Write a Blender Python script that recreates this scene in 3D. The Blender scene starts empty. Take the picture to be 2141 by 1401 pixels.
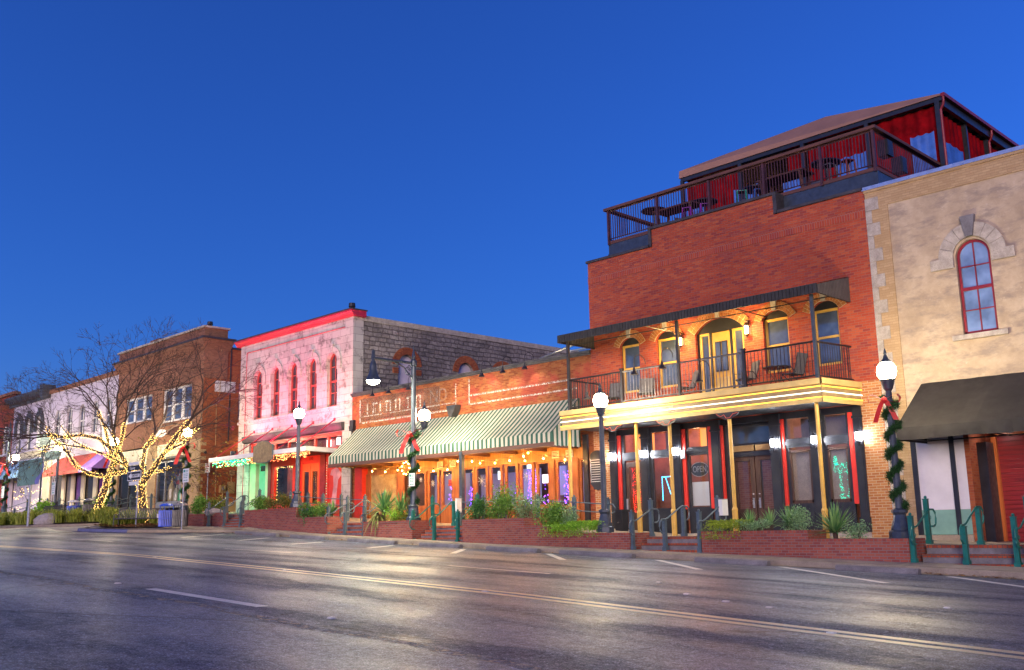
import bpy, math, random
from math import sin, cos, pi, radians
from mathutils import Vector, Matrix
import numpy as np

random.seed(7)
scene = bpy.context.scene
COL = scene.collection
RND = random.Random(11)

# ------------------------------------------------------------------ camera
F_PX, YAW, PITCH, ROLL = 2055.86, radians(-45.4015), radians(11.0994), radians(-1.0598)
fwd = Vector((sin(YAW)*cos(PITCH), cos(YAW)*cos(PITCH), sin(PITCH)))
right = Vector((cos(YAW), -sin(YAW), 0))
up = right.cross(fwd)
cr = right*cos(ROLL) + up*sin(ROLL)
cu = up*cos(ROLL) - right*sin(ROLL)
cam_data = bpy.data.cameras.new("camera")
cam_data.sensor_width = 36.0
cam_data.lens = F_PX/2141*36
cam_data.clip_start = 0.1
cam_data.clip_end = 5000
cam = bpy.data.objects.new("camera", cam_data)
COL.objects.link(cam)
cam.matrix_world = Matrix(((cr.x, cu.x, -fwd.x, 0), (cr.y, cu.y, -fwd.y, 0), (cr.z, cu.z, -fwd.z, 0), (0, 0, 0, 1)))
scene.camera = cam

# ------------------------------------------------------------------ sky, dusk light, exposure
SUN_EL, SUN_ROT = radians(3.0), radians(200)
world = bpy.data.worlds.new("World")
scene.world = world
world.use_nodes = True
wn, wl = world.node_tree.nodes, world.node_tree.links
sky = wn.new("ShaderNodeTexSky")
sky.sky_type = 'NISHITA'
sky.sun_disc = False
sky.sun_elevation = SUN_EL
sky.sun_rotation = SUN_ROT
sky.altitude = 300
sky.air_density = 1.0
sky.dust_density = 0.0
sky.ozone_density = 5.5
bg = wn["Background"]
wb = wn.new("ShaderNodeMix")          # white balance of the sky light
wb.data_type = 'RGBA'
wb.blend_type = 'MULTIPLY'
wb.inputs[0].default_value = 1.0
wb.inputs[7].default_value = (0.95, 0.565, 0.865, 1)
wl.new(sky.outputs[0], wb.inputs[6])
wl.new(wb.outputs[2], bg.inputs[0])
bg.inputs[1].default_value = 0.15
sun_data = bpy.data.lights.new("dusk_glow", 'SUN')
sun_data.energy = 1.0
sun_data.angle = radians(25)
sun_data.color = (1.0, 0.76, 0.70)
sun = bpy.data.objects.new("dusk_glow", sun_data)
COL.objects.link(sun)
sd = Vector((-0.50, 0.85, -0.05))
sun.rotation_euler = sd.to_track_quat('-Z', 'Y').to_euler()
scene.view_settings.view_transform = 'Standard'
scene.view_settings.look = 'None'
scene.view_settings.exposure = 1.8
scene.view_settings.gamma = 1.0
scene.cycles.use_denoising = True
scene.cycles.max_bounces = 6
scene.cycles.diffuse_bounces = 3
scene.cycles.glossy_bounces = 3
scene.cycles.transmission_bounces = 4
scene.cycles.transparent_max_bounces = 12
scene.cycles.sample_clamp_indirect = 4.0
scene.cycles.sample_clamp_direct = 20.0
scene.cycles.caustics_reflective = False
scene.cycles.caustics_refractive = False

# ------------------------------------------------------------------ mesh helpers
class MB:
    """collects geometry (world or local coordinates) and links it as ONE mesh object"""
    def __init__(s):
        s.v, s.f, s.m = [], [], []
    def add(s, vs, fs, m=0):
        n = len(s.v)
        s.v.extend([tuple(p) for p in vs])
        for f in fs:
            s.f.append(tuple(i+n for i in f)); s.m.append(m)
    def quad(s, a, b, c, d, m=0):
        s.add([a, b, c, d], [(0, 1, 2, 3)], m)
    def box(s, x0, x1, y0, y1, z0, z1, m=0):
        s.add([(x0,y0,z0),(x1,y0,z0),(x1,y1,z0),(x0,y1,z0),(x0,y0,z1),(x1,y0,z1),(x1,y1,z1),(x0,y1,z1)],
              [(0,3,2,1),(4,5,6,7),(0,1,5,4),(1,2,6,5),(2,3,7,6),(3,0,4,7)], m)
    def prism(s, pts, a0, a1, axis='y', m=0):
        n = len(pts)
        if axis == 'y':
            A = [(p[0], a0, p[1]) for p in pts]; B = [(p[0], a1, p[1]) for p in pts]
        elif axis == 'x':
            A = [(a0, p[0], p[1]) for p in pts]; B = [(a1, p[0], p[1]) for p in pts]
        else:
            A = [(p[0], p[1], a0) for p in pts]; B = [(p[0], p[1], a1) for p in pts]
        s.add(A+B, [tuple(range(n))[::-1], tuple(range(n, 2*n))] + [(i, (i+1) % n, n+(i+1) % n, n+i) for i in range(n)], m)
    def tube(s, pts, r, n=6, m=0, cap=True):
        pts = [Vector(p) for p in pts]
        rs = r if isinstance(r, (list, tuple)) else [r]*len(pts)
        rings = []
        ref = None
        for i, p in enumerate(pts):
            t = (pts[min(i+1, len(pts)-1)] - pts[max(i-1, 0)])
            if t.length < 1e-9: t = Vector((0, 0, 1))
            t.normalize()
            if ref is None:
                ref = Vector((0, 0, 1)) if abs(t.z) < 0.9 else Vector((1, 0, 0))
            a = t.cross(ref)
            if a.length < 1e-4:
                a = t.orthogonal()
            a.normalize(); b = a.cross(t); ref = b if False else ref
            rings.append([p + (a*cos(2*pi*k/n) + b*sin(2*pi*k/n))*rs[i] for k in range(n)])
        vs = [v for R in rings for v in R]
        fs = []
        for i in range(len(pts)-1):
            for k in range(n):
                fs.append((i*n+k, i*n+(k+1) % n, (i+1)*n+(k+1) % n, (i+1)*n+k))
        if cap:
            fs.append(tuple(range(n))[::-1]); fs.append(tuple((len(pts)-1)*n+k for k in range(n)))
        s.add(vs, fs, m)
    def lathe(s, prof, c=(0, 0, 0), n=16, m=0, phase=0.0):
        vs, fs = [], []
        for (r, z) in prof:
            for k in range(n):
                a = 2*pi*k/n + phase
                vs.append((c[0]+r*cos(a), c[1]+r*sin(a), c[2]+z))
        for i in range(len(prof)-1):
            for k in range(n):
                fs.append((i*n+k, i*n+(k+1) % n, (i+1)*n+(k+1) % n, (i+1)*n+k))
        fs.append(tuple(range(n))[::-1]); fs.append(tuple((len(prof)-1)*n+k for k in range(n)))
        s.add(vs, fs, m)
    def sphere(s, c, r, n=10, m=0, sz=1.0):
        h = max(4, n//2)
        s.lathe([(max(r*sin(pi*i/h), 1e-4), -r*sz*cos(pi*i/h)) for i in range(h+1)], c, n, m)
    def octa(s, c, r, m=0):
        x, y, z = c
        s.add([(x+r,y,z),(x-r,y,z),(x,y+r,z),(x,y-r,z),(x,y,z+r),(x,y,z-r)],
              [(0,2,4),(2,1,4),(1,3,4),(3,0,4),(2,0,5),(1,2,5),(3,1,5),(0,3,5)], m)
    def band(s, cx, cz, r0, r1, a0, a1, y0, y1, n=16, m=0):
        """arc band in the XZ plane between radii, extruded y0..y1"""
        o = [(cx+r1*cos(a0+(a1-a0)*i/n), cz+r1*sin(a0+(a1-a0)*i/n)) for i in range(n+1)]
        q = [(cx+r0*cos(a0+(a1-a0)*i/n), cz+r0*sin(a0+(a1-a0)*i/n)) for i in range(n+1)]
        for i in range(n):
            s.prism([o[i], o[i+1], q[i+1], q[i]], y0, y1, 'y', m)

WOFF = {}
def mk(name, mb, mats, parent=None, smooth=False, local=False):
    me = bpy.data.meshes.new(name)
    me.from_pydata(mb.v, [], mb.f)
    if not isinstance(mats, (list, tuple)): mats = [mats]
    for m in mats: me.materials.append(m)
    if len(mats) > 1: me.polygons.foreach_set('material_index', mb.m)
    if smooth: me.polygons.foreach_set('use_smooth', [True]*len(me.polygons))
    me.update()
    o = bpy.data.objects.new(name, me)
    COL.objects.link(o)
    if parent is not None:
        o.parent = parent
        w = WOFF.get(parent.name, Vector((0, 0, 0)))
        if not local: o.location = -w
        WOFF[o.name] = Vector((0, 0, 0)) if not local else w
    else:
        WOFF[o.name] = Vector((0, 0, 0))
    return o
def tag(o, label, cat, group=None):
    o['label'] = label; o['category'] = cat
    if group: o['group'] = group
    return o
def thing(name, label, cat, loc=(0, 0, 0), group=None, rotz=0.0):
    o = bpy.data.objects.new(name, None)
    o.empty_display_size = 0.3
    COL.objects.link(o)
    o.location = loc; o.rotation_euler = (0, 0, rotz)
    WOFF[o.name] = Vector(loc)
    return tag(o, label, cat, group)
def structure(o):
    o['kind'] = 'structure'; return o
def dup(root, loc, label, rotz=0.0, group=None, scale=None):
    """copy of a thing with its parts and sub-parts"""
    r = root.copy(); COL.objects.link(r)
    r.location = loc; r.rotation_euler = (0, 0, rotz)
    if scale: r.scale = (scale,)*3 if not isinstance(scale, tuple) else scale
    r['label'] = label
    if group: r['group'] = group
    for ch in list(root.children):
        c = ch.copy(); COL.objects.link(c); c.parent = r
        for g in list(ch.children):
            d = g.copy(); COL.objects.link(d); d.parent = c
    return r
def arch_pts(a, b, d, rise, n=14):
    """points of an arch from (a,d) over the top to (b,d)"""
    h = (b-a)/2; R = (h*h+rise*rise)/(2*rise); cz = d+rise-R; cx = (a+b)/2
    t0 = math.atan2(d-cz, -h); t1 = math.atan2(d-cz, h)
    if t0 < 0: t0 += 2*pi
    return [(cx+R*cos(t0+(t1-t0)*i/n), cz+R*sin(t0+(t1-t0)*i/n)) for i in range(n+1)]
def wall_xz(mb, x0, x1, z0, z1, y, ops=(), depth=0.25, m=0, mr=None, swap=False):
    """wall face in the plane Y=y with rectangular or arched openings (a,b,bottom,spring,rise); swap puts it in the plane X=y"""
    mr = m if mr is None else mr
    P = (lambda x, z, yy: (yy, x, z)) if swap else (lambda x, z, yy: (x, yy, z))
    sg = -1 if swap else 1
    xs, zs = {x0, x1}, {z0, z1}
    for (a, b, c, d, r) in ops:
        xs |= {a, b}; zs |= {c, d+r}
    xs = sorted(x for x in xs if x0-1e-6 <= x <= x1+1e-6); zs = sorted(z for z in zs if z0-1e-6 <= z <= z1+1e-6)
    for i in range(len(xs)-1):
        for j in range(len(zs)-1):
            cx, cz = (xs[i]+xs[i+1])/2, (zs[j]+zs[j+1])/2
            if any(a < cx < b and c < cz < d+r for (a, b, c, d, r) in ops): continue
            mb.quad(P(xs[i], zs[j], y), P(xs[i+1], zs[j], y), P(xs[i+1], zs[j+1], y), P(xs[i], zs[j+1], y), m)
    for (a, b, c, d, r) in ops:
        out = [(a, c), (a, d)]
        if r > 0:
            ap = arch_pts(a, b, d, r); h = len(ap)//2; top = d+r
            for poly in ([(a, top)]+ap[:h+1], [(b, top)]+ap[h:][::-1]):
                mb.add([P(p[0], p[1], y) for p in poly], [tuple(range(len(poly)))], m)
            out = [(a, c)]+ap+[(b, c)]
        else:
            out += [(b, d), (b, c)]
        n = len(out)
        for i in range(n):
            p, q = out[i], out[(i+1) % n]
            mb.quad(P(p[0], p[1], y), P(q[0], q[1], y), P(q[0], q[1], y+sg*depth), P(p[0], p[1], y+sg*depth), mr)

# ------------------------------------------------------------------ materials
MATS = {}
class NT:
    def __init__(s, name):
        s.mat = bpy.data.materials.new(name); s.mat.use_nodes = True
        s.t = s.mat.node_tree; s.n = s.t.nodes; s.bsdf = s.n['Principled BSDF']
        MATS[name] = s.mat
    def node(s, typ, **kw):
        nd = s.n.new(typ)
        for k, v in kw.items(): setattr(nd, k, v)
        return nd
    def link(s, a, b): s.t.links.new(a, b)
    def coord(s): return s.node("ShaderNodeTexCoord").outputs['Object']
    def math(s, op, a, b=None, c=None):
        nd = s.node("ShaderNodeMath", operation=op)
        for i, x in enumerate((a, b, c)):
            if x is None: continue
            if isinstance(x, (int, float)): nd.inputs[i].default_value = x
            else: s.link(x, nd.inputs[i])
        return nd.outputs[0]
    def sep(s, v):
        nd = s.node("ShaderNodeSeparateXYZ"); s.link(v, nd.inputs[0]); return nd.outputs
    def comb(s, x, y, z):
        nd = s.node("ShaderNodeCombineXYZ")
        for i, q in enumerate((x, y, z)):
            if isinstance(q, (int, float)): nd.inputs[i].default_value = q
            else: s.link(q, nd.inputs[i])
        return nd.outputs[0]
    def noise(s, scale, detail=4, rough=0.55, vec=None, dist=0.0):
        nd = s.node("ShaderNodeTexNoise"); nd.inputs['Scale'].default_value = scale
        nd.inputs['Detail'].default_value = detail; nd.inputs['Roughness'].default_value = rough; nd.inputs['Distortion'].default_value = dist
        s.link(vec if vec is not None else s.coord(), nd.inputs['Vector'])
        return nd.outputs['Fac']
    def ramp(s, fac, stops, interp='LINEAR'):
        nd = s.node("ShaderNodeValToRGB"); cr_ = nd.color_ramp; cr_.interpolation = interp
        while len(cr_.elements) > 1: cr_.elements.remove(cr_.elements[-1])
        for i, (p, c) in enumerate(stops):
            e = cr_.elements[0] if i == 0 else cr_.elements.new(p)
            e.position = p
            e.color = (c, c, c, 1) if isinstance(c, (int, float)) else (*c, 1)
        s.link(fac, nd.inputs[0]); return nd.outputs[0]
    def mix(s, fac, a, b, mode='MIX'):
        nd = s.node("ShaderNodeMix", data_type='RGBA', blend_type=mode)
        for sock, x in ((0, fac), (6, a), (7, b)):
            if isinstance(x, (int, float)): nd.inputs[sock].default_value = x if sock == 0 else (x, x, x, 1)
            elif isinstance(x, tuple): nd.inputs[sock].default_value = (*x, 1)
            else: s.link(x, nd.inputs[sock])
        return nd.outputs[2]
    def bump(s, h, dist=0.01, strength=0.6):
        nd = s.node("ShaderNodeBump"); nd.inputs['Distance'].default_value = dist; nd.inputs['Strength'].default_value = strength
        s.link(h, nd.inputs['Height']); s.link(nd.outputs[0], s.bsdf.inputs['Normal'])
    def set(s, base=None, rough=None, metal=None, spec=None):
        for k, x in (('Base Color', base), ('Roughness', rough), ('Metallic', metal), ('Specular IOR Level', spec)):
            if x is None: continue
            if isinstance(x, (int, float)): s.bsdf.inputs[k].default_value = x
            elif isinstance(x, tuple): s.bsdf.inputs[k].default_value = (*x, 1)
            else: s.link(x, s.bsdf.inputs[k])
        return s.mat

def plain(name, col, rough=0.6, metal=0.0, var=0.25, scale=3.0, spec=0.5, bump=0.0):
    """painted / cast surface with uneven tone and gloss"""
    t = NT(name)
    f = t.noise(scale, 5, 0.6)
    d = tuple(c*(1-var) for c in col); l = tuple(min(1, c*(1+var)) for c in col)
    c = t.ramp(f, [(0.3, d), (0.7, l)])
    r = t.ramp(t.noise(scale*3.1, 3), [(0.3, max(0.05, rough-0.1)), (0.7, min(1, rough+0.1))])
    if bump: t.bump(t.noise(scale*12, 3), 0.004, bump)
    return t.set(c, r, metal, spec)

def brick(name, tones, mortar, bw=0.22, bh=0.076, ms=0.008, rough=0.8, stain=0.25, patch=None, pscale=0.6, old=0.0):
    t = NT(name)
    x, y, z = t.sep(t.coord())
    u = t.math('ADD', x, y)
    vec = t.comb(u, z, 0.0)
    if old:
        w = t.math('MULTIPLY', t.math('SUBTRACT', t.noise(4.0, 2), 0.5), old)
        vec = t.comb(t.math('ADD', u, w), t.math('ADD', z, w), 0.0)
    b = t.node("ShaderNodeTexBrick")
    b.inputs['Scale'].default_value = 1.0; b.inputs['Brick Width'].default_value = bw; b.inputs['Row Height'].default_value = bh
    b.inputs['Mortar Size'].default_value = ms; b.inputs['Mortar Smooth'].default_value = 0.2
    b.inputs['Color1'].default_value = (0, 0, 0, 1); b.inputs['Color2'].default_value = (1, 1, 1, 1); b.inputs['Mortar'].default_value = (0.5, 0.5, 0.5, 1)
    t.link(vec, b.inputs['Vector'])
    n = len(tones)
    per = t.ramp(b.outputs['Color'], [((i+0.0)/n, c) for i, c in enumerate(tones)], 'CONSTANT')
    per = t.mix(t.ramp(t.noise(25, 3), [(0.3, 0.0), (0.7, 0.3)]), per, tuple(0.6*c for c in tones[0]))
    col = t.mix(b.outputs['Fac'], per, mortar)
    if patch:
        col = t.mix(t.ramp(t.noise(pscale, 5, 0.65), [(0.5, 0.0), (0.58, 1.0)]), col, t.mix(0.75, col, patch))
    grime = t.ramp(t.noise(0.35, 6, 0.65), [(0.3, 1.0-stain), (0.65, 1.0)])
    col = t.mix(1.0, col, grime, 'MULTIPLY')
    h = t.math('SUBTRACT', t.math('MULTIPLY', t.noise(60, 2), 0.35), b.outputs['Fac'])
    t.bump(h, 0.012, 0.7)
    return t.set(col, rough, 0, 0.2)

def emit(name, col, strength, sampling=True):
    t = NT(name)
    t.bsdf.inputs['Base Color'].default_value = (*[min(1, c) for c in col], 1)
    t.bsdf.inputs['Emission Color'].default_value = (*col, 1)
    t.bsdf.inputs['Emission Strength'].default_value = strength
    if not sampling: t.mat.cycles.emission_sampling = 'NONE'
    return t.mat

def clear_glass(name, tint=(0.85, 0.87, 0.9), gloss=0.05, rough=0.04):
    """a window pane: mostly see-through, with a surface reflection that grows at grazing angles"""
    t = NT(name)
    tr = t.node("ShaderNodeBsdfTransparent"); tr.inputs[0].default_value = (*tint, 1)
    gl = t.node("ShaderNodeBsdfGlossy"); gl.inputs['Roughness'].default_value = rough
    lw = t.node("ShaderNodeLayerWeight"); lw.inputs[0].default_value = 0.35
    f = t.math('ADD', t.math('MULTIPLY', lw.outputs['Fresnel'], 0.45), gloss)
    mx = t.node("ShaderNodeMixShader"); t.link(f, mx.inputs[0]); t.link(tr.outputs[0], mx.inputs[1]); t.link(gl.outputs[0], mx.inputs[2])
    t.link(mx.outputs[0], t.n['Material Output'].inputs['Surface'])
    return t.mat
def dark_glass(name, col=(0.02, 0.025, 0.035), rough=0.06, spec=0.9):
    t = NT(name)
    c = t.ramp(t.noise(1.4, 3), [(0.35, col), (0.7, tuple(c*2.2 for c in col))])
    t.bump(t.noise(2.0, 1), 0.01, 0.25)
    return t.set(c, rough, 0, spec)

M_BRICK = brick("red_brick", [(0.42,0.068,0.036),(0.50,0.090,0.040),(0.31,0.055,0.048),(0.45,0.076,0.038),(0.53,0.12,0.052),(0.36,0.075,0.058),(0.47,0.082,0.04)], (0.34,0.135,0.095), 0.235, 0.078, 0.008, stain=0.2)
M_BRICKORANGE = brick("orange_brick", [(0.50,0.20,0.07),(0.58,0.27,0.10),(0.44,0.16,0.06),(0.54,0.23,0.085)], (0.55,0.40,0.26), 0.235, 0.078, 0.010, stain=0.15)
M_BRICK_ARCH = brick("arch_brick", [(0.42,0.16,0.05),(0.5,0.2,0.07),(0.36,0.12,0.05)], (0.5,0.42,0.3), 0.09, 0.14, 0.012)
M_SOLDIER = brick("soldier_brick", [(0.42,0.068,0.036),(0.48,0.088,0.04),(0.36,0.06,0.046),(0.44,0.075,0.04)], (0.33,0.16,0.13), 0.085, 0.24, 0.009, stain=0.15)
M_OLDBRICK = brick("old_painted_brick", [(0.36,0.10,0.035),(0.43,0.14,0.045),(0.30,0.075,0.03),(0.46,0.17,0.06)], (0.30,0.13,0.07), 0.21, 0.07, 0.006, stain=0.45, patch=(0.45,0.07,0.05), pscale=0.5, old=0.03)
M_PLANTER = brick("planter_brick", [(0.34,0.085,0.06),(0.40,0.11,0.075),(0.28,0.075,0.065),(0.37,0.12,0.08)], (0.25,0.19,0.18), 0.21, 0.072, 0.008, stain=0.3)
M_TREAD = brick("tread_brick", [(0.42,0.09,0.04),(0.36,0.07,0.04),(0.46,0.12,0.06)], (0.14,0.10,0.09), 0.11, 0.12, 0.011, stain=0.3)
M_TANBRICK = brick("tan_painted_brick", [(0.52,0.36,0.20),(0.56,0.39,0.22),(0.49,0.33,0.18)], (0.42,0.28,0.15), 0.22, 0.076, 0.006, stain=0.2)
M_TAN2 = brick("brown_brick", [(0.36,0.155,0.085),(0.41,0.185,0.105),(0.32,0.135,0.075)], (0.32,0.2,0.14), 0.2, 0.07, 0.007, stain=0.35)
M_SIDEBRICK = brick("side_brick", [(0.43,0.11,0.045),(0.48,0.14,0.055),(0.36,0.085,0.04)], (0.36,0.16,0.09), 0.21, 0.072, 0.006, stain=0.4)
M_FARRED = brick("far_red_brick", [(0.36,0.075,0.045),(0.42,0.09,0.05)], (0.32,0.12,0.09), 0.22, 0.076, 0.006, stain=0.3)

def stone_blocks():
    t = NT("painted_ashlar")
    x, y, z = t.sep(t.coord())
    b = t.node("ShaderNodeTexBrick"); b.inputs['Scale'].default_value = 1.0
    b.inputs['Brick Width'].default_value = 0.82; b.inputs['Row Height'].default_value = 0.37; b.inputs['Mortar Size'].default_value = 0.007
    b.inputs['Color1'].default_value = (0.42,0.385,0.36,1); b.inputs['Color2'].default_value = (0.52,0.48,0.45,1); b.inputs['Mortar'].default_value = (0.20,0.17,0.17,1)
    t.link(t.comb(t.math('ADD', x, y), z, 0.0), b.inputs['Vector'])
    st = t.ramp(t.noise(1.5, 8, 0.75), [(0.38, 0.22), (0.48, 1.0)])
    streak = t.noise(1.0, 5, 0.7, t.comb(t.math('MULTIPLY', t.math('ADD', x, y), 3.0), t.math('MULTIPLY', z, 0.5), 0.0))
    c = t.mix(t.ramp(streak, [(0.56, 0.0), (0.72, 0.55)]), b.outputs['Color'], (0.22,0.19,0.19))
    c = t.mix(0.75, c, st, 'MULTIPLY')
    t.bump(t.math('SUBTRACT', t.math('MULTIPLY', t.noise(14, 4), 0.5), b.outputs['Fac']), 0.02, 0.7)
    return t.set(c, 0.75)
M_ASHLAR = stone_blocks()
def rubble():
    t = NT("rubble_stone")
    x, y, z = t.sep(t.coord())
    u = t.math('ADD', x, y)
    flat = t.comb(u, z, 0.0)
    def off(sc, amp, k): return t.math('MULTIPLY', t.math('SUBTRACT', t.noise(sc, 2, 0.5, t.comb(u, t.math('ADD', z, k), k)), 0.5), amp)
    uu = t.math('ADD', t.math('ADD', u, off(0.9, 0.35, 0.0)), off(4.0, 0.22, 3.0)); zz = t.math('ADD', t.math('ADD', z, off(0.8, 0.16, 7.0)), off(4.2, 0.13, 11.0))
    b = t.node("ShaderNodeTexBrick"); b.offset = 0.37; b.squash = 0.62; b.squash_frequency = 3
    b.inputs['Scale'].default_value = 1.0; b.inputs['Brick Width'].default_value = 0.52; b.inputs['Row Height'].default_value = 0.235; b.inputs['Mortar Size'].default_value = 0.030; b.inputs['Mortar Smooth'].default_value = 0.6
    b.inputs['Color1'].default_value = (0,0,0,1); b.inputs['Color2'].default_value = (1,1,1,1); b.inputs['Mortar'].default_value = (0.5,0.5,0.5,1)
    t.link(t.comb(uu, zz, 0.0), b.inputs['Vector'])
    st = t.ramp(b.outputs['Color'], [(0.0, (0.27,0.235,0.215)), (0.35, (0.36,0.315,0.285)), (0.7, (0.45,0.40,0.36)), (1.0, (0.33,0.275,0.24))])
    st = t.mix(t.ramp(t.noise(6, 7, 0.75), [(0.40, 0.7), (0.58, 0.0)]), st, (0.20,0.175,0.17))
    c = t.mix(b.outputs['Fac'], st, (0.17,0.14,0.13))
    c = t.mix(0.85, c, t.ramp(t.noise(0.5, 6, 0.7), [(0.36, 0.42), (0.58, 1.0)]), 'MULTIPLY')
    t.bump(t.math('SUBTRACT', t.math('MULTIPLY', t.noise(10, 5, 0.7), 0.6), b.outputs['Fac']), 0.06, 1.0)
    return t.set(c, 0.85)
M_RUBBLE = rubble()
def stucco():
    t = NT("weathered_stucco")
    x, y, z = t.sep(t.coord())
    a = t.noise(1.1, 8, 0.7)
    b = t.noise(1.0, 7, 0.7, t.comb(t.math('MULTIPLY', x, 1.2), 0.0, t.math('MULTIPLY', z, 3.4)))
    c = t.ramp(a, [(0.3, (0.34,0.255,0.175)), (0.5, (0.46,0.355,0.245)), (0.7, (0.56,0.45,0.325))])
    c = t.mix(t.ramp(b, [(0.48, 0.0), (0.62, 0.75)]), c, (0.25,0.20,0.17))
    c = t.mix(t.ramp(t.noise(6, 8, 0.8), [(0.58, 0.0), (0.68, 0.5)]), c, (0.62,0.53,0.42))
    t.bump(t.noise(9, 8, 0.7), 0.02, 0.5)
    return t.set(c, 0.85)
M_STUCCO = stucco()
def asphalt():
    t = NT("worn_asphalt")
    co = t.coord(); x, y, z = t.sep(co)
    fine = t.noise(13, 4, 0.8)
    grit = t.noise(55, 3, 0.7)
    lane = t.noise(1.0, 9, 0.72, t.comb(t.math('MULTIPLY', x, 0.24), t.math('MULTIPLY', y, 0.60), 0.0))
    track = t.noise(1.0, 3, 0.5, t.comb(t.math('MULTIPLY', x, 0.03), t.math('MULTIPLY', y, 0.75), 4.0))
    c = t.ramp(lane, [(0.3, (0.095,0.113,0.165)), (0.7, (0.140,0.155,0.200))])
    c = t.mix(1.0, c, t.ramp(track, [(0.35, 0.8), (0.65, 1.15)]), 'MULTIPLY')
    c = t.mix(1.0, c, t.ramp(fine, [(0.32, 0.45), (0.5, 0.95), (0.68, 1.9)]), 'MULTIPLY')
    c = t.mix(1.0, c, t.ramp(grit, [(0.35, 0.5), (0.55, 1.0), (0.66, 2.6)]), 'MULTIPLY')
    cr = t.node("ShaderNodeTexVoronoi", feature='DISTANCE_TO_EDGE'); cr.inputs['Scale'].default_value = 0.22
    w = t.math('MULTIPLY', t.math('SUBTRACT', t.noise(0.9, 5, 0.7), 0.5), 2.6)
    t.link(t.comb(t.math('ADD', x, w), t.math('ADD', t.math('MULTIPLY', y, 1.6), w), 0.0), cr.inputs['Vector'])
    crack = t.math('MULTIPLY', t.ramp(cr.outputs['Distance'], [(0.004, 1.0), (0.012, 0.0)]), t.ramp(t.noise(0.25, 3), [(0.48, 0.0), (0.56, 0.8)]))
    c = t.mix(crack, c, (0.03,0.03,0.033))
    oil = t.ramp(t.noise(0.55, 5, 0.6, t.comb(t.math('MULTIPLY', x, 0.7), y, 9.0)), [(0.62, 0.0), (0.74, 0.55)])
    c = t.mix(oil, c, (0.035,0.034,0.036))
    r = t.math('ADD', t.ramp(lane, [(0.36, 0.52), (0.5, 0.44), (0.62, 0.36)]), t.math('MULTIPLY', t.math('SUBTRACT', fine, 0.5), 0.35))
    t.bump(t.math('ADD', t.math('MULTIPLY', fine, 1.0), t.math('MULTIPLY', grit, 1.0)), 0.010, 0.45)
    sp = t.math('MULTIPLY', t.ramp(t.math('ADD', t.math('MULTIPLY', lane, 0.55), t.math('MULTIPLY', track, 0.45)), [(0.44, 0.015), (0.56, 0.20)]), t.ramp(t.math('ADD', t.math('MULTIPLY', fine, 0.5), t.math('MULTIPLY', grit, 0.5)), [(0.40, 0.25), (0.58, 1.9)]))
    return t.set(c, r, 0, sp)
M_ASPHALT = asphalt()
def concrete(name, col, scale=1.5, stain=0.35, rough=0.8, spec=0.12):
    t = NT(name)
    c = t.ramp(t.noise(scale, 7, 0.7), [(0.3, tuple(q*(1-stain) for q in col)), (0.65, col)])
    c = t.mix(1.0, c, t.ramp(t.noise(70, 2), [(0.3, 0.75), (0.6, 1.1)]), 'MULTIPLY')
    t.bump(t.noise(40, 4, 0.7), 0.006, 0.5)
    return t.set(c, rough, 0, spec)
M_CONC = concrete("kerb_concrete", (0.36,0.295,0.225), 1.2, 0.45)
M_PAVE = concrete("pavement_concrete", (0.42,0.35,0.28), 0.8)
M_LIGHTCONC = concrete("pale_concrete", (0.55,0.50,0.40), 0.7, 0.25)
M_STOP = concrete("wheel_stop_concrete", (0.25,0.235,0.24), 2.5, 0.5)
M_TERR = concrete("terrace_concrete", (0.45,0.36,0.27), 0.7)
M_STONE = concrete("limestone", (0.52,0.46,0.40), 4.0, 0.45)
M_RISER = concrete("riser_concrete", (0.24,0.23,0.25), 3.0, 0.5)
M_WHITEPAINT = concrete("road_paint_white", (0.80,0.78,0.74), 4.0, 0.35, 0.5, 0.3)
M_YELLOWPAINT = concrete("road_paint_yellow", (0.86,0.64,0.34), 3.0, 0.2, 0.42, 0.4)
M_ROCK = concrete("rock", (0.42,0.38,0.38), 3.0, 0.5)
M_KERBBLUE = concrete("painted_kerb_blue", (0.16,0.17,0.30), 3.0, 0.35)
M_BLACK = plain("black_paint", (0.02,0.021,0.026), 0.4, 0, 0.35, 2.5)
M_IRON = plain("dark_iron", (0.03,0.028,0.035), 0.45, 0.3, 0.3, 6)
M_GREENPOST = plain("green_painted_steel", (0.012,0.15,0.12), 0.38, 0.1, 0.25, 5)
M_POSTGREY = plain("blue_grey_painted_steel", (0.085,0.125,0.15), 0.42, 0.1, 0.25, 5)
M_LAMPPOST = plain("lamp_post_paint", (0.045,0.06,0.085), 0.4, 0.2, 0.3, 6)
M_GOLD = plain("gold_paint", (0.60,0.36,0.07), 0.45, 0.0, 0.15, 3)
M_GOLDPALE = plain("pale_gold_paint", (0.58,0.42,0.16), 0.5, 0.0, 0.2, 2)
M_REDPAINT = plain("red_paint", (0.60,0.035,0.02), 0.4, 0, 0.12, 3)
M_DKRED = plain("dark_red_paint", (0.22,0.012,0.02), 0.45, 0, 0.25, 3)
M_CORNRED = plain("cornice_red", (0.48,0.02,0.05), 0.5, 0, 0.2, 3)
M_WHITE = plain("white_paint", (0.72,0.70,0.70), 0.5, 0, 0.08, 2)
M_LAV = concrete("lavender_render", (0.62,0.56,0.66), 1.2, 0.2)
M_GREENPANEL = plain("pale_green_paint", (0.22,0.42,0.32), 0.5, 0, 0.15, 2)
M_GREY = plain("grey_metal", (0.30,0.30,0.31), 0.4, 0.6, 0.2, 4)
M_GALV = plain("galvanised_steel", (0.55,0.55,0.58), 0.35, 0.8, 0.15, 5)
M_TANBOX = plain("tan_painted_metal", (0.46,0.30,0.13), 0.5, 0, 0.15, 3)
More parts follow.
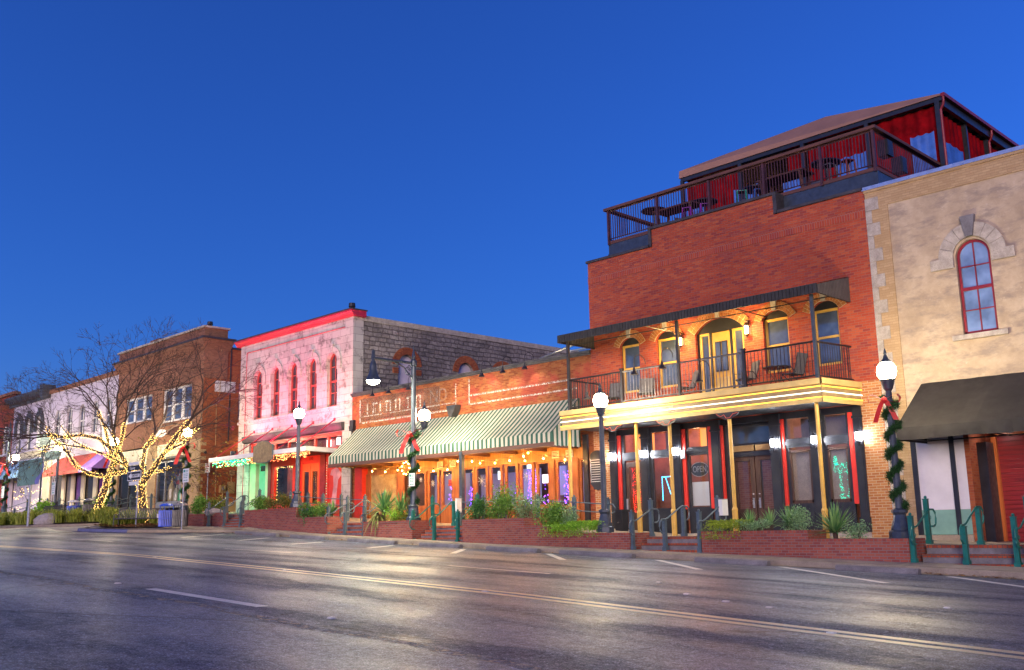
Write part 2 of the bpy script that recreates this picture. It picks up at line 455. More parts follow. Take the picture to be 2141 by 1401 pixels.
M_CREAM = plain("cream_paint", (0.62,0.54,0.38), 0.6, 0, 0.12, 2)
M_COPING = plain("dark_coping", (0.05,0.045,0.05), 0.6, 0.1, 0.4, 3)
M_DKTRIM = plain("dark_green_grey_trim", (0.06,0.07,0.085), 0.55, 0, 0.3, 3)
M_CLOTHBLACK = plain("black_canvas", (0.018,0.017,0.022), 0.75, 0, 0.4, 4)
M_CLOTHBROWN = plain("dark_brown_canvas", (0.020,0.017,0.017), 0.8, 0, 0.3, 1.2)
M_TENT = plain("tan_brown_canvas", (0.31,0.165,0.115), 0.7, 0, 0.12, 0.8)
M_CURTAIN = plain("red_curtain", (0.20,0.002,0.005), 0.9, 0, 0.45, 2.5, 0.08)
M_VINYL = plain("clear_vinyl", (0.05,0.15,0.50), 0.5, 0, 0.35, 2.2)
M_RIBBON = plain("red_ribbon", (0.62,0.03,0.03), 0.5, 0, 0.2, 4)
M_SIGNGREEN = plain("sign_green", (0.18,0.33,0.24), 0.5, 0, 0.06, 2)
M_SIGNWHITE = plain("sign_white", (0.72,0.74,0.72), 0.4, 0, 0.05, 2)
M_SIGNTEAL = plain("sign_text_green", (0.03,0.30,0.22), 0.5)
M_SIGNRED = plain("sign_text_red", (0.55,0.03,0.03), 0.5)
M_SIGNBLACK = plain("sign_black", (0.02,0.02,0.02), 0.5)
M_BINBLUE = plain("blue_bin_paint", (0.015,0.085,0.62), 0.4, 0, 0.2, 4)
M_PURPLE = plain("purple_blind", (0.20,0.05,0.30), 0.6)
M_BLUECANVAS = plain("pale_blue_canvas", (0.30,0.52,0.75), 0.7, 0, 0.2, 1)
M_REDCANVAS = plain("red_canvas", (0.60,0.09,0.06), 0.7, 0, 0.15, 2)
M_VIOLETCANVAS = plain("violet_canvas", (0.24,0.13,0.46), 0.7, 0, 0.15, 2)
M_PLAQUE = plain("plaque_brown", (0.25,0.17,0.08), 0.6, 0, 0.3, 6)
M_PAPER = plain("paper", (0.70,0.62,0.45), 0.7, 0, 0.08, 4)
M_SOIL = concrete("planting_soil", (0.075,0.05,0.035), 6, 0.5)
M_DKWALL = plain("dark_interior", (0.035,0.022,0.016), 0.7, 0, 0.4, 1.5)
M_PLASTIC = plain("purple_plastic", (0.30,0.03,0.42), 0.4)
M_PLASTICBLUE = plain("blue_plastic", (0.03,0.12,0.42), 0.4)
M_GREYCHAIR = plain("grey_mesh_fabric", (0.10,0.10,0.12), 0.7, 0, 0.2, 6)
def wood(name, a, b, rough=0.45, vertical=True, sc=1.0, boards=0.0):
    t = NT(name)
    x, y, z = t.sep(t.coord()); u = t.math('ADD', x, y)
    v = t.comb(t.math('MULTIPLY', u, 12*sc), t.math('MULTIPLY', z, 0.9*sc), 0.0) if vertical else t.comb(t.math('MULTIPLY', u, 0.9*sc), t.math('MULTIPLY', z, 14*sc), 0.0)
    n = t.noise(1.0, 5, 0.6, v, 0.6)
    c = t.ramp(n, [(0.3, a), (0.7, b)])
    if boards:
        w = t.math('FRACT', t.math('MULTIPLY', u if vertical else z, 1.0/boards))
        g = t.ramp(w, [(0.0, 0.25), (0.07, 1.0), (0.93, 1.0), (1.0, 0.25)])
        c = t.mix(1.0, c, g, 'MULTIPLY')
        t.bump(g, 0.01, 0.7)
    return t.set(c, rough)
M_WOOD = wood("varnished_wood", (0.21,0.055,0.014), (0.40,0.13,0.03))
M_WOODBOARD = wood("wood_boarding", (0.34,0.13,0.03), (0.50,0.22,0.06), boards=0.11)
M_WOODDARK = wood("weathered_deck_wood", (0.06,0.025,0.022), (0.16,0.06,0.045), 0.7, False)
M_DOORWOOD = wood("dark_door_wood", (0.035,0.016,0.010), (0.085,0.04,0.022))
M_ROLLDOOR = wood("red_plank_shutter", (0.16,0.010,0.010), (0.36,0.025,0.02), 0.4, False, 1.0, boards=0.125)
M_ORANGEDOOR = wood("orange_stained_door", (0.50,0.12,0.02), (0.62,0.18,0.04), 0.4)
def tanstone():
    t = NT("rough_tan_stone")
    c = t.ramp(t.noise(2.5, 8, 0.7), [(0.3, (0.28,0.17,0.06)), (0.6, (0.50,0.34,0.14))])
    t.bump(t.noise(3, 7, 0.7), 0.08, 0.9)
    return t.set(c, 0.85)
M_TANSTONE = tanstone()
def stripes(name, a, b, period, duty=0.5):
    t = NT(name)
    x, y, z = t.sep(t.coord())
    f = t.math('FRACT', t.math('MULTIPLY', t.math('ADD', x, t.math('MULTIPLY', y, 0.0)), 1.0/period))
    g = t.math('FRACT', t.math('MULTIPLY', y, 1.0/period))
    nx = t.math('ABSOLUTE', t.sep(t.node("ShaderNodeNewGeometry").outputs['True Normal'])[0])
    sel = t.math('GREATER_THAN', nx, 0.7)
    w = t.math('ADD', t.math('MULTIPLY', f, t.math('SUBTRACT', 1.0, sel)), t.math('MULTIPLY', g, sel))
    s = t.math('GREATER_THAN', w, duty)
    c = t.mix(s, a, b)
    line = t.math('LESS_THAN', t.math('ABSOLUTE', t.math('SUBTRACT', w, duty*0.5)), 0.035)
    c = t.mix(line, c, tuple(q*0.55 for q in a))
    c = t.mix(0.6, c, t.ramp(t.noise(1.3, 6, 0.65), [(0.3, 0.65), (0.7, 1.1)]), 'MULTIPLY')
    t.bump(t.noise(3, 3), 0.02, 0.25)
    return t.set(c, 0.7)
M_STRIPE = stripes("green_white_striped_canvas", (0.52,0.50,0.41), (0.010,0.085,0.06), 0.25, 0.5)
def leafmat(name, a, b, trans=0.25):
    t = NT(name)
    oi = t.node("ShaderNodeNewGeometry").outputs['Random Per Island']
    c = t.ramp(oi, [(0.0, a), (0.55, tuple((p+q)/2 for p, q in zip(a, b))), (1.0, b)])
    t.set(c, 0.55, 0, 0.3)
    td = t.node("ShaderNodeBsdfTranslucent"); t.link(c, td.inputs[0])
    mx = t.node("ShaderNodeMixShader"); mx.inputs[0].default_value = trans
    t.link(t.bsdf.outputs[0], mx.inputs[1]); t.link(td.outputs[0], mx.inputs[2]); t.link(mx.outputs[0], t.n['Material Output'].inputs['Surface'])
    return t.mat
L_BRIGHT = leafmat("bright_leaf", (0.094,0.300,0.019), (0.375,0.637,0.056))
L_MID = leafmat("mid_leaf", (0.056,0.169,0.022), (0.225,0.413,0.066))
L_DARK = leafmat("dark_leaf", (0.027,0.112,0.026), (0.094,0.263,0.056))
L_SAGE = leafmat("sage_leaf", (0.112,0.244,0.112), (0.319,0.506,0.244))
L_YUCCA = leafmat("yucca_blade", (0.056,0.188,0.066), (0.300,0.488,0.169))
L_GRASS = leafmat("ornamental_grass", (0.15,0.22,0.02), (0.44,0.47,0.09))
L_GARLAND = leafmat("garland_needles", (0.010,0.050,0.014), (0.035,0.11,0.028))
L_DEAD = leafmat("dead_leaf", (0.12,0.05,0.02), (0.30,0.15,0.05), 0.0)
L_FLOWER = leafmat("blue_flower", (0.10,0.05,0.35), (0.18,0.08,0.5), 0.0)
M_BARK = plain("bark", (0.055,0.034,0.028), 0.85, 0, 0.4, 6, bump=0.6)
E_GLOBE = emit("lamp_globe_light", (1.0,0.84,0.52), 100)
E_PENDANT = emit("pendant_light", (1.0,0.95,0.66), 300)
E_SCONCE = emit("sconce_light", (0.90,0.94,1.0), 85)
E_LANTERN = emit("lantern_light", (1.0,0.55,0.19), 22)
E_NEONY = emit("yellow_neon", (1.0,0.50,0.05), 1.0)
E_NEONW = emit("white_neon", (1.0,0.90,0.70), 0.9)
E_NEONR = emit("faint_glow_red_neon", (0.5,0.08,0.04), 0.25, False)
E_FAIRY = emit("warm_fairy_light", (1.0,0.58,0.14), 4.0)
E_BULB = emit("amber_bulb", (1.0,0.50,0.11), 430)
E_PURPLE = emit("purple_fairy_light", (0.22,0.05,1.0), 9, False)
E_RED = emit("red_fairy_light", (1.0,0.03,0.02), 2.2, False)
E_TEAL = emit("teal_fairy_light", (0.01,0.75,0.45), .7, False)
E_BLUE = emit("blue_led_light", (0.05,0.50,1.0), 3.2, False)
E_GREENL = emit("green_icicle_light", (0.015,0.9,0.32), 3.0)
E_WARMRED = emit("red_icicle_light", (1.0,0.20,0.07), 3.0)
E_SIGN = emit("lit_sign", (0.75,0.95,1.0), 1.0, False)
G_SKYBRIGHT = dark_glass("sky_reflection_glass", (0.11,0.16,0.27), 0.08, 1.0)  # blue sky reflection put into this pane's base colour
M_SIGNDIM = plain("dim_neon_tube", (0.26,0.26,0.27), 0.4)
G_CLEAR = clear_glass("window_glass")
G_DARK = dark_glass("dark_window_glass")
G_SKY = dark_glass("reflecting_window_glass", (0.045,0.06,0.09), 0.07, 1.0)
def area_spot(name, parent, loc, target, energy, color, size=1.2, blend=0.6, radius=0.06):
    l = bpy.data.lights.new(name, 'SPOT'); l.energy = energy; l.color = color; l.spot_size = size; l.spot_blend = blend; l.shadow_soft_size = radius
    o = bpy.data.objects.new(name, l); COL.objects.link(o)
    o.parent = parent
    o.location = Vector(loc) - WOFF.get(parent.name, Vector((0, 0, 0)))
    o.rotation_euler = (Vector(target)-Vector(loc)).to_track_quat('-Z', 'Y').to_euler()
    return o
def text_mesh(name, body, size, mat, parent, loc, rot=(pi/2, 0, 0), depth=0.004, xscale=1.0, align='CENTER', local=False):
    cu_ = bpy.data.curves.new(name, 'FONT'); cu_.body = body; cu_.size = size; cu_.extrude = depth; cu_.align_x = align; cu_.align_y = 'CENTER'
    tmp = bpy.data.objects.new(name, cu_); COL.objects.link(tmp)
    dg = bpy.context.evaluated_depsgraph_get(); dg.update()
    me = bpy.data.meshes.new_from_object(tmp.evaluated_get(dg))
    bpy.data.objects.remove(tmp); bpy.data.curves.remove(cu_)
    me.name = name; me.materials.clear(); me.materials.append(mat)
    o = bpy.data.objects.new(name, me); COL.objects.link(o)
    o.rotation_euler = rot; o.scale = (xscale, 1, 1)
    w = WOFF.get(parent.name, Vector((0, 0, 0))) if parent is not None else Vector((0, 0, 0))
    o.parent = parent
    o.location = Vector(loc) - (Vector((0, 0, 0)) if local else w)
    return o

# ------------------------------------------------------------------ the sloping street
def pl(tab):
    xs = np.array([t[0] for t in tab]); zs = np.array([t[1] for t in tab])
    return lambda x: float(np.interp(x, xs, zs))
zk = pl([(-200,1.6),(-140,1.2),(-90,.75),(-66,.60),(-60,.64),(-55.6,.58),(-50,.30),(-41.6,.0),(-36,-.25),(-29,-.54),(-21,-.83),(-14.2,-1.07),(-8.3,-1.28),(0,-1.6),(60,-3.8)])
zc = pl([(-200,1.5),(-140,1.1),(-90,.5),(-70,.25),(-50,-.05),(-36.7,-.303),(-26.4,-.518),(-19.7,-.754),(-11.8,-1.06),(-7.3,-1.28),(-4,-1.44),(0,-1.62),(60,-4.2)])
zp = pl([(-200,1.8),(-90,.95),(-66,.80),(-60,.78),(-55.6,.73),(-48,.37),(-43,.31),(-41,.16),(-35.6,-.14),(-33.3,-.22),(-30,-.36),(-27,-.49),(-24.7,-.57),(-19.9,-.71),(-15.3,-.86),(-12.9,-.94),(-10.8,-1.01),(-8.2,-1.08),(0,-1.42),(60,-3.6)])
zt = pl([(-200,2.9),(-90,2.0),(-70,1.70),(-58,1.45),(-55,1.3),(-50,1.1),(-43,.88),(-39.4,.62),(-34,.30),(-30,.12),(-26.5,.10),(-24.2,-.02),(-20,-.34),(-17,-.35),(-13.4,-.47),(-10,-.62),(0,-.9),(60,-3)])
def zr(x, y):
    if y >= 11.5:
        t = min(1, (y-11.5)/11.7); return zc(x)*(1-t)+zk(x)*t
    return zc(x)-max(0, 6-y)*.01

def sheet(name, xs, ys, zf, mat):
    mb = MB(); n = len(ys)
    vs = [(x, y, zf(x, y)) for x in xs for y in ys]
    mb.add(vs, [(i*n+j, (i+1)*n+j, (i+1)*n+j+1, i*n+j+1) for i in range(len(xs)-1) for j in range(n-1)])
    return structure(mk(name, mb, mat, smooth=True))
XS = [-200+i*1.0 for i in range(261)]
g = MB(); g.quad((-1500,-1500,-16), (1500,-1500,-16), (1500,1500,-16), (-1500,1500,-16))
structure(mk("ground", g, M_SOIL))
sheet("road", XS, [-30,-20,-12,-8,-4,-2,0,2,4,6,8,9.5,11.5,13,15,17,19,21,23.4,27.2], zr, M_ASPHALT)

def strip(mb, pts, w, off=0.0035, seg=0.8):
    """painted line of width w along a polyline on the road"""
    P = []
    for (a, b) in zip(pts[:-1], pts[1:]):
        n = max(1, int(math.hypot(b[0]-a[0], b[1]-a[1])/seg))
        P += [(a[0]+(b[0]-a[0])*i/n, a[1]+(b[1]-a[1])*i/n) for i in range(n)]
    P.append(pts[-1])
    vs = []
    for i, p in enumerate(P):
        q0, q1 = P[max(i-1, 0)], P[min(i+1, len(P)-1)]
        dx, dy = q1[0]-q0[0], q1[1]-q0[1]; L = math.hypot(dx, dy); nx, ny = -dy/L*w/2, dx/L*w/2
        for s_ in (1, -1):
            x, y = p[0]+s_*nx, p[1]+s_*ny
            vs.append((x, y, zr(x, y)+off))
    mb.add(vs, [(2*i, 2*i+1, 2*i+3, 2*i+2) for i in range(len(P)-1)])
for y in (11.37, 11.71):
    mb = MB(); strip(mb, [(-140, y), (40, y)], 0.19)
    structure(mk("road_marking", mb, M_YELLOWPAINT))
for (x0, x1, y, w) in [(-16.3,-12.7,7.5,.20),(-29.4,-25.4,15.9,.10),(-18.2,-14.9,15.7,.10),(-42,-38,15.9,.10),(-5.4,-2,7.5,.11),(-56,-52,15.9,.10)]:
    mb = MB(); strip(mb, [(x0, y), (x1, y)], w); structure(mk("road_marking", mb, M_WHITEPAINT))
for a, b in [((-21.5,22.6),(-18.65,20.2)), ((-17.3,22.6),(-14.0,19.9)), ((-13.5,22.7),(-9.3,19.6)), ((-9.3,22.7),(-5.6,19.8)), ((-25.1,22.3),(-23.0,20.0)),
             ((-28.8,22.2),(-27.3,20.0)), ((-32.4,21.6),(-31.4,19.6)), ((-36.8,21.9),(-35.5,19.8)), ((-41.1,22.3),(-39.5,19.4))]:
    mb = MB(); strip(mb, [a, b], 0.20); structure(mk("road_marking", mb, M_WHITEPAINT))
# dark asphalt seam along the edge of the parking bays, and a worn pale wheel line in the near lane
mb = MB(); strip(mb, [(-30, 20.35), (-20, 20.3), (-12, 20.4), (2, 20.2)], 0.035); structure(mk("road_seam", mb, M_COPING))

def worn_line():
    t = NT("worn_pale_seam")
    t.set((0.42,0.36,0.30), 0.85, 0, 0.1)
    tr_ = t.node("ShaderNodeBsdfTransparent"); mx = t.node("ShaderNodeMixShader")
    t.link(t.ramp(t.noise(4.5, 6, 0.8), [(0.44, 0.0), (0.6, 0.85)]), mx.inputs[0]); t.link(tr_.outputs[0], mx.inputs[1]); t.link(t.bsdf.outputs[0], mx.inputs[2]); t.link(mx.outputs[0], t.n['Material Output'].inputs['Surface'])
    return t.mat
mb = MB(); strip(mb, [(-60+i*.8, 6.87+.07*sin(i*.9)+.05*sin(i*2.3)) for i in range(70)], 0.20, .003); structure(mk("road_seam", mb, worn_line()))
rm_ = MB()
for (x, y) in [(-3,11.49),(-6.2,11.49),(-12.4,11.49),(-18.6,11.49),(-24.8,11.49),(-31,11.49),(-11.0,7.5),(-17.6,7.5),(-12.0,15.7),(-21.8,15.7),(-6.5,15.7),(-10.2,14.1),(-9.1,13.6),(-8.2,13.4)]:
    z = zr(x, y); rm_.prism([(-.05,0),(.05,0),(.03,.018),(-.03,.018)], x-.05, x+.05, 'x'); rm_.v[-8:] = [(p[0], p[1]+y, p[2]+z) for p in rm_.v[-8:]]
structure(mk("road_reflectors", rm_, M_WHITEPAINT))
# kerbs
def kerb(name, path, mat, w=0.30, h=0.15, zf=None):
    mb = MB(); vs = []
    P = []
    for (a, b) in zip(path[:-1], path[1:]):
        n = max(1, int(math.hypot(b[0]-a[0], b[1]-a[1])/1.0))
        P += [(a[0]+(b[0]-a[0])*i/n, a[1]+(b[1]-a[1])*i/n) for i in range(n)]
    P.append(path[-1])
    for i, p in enumerate(P):
        q0, q1 = P[max(i-1, 0)], P[min(i+1, len(P)-1)]
        dx, dy = q1[0]-q0[0], q1[1]-q0[1]; L = math.hypot(dx, dy); nx, ny = dy/L, -dx/L
        z = zr(*p)
        if True:
            vs += [(p[0]-nx*.32, p[1]-ny*.32, z+.012), (p[0], p[1], z+.012), (p[0]+nx*.03, p[1]+ny*.03, z+h-.03), (p[0]+nx*.06, p[1]+ny*.06, z+h), (p[0]+nx*w, p[1]+ny*w, z+h+.005)]
    n = 5
    mb.add(vs, [(i*n+k, i*n+k+1, (i+1)*n+k+1, (i+1)*n+k) for i in range(len(P)-1) for k in range(n-1)])
    return structure(mk(name, mb, mat))
# path runs so that the pavement lies on its right-hand side (dy,-dx): heading -X puts +Y there
kerb("kerb", [(40,23.2),(-40.5,23.2),(-42.4,22.9),(-44.0,21.9),(-45.2,20.9),(-46.6,20.15)], M_CONC)
kerb("kerb", [(-46.6,20.15),(-50.4,19.45),(-51.2,19.6)], M_KERBBLUE)
kerb("kerb", [(-51.2,19.6),(-51.9,20.4),(-52.3,21.6),(-52.6,23.4),(-52.8,26.0)], M_CONC)
kerb("kerb", [(-54.6,26.0),(-55.4,22.4),(-56.2,21.6),(-58.6,20.9),(-66,20.5),(-120,20.5)], M_CONC)

# pavement strip between kerb and planters, bulb-out with bench, grass bed kerbed to the left
sheet("pavement", [-42.5+i*0.5 for i in range(166)], [23.46, 24.2, 24.6], lambda x, y: (zk(x)+.155)*(1-min(1, (y-23.46)/.74)) + zp(x)*min(1, (y-23.46)/.74), M_PAVE)
def patchpoly(name, poly, zf, mat):
    """ground patch: grid cells clipped to a polygon by triangulating the outline with inner rows"""
    mb = MB()
    ys = sorted({p[1] for p in poly} | {min(p[1] for p in poly)+0.7*i for i in range(60) if min(p[1] for p in poly)+0.7*i < max(p[1] for p in poly)})
    def xr(y):
        xs = []
        for (a, b) in zip(poly, poly[1:]+poly[:1]):
            if a[1] == b[1]:
                if abs(a[1]-y) < 1e-9: xs += [a[0], b[0]]
                continue
            if min(a[1], b[1])-1e-9 <= y <= max(a[1], b[1])+1e-9:
                xs.append(a[0]+(b[0]-a[0])*(y-a[1])/(b[1]-a[1]))
        return min(xs), max(xs)
    n = 12; rows = []
    for y in ys:
        a, b = xr(y); rows.append([(a+(b-a)*i/n, y) for i in range(n+1)])
    vs = [(x, y, zf(x, y)) for r in rows for (x, y) in r]
    m = n+1
    mb.add(vs, [(i*m+k, i*m+k+1, (i+1)*m+k+1, (i+1)*m+k) for i in range(len(rows)-1) for k in range(n)])
    return mk(name, mb, mat, smooth=True)
zbulb = lambda x, y: (zr(x, y)+.16) if y < 24 else max(zr(x, y)+.16, zp(x)+.0)
structure(patchpoly("pavement", [(-42.0,23.35),(-43.6,22.55),(-45.0,21.4),(-46.5,20.45),(-50.3,19.75),(-51.3,20.3),(-51.9,21.6),(-52.25,23.4),(-52.4,26.0),(-42.0,26.0)], zbulb, M_PAVE))
structure(patchpoly("planting_bed", [(-46.9,20.9),(-49.6,20.1),(-51.2,20.7),(-51.8,22),(-52.1,23.6),(-48.5,23.2),(-46.9,21.9)], lambda x, y: zbulb(x, y)+.05, M_SOIL))
structure(patchpoly("planting_bed", [(-120,20.8),(-66,20.8),(-58.7,21.2),(-56.4,21.9),(-55.7,22.6),(-55,26.0),(-120,26.0)], lambda x, y: zr(x, y)+.16+.16*(y-20.8)/5, M_SOIL))
structure(patchpoly("alley_drive", [(-50.4,19.2),(-66,20.2),(-58.6,20.7),(-56.1,21.4),(-55.3,22.4),(-54.5,27.0),(-52.7,27.0),(-52.4,23.4),(-52.1,21.6),(-51.7,20.4),(-51.0,19.4)], lambda x, y: zr(x, y)+.014, M_LIGHTCONC))
# upper terrace in front of the shops
mb = MB()
xs = [-120+i*1.0 for i in range(146)]
for i in range(len(xs)-1):
    a, b = xs[i], xs[i+1]
    mb.quad((a,25.2,zt(a)), (b,25.2,zt(b)), (b,31.0,zt(b)), (a,31.0,zt(a)))
    mb.quad((a,25.2,zt(a)-1.6), (b,25.2,zt(b)-1.6), (b,25.2,zt(b)), (a,25.2,zt(a)))
structure(mk("terrace_pavement", mb, M_TERR))

# ------------------------------------------------------------------ stairs and planters
def stairs(label, x0, x1, zb, ztop, n):
    t = thing("brick_stairs", label, "stairs", ((x0+x1)/2, 24.4, zb), "brick edged stairs up from the pavement")
    run, h = 0.30, (ztop-zb)/n
    base = MB()
    base.box(x0, x1, 24.24, 25.2, zb-.6, zb+.004)
    mk("step_foot", base, M_TREAD, t)
    for i in range(n):
        y0 = 25.2-run*(n-i)*min(1.0, 0.86/(run*n)); z1 = zb+h*(i+1)
        r = MB(); r.box(x0, x1, y0, 25.21+i*.002, z1-h-.02, z1-.075); mk("riser", r, M_RISER, t)
        q = MB(); q.box(x0+.004, x1-.004, y0-.025, 25.21+i*.002, z1-.072, z1); mk("tread", q, M_TREAD, t)
    return t
stairs("two step brick edged stairs in front of the plank shutter door", -10.68, -8.2, -1.04, -.60, 2)
stairs("two step brick edged stairs below the double doors with gold posts", -19.42, -17.0, -.74, -.345, 2)
stairs("tall four step brick edged stairs below the striped awning's picnic table", -30.1, -27.45, -.45, .12, 4)
stairs("three step brick edged stairs at the left end of the striped awning", -35.85, -33.42, -.17, .32, 3)
stairs("brick edged stairs by the alley, between planter and electrical boxes", -45.4, -43.0, .34, .88, 4)

def planter(label, segs, ends=(True, True), y0=24.2, y1=25.18):
    x0, x1 = segs[0][0], segs[-1][1]
    t = thing("brick_planter", label, "planter", ((x0+x1)/2, (y0+y1)/2, zp((x0+x1)/2)), "raised brick planters along the pavement")
    w = MB(); s = MB(); cp = MB()
    for k, (a, b, top) in enumerate(segs):
        zb = min(zp(a), zp(b))-.25
        w.box(a, b, y0, y0+.20, zb, top-.07)
        cp.box(a, b, y0-.012, y0+.212, top-.07, top)
        w.box(a, b, y1-.2, y1+.005, zb, top-.003)
        if k == 0 or abs(segs[k-1][2]-top) > .01:
            lo = zb
            w.box(a+.004, a+.2, y0+.2, y1-.2, lo, top-.006)
        if k == len(segs)-1 or segs[k+1][2] < top:
            w.box(b-.2, b-.004, y0+.2, y1-.2, zb, top-.006)
        s.box(a+.1, b-.1, y0+.19, y1-.19, zb, top-.09)
    mk("brick_wall", w, M_PLANTER, t); mk("brick_coping", cp, M_TREAD2, t); mk("soil", s, M_SOIL, t)
    return t
M_TREAD2 = brick("coping_brick", [(0.34,0.085,0.06),(0.40,0.11,0.075),(0.28,0.075,0.065)], (0.2,0.15,0.14), 0.11, 0.3, 0.009)
planter("long brick planter at the pink lit stone building, stepping down towards the striped awning", [(-42.9,-38.42,1.06),(-38.42,-35.95,.62)])
planter("short brick planter with tall drooping yucca under the striped awning", [(-33.38,-30.2,.36)])
planter("brick planter in three levels with big green shrubs under the striped awning's doors", [(-27.3,-24.12,.33),(-24.12,-23.02,.06),(-23.02,-19.55,-.21)])
planter("brick planter with yuccas and grey green bushes in front of the black shopfront", [(-16.9,-13.52,-.20),(-13.52,-10.82,-.43)])
planter("brick planter end cut off by the right edge of the view", [(-8.1,-3.0,-.38)])
planter("low weathered brick planter by the alley behind the rubbish bins", [(-50.6,-46.95,.98)])
sw = MB(); sw.box(-46.8, -45.42, 24.5, 24.72, .1, 1.0)
tag(mk("stair_side_wall", sw, M_PLANTER), "plain pinkish brick wall beside the alley stairs, between two green posts", "low wall")

# concrete wheel stops
def wheel_stop():
    mb = MB(); L = 0.95
    prof = [(-.10,0),(.10,0),(.075,.10),(.05,.125),(-.05,.125),(-.075,.10)]
    mb.prism(prof, -L, L, 'x')
    return mb
ws0 = None
for (xa, ya, xb, yb, lab) in [(-21.2,22.85,-18.3,22.8,"grey wheel stop below the street lamp by the gold posts"),(-16.1,22.75,-13.9,22.8,"grey wheel stop below the planter of yuccas, black at its left end"),
        (-12.0,22.75,-10.0,22.8,"nearest grey wheel stop, below the garlanded lamp"),(-24.4,22.75,-22.1,22.8,"grey wheel stop below the middle of the stepped shrub planter"),
        (-27.9,22.75,-25.8,22.8,"grey wheel stop in front of the tall four step stairs"),(-32.3,22.75,-30.9,22.8,"pale broken wheel stop piece below the yucca planter, left half"),
        (-30.75,22.7,-29.4,22.8,"pale broken wheel stop piece below the yucca planter, right half"),(-36.4,22.75,-33.9,22.8,"pale wheel stop in front of the pink lit building's planter"),
        (-41.0,22.75,-37.6,22.8,"farthest pale wheel stop with leaves against it, near the alley stairs"),(-7.3,22.75,-5.2,22.8,"wheel stop end cut off at the right edge")]:
    if ws0 is None:
        ws0 = mk("wheel_stop", wheel_stop(), M_STOP); o = ws0
    else:
        o = ws0.copy(); COL.objects.link(o)
    cx = (xa+xb)/2
    o.location = (cx, (ya+yb)/2, zr(cx, 22.8)+.005)
    o.rotation_euler = (0, math.atan2(-(zr(xb, 22.8)-zr(xa, 22.8)), xb-xa), math.atan2(yb-ya, xb-xa))
    o.scale = ((xb-xa)/1.9, 1.0, 1.0)
    tag(o, lab, "wheel stop", "concrete wheel stops along the kerb")
# fallen leaves in the gutter and by the alley corner
lv = MB()
for i in range(420):
    if i < 150: x, y = RND.uniform(-10, -5.5), 23.1-abs(RND.gauss(0, .12))
    elif i < 260: x, y = RND.uniform(-42.5, -37), 22.95+RND.gauss(0, .25)
    elif i < 330: x, y = RND.uniform(-30, -27.5), 24.3+RND.uniform(0, .3)
    else: x, y = RND.uniform(-34, -20), 23.05-abs(RND.gauss(0, .1))
    z = (zr(x, y)+.03) if y < 23.2 else zp(x)+.03
    a = RND.uniform(0, 6.28); r = RND.uniform(.03, .06); dz = RND.uniform(-.02, .03)
    lv.quad((x+r*cos(a), y+r*sin(a), z), (x-r*sin(a)*.6, y+r*cos(a)*.6, z+dz), (x-r*cos(a), y-r*sin(a), z+.01), (x+r*sin(a)*.6, y-r*cos(a)*.6, z-dz*.5))
o = mk("fallen_leaves", lv, L_DEAD); o['kind'] = 'stuff'

# ------------------------------------------------------------------ red brick building with balcony
B = thing("brick_building", "tall red brick building with a neon edged balcony, black shopfront and rooftop deck", "building", (-18.5, 28, -.5))
SHOP = (-23.38, -13.58, -.8, 3.45, 0)
wins = [(-22.70,-21.82,4.75,6.55,.24), (-21.05,-20.17,4.75,6.55,.24), (-16.70,-15.78,4.75,6.55,.24), (-14.95,-14.05,4.75,6.55,.24)]
door = (-19.36,-17.44,4.12,6.45,.45)
w = MB()
zs_ = 10.0
wall_xz(w, -24.15, -12.9, -1.2, 9.98, 28.0, [SHOP, door]+wins, 0.28)
w.box(-21.08, -15.92, 28.0, 28.4, 9.98, 10.63)
w.quad((-24.15,28,-1.2), (-24.15,42,-1.2), (-24.15,42,9.98), (-24.15,28,9.98))
w.quad((-12.9,28,9.98), (-12.9,42,9.98), (-12.9,42,-1.2), (-12.9,28,-1.2))
w.quad((-24.15,42,-1.2), (-12.9,42,-1.2), (-12.9,42,9.98), (-24.15,42,9.98))
mk("wall", w, M_BRICK, B)
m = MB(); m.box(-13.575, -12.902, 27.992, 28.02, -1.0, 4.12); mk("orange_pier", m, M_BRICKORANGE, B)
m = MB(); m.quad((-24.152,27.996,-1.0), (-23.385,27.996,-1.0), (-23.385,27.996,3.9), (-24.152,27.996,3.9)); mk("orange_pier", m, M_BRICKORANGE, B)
r = MB(); r.quad((-24.1,28.1,9.7), (-12.95,28.1,9.7), (-12.95,42,9.7), (-24.1,42,9.7)); mk("roof", r, M_COPING, B)
s = MB(); s.box(-24.152, -12.9, 27.985, 28.0, 9.15, 9.40)
mk("soldier_course", s, M_SOLDIER, B)
s = MB(); s.box(-24.2, -21.1, 27.93, 28.45, 9.98, 10.07); s.box(-21.14, -21.02, 27.93, 28.42, 9.98, 10.68)
s.box(-21.16, -15.86, 27.925, 28.46, 10.63, 10.72); s.box(-15.98, -15.85, 27.93, 28.42, 9.98, 10.68); s.box(-15.87, -12.9, 27.93, 28.45, 9.98, 10.07)
mk("parapet_coping", s, M_COPING, B)
M_STAIN = plain("rain_stain", (0.10,0.05,0.05), 0.9)
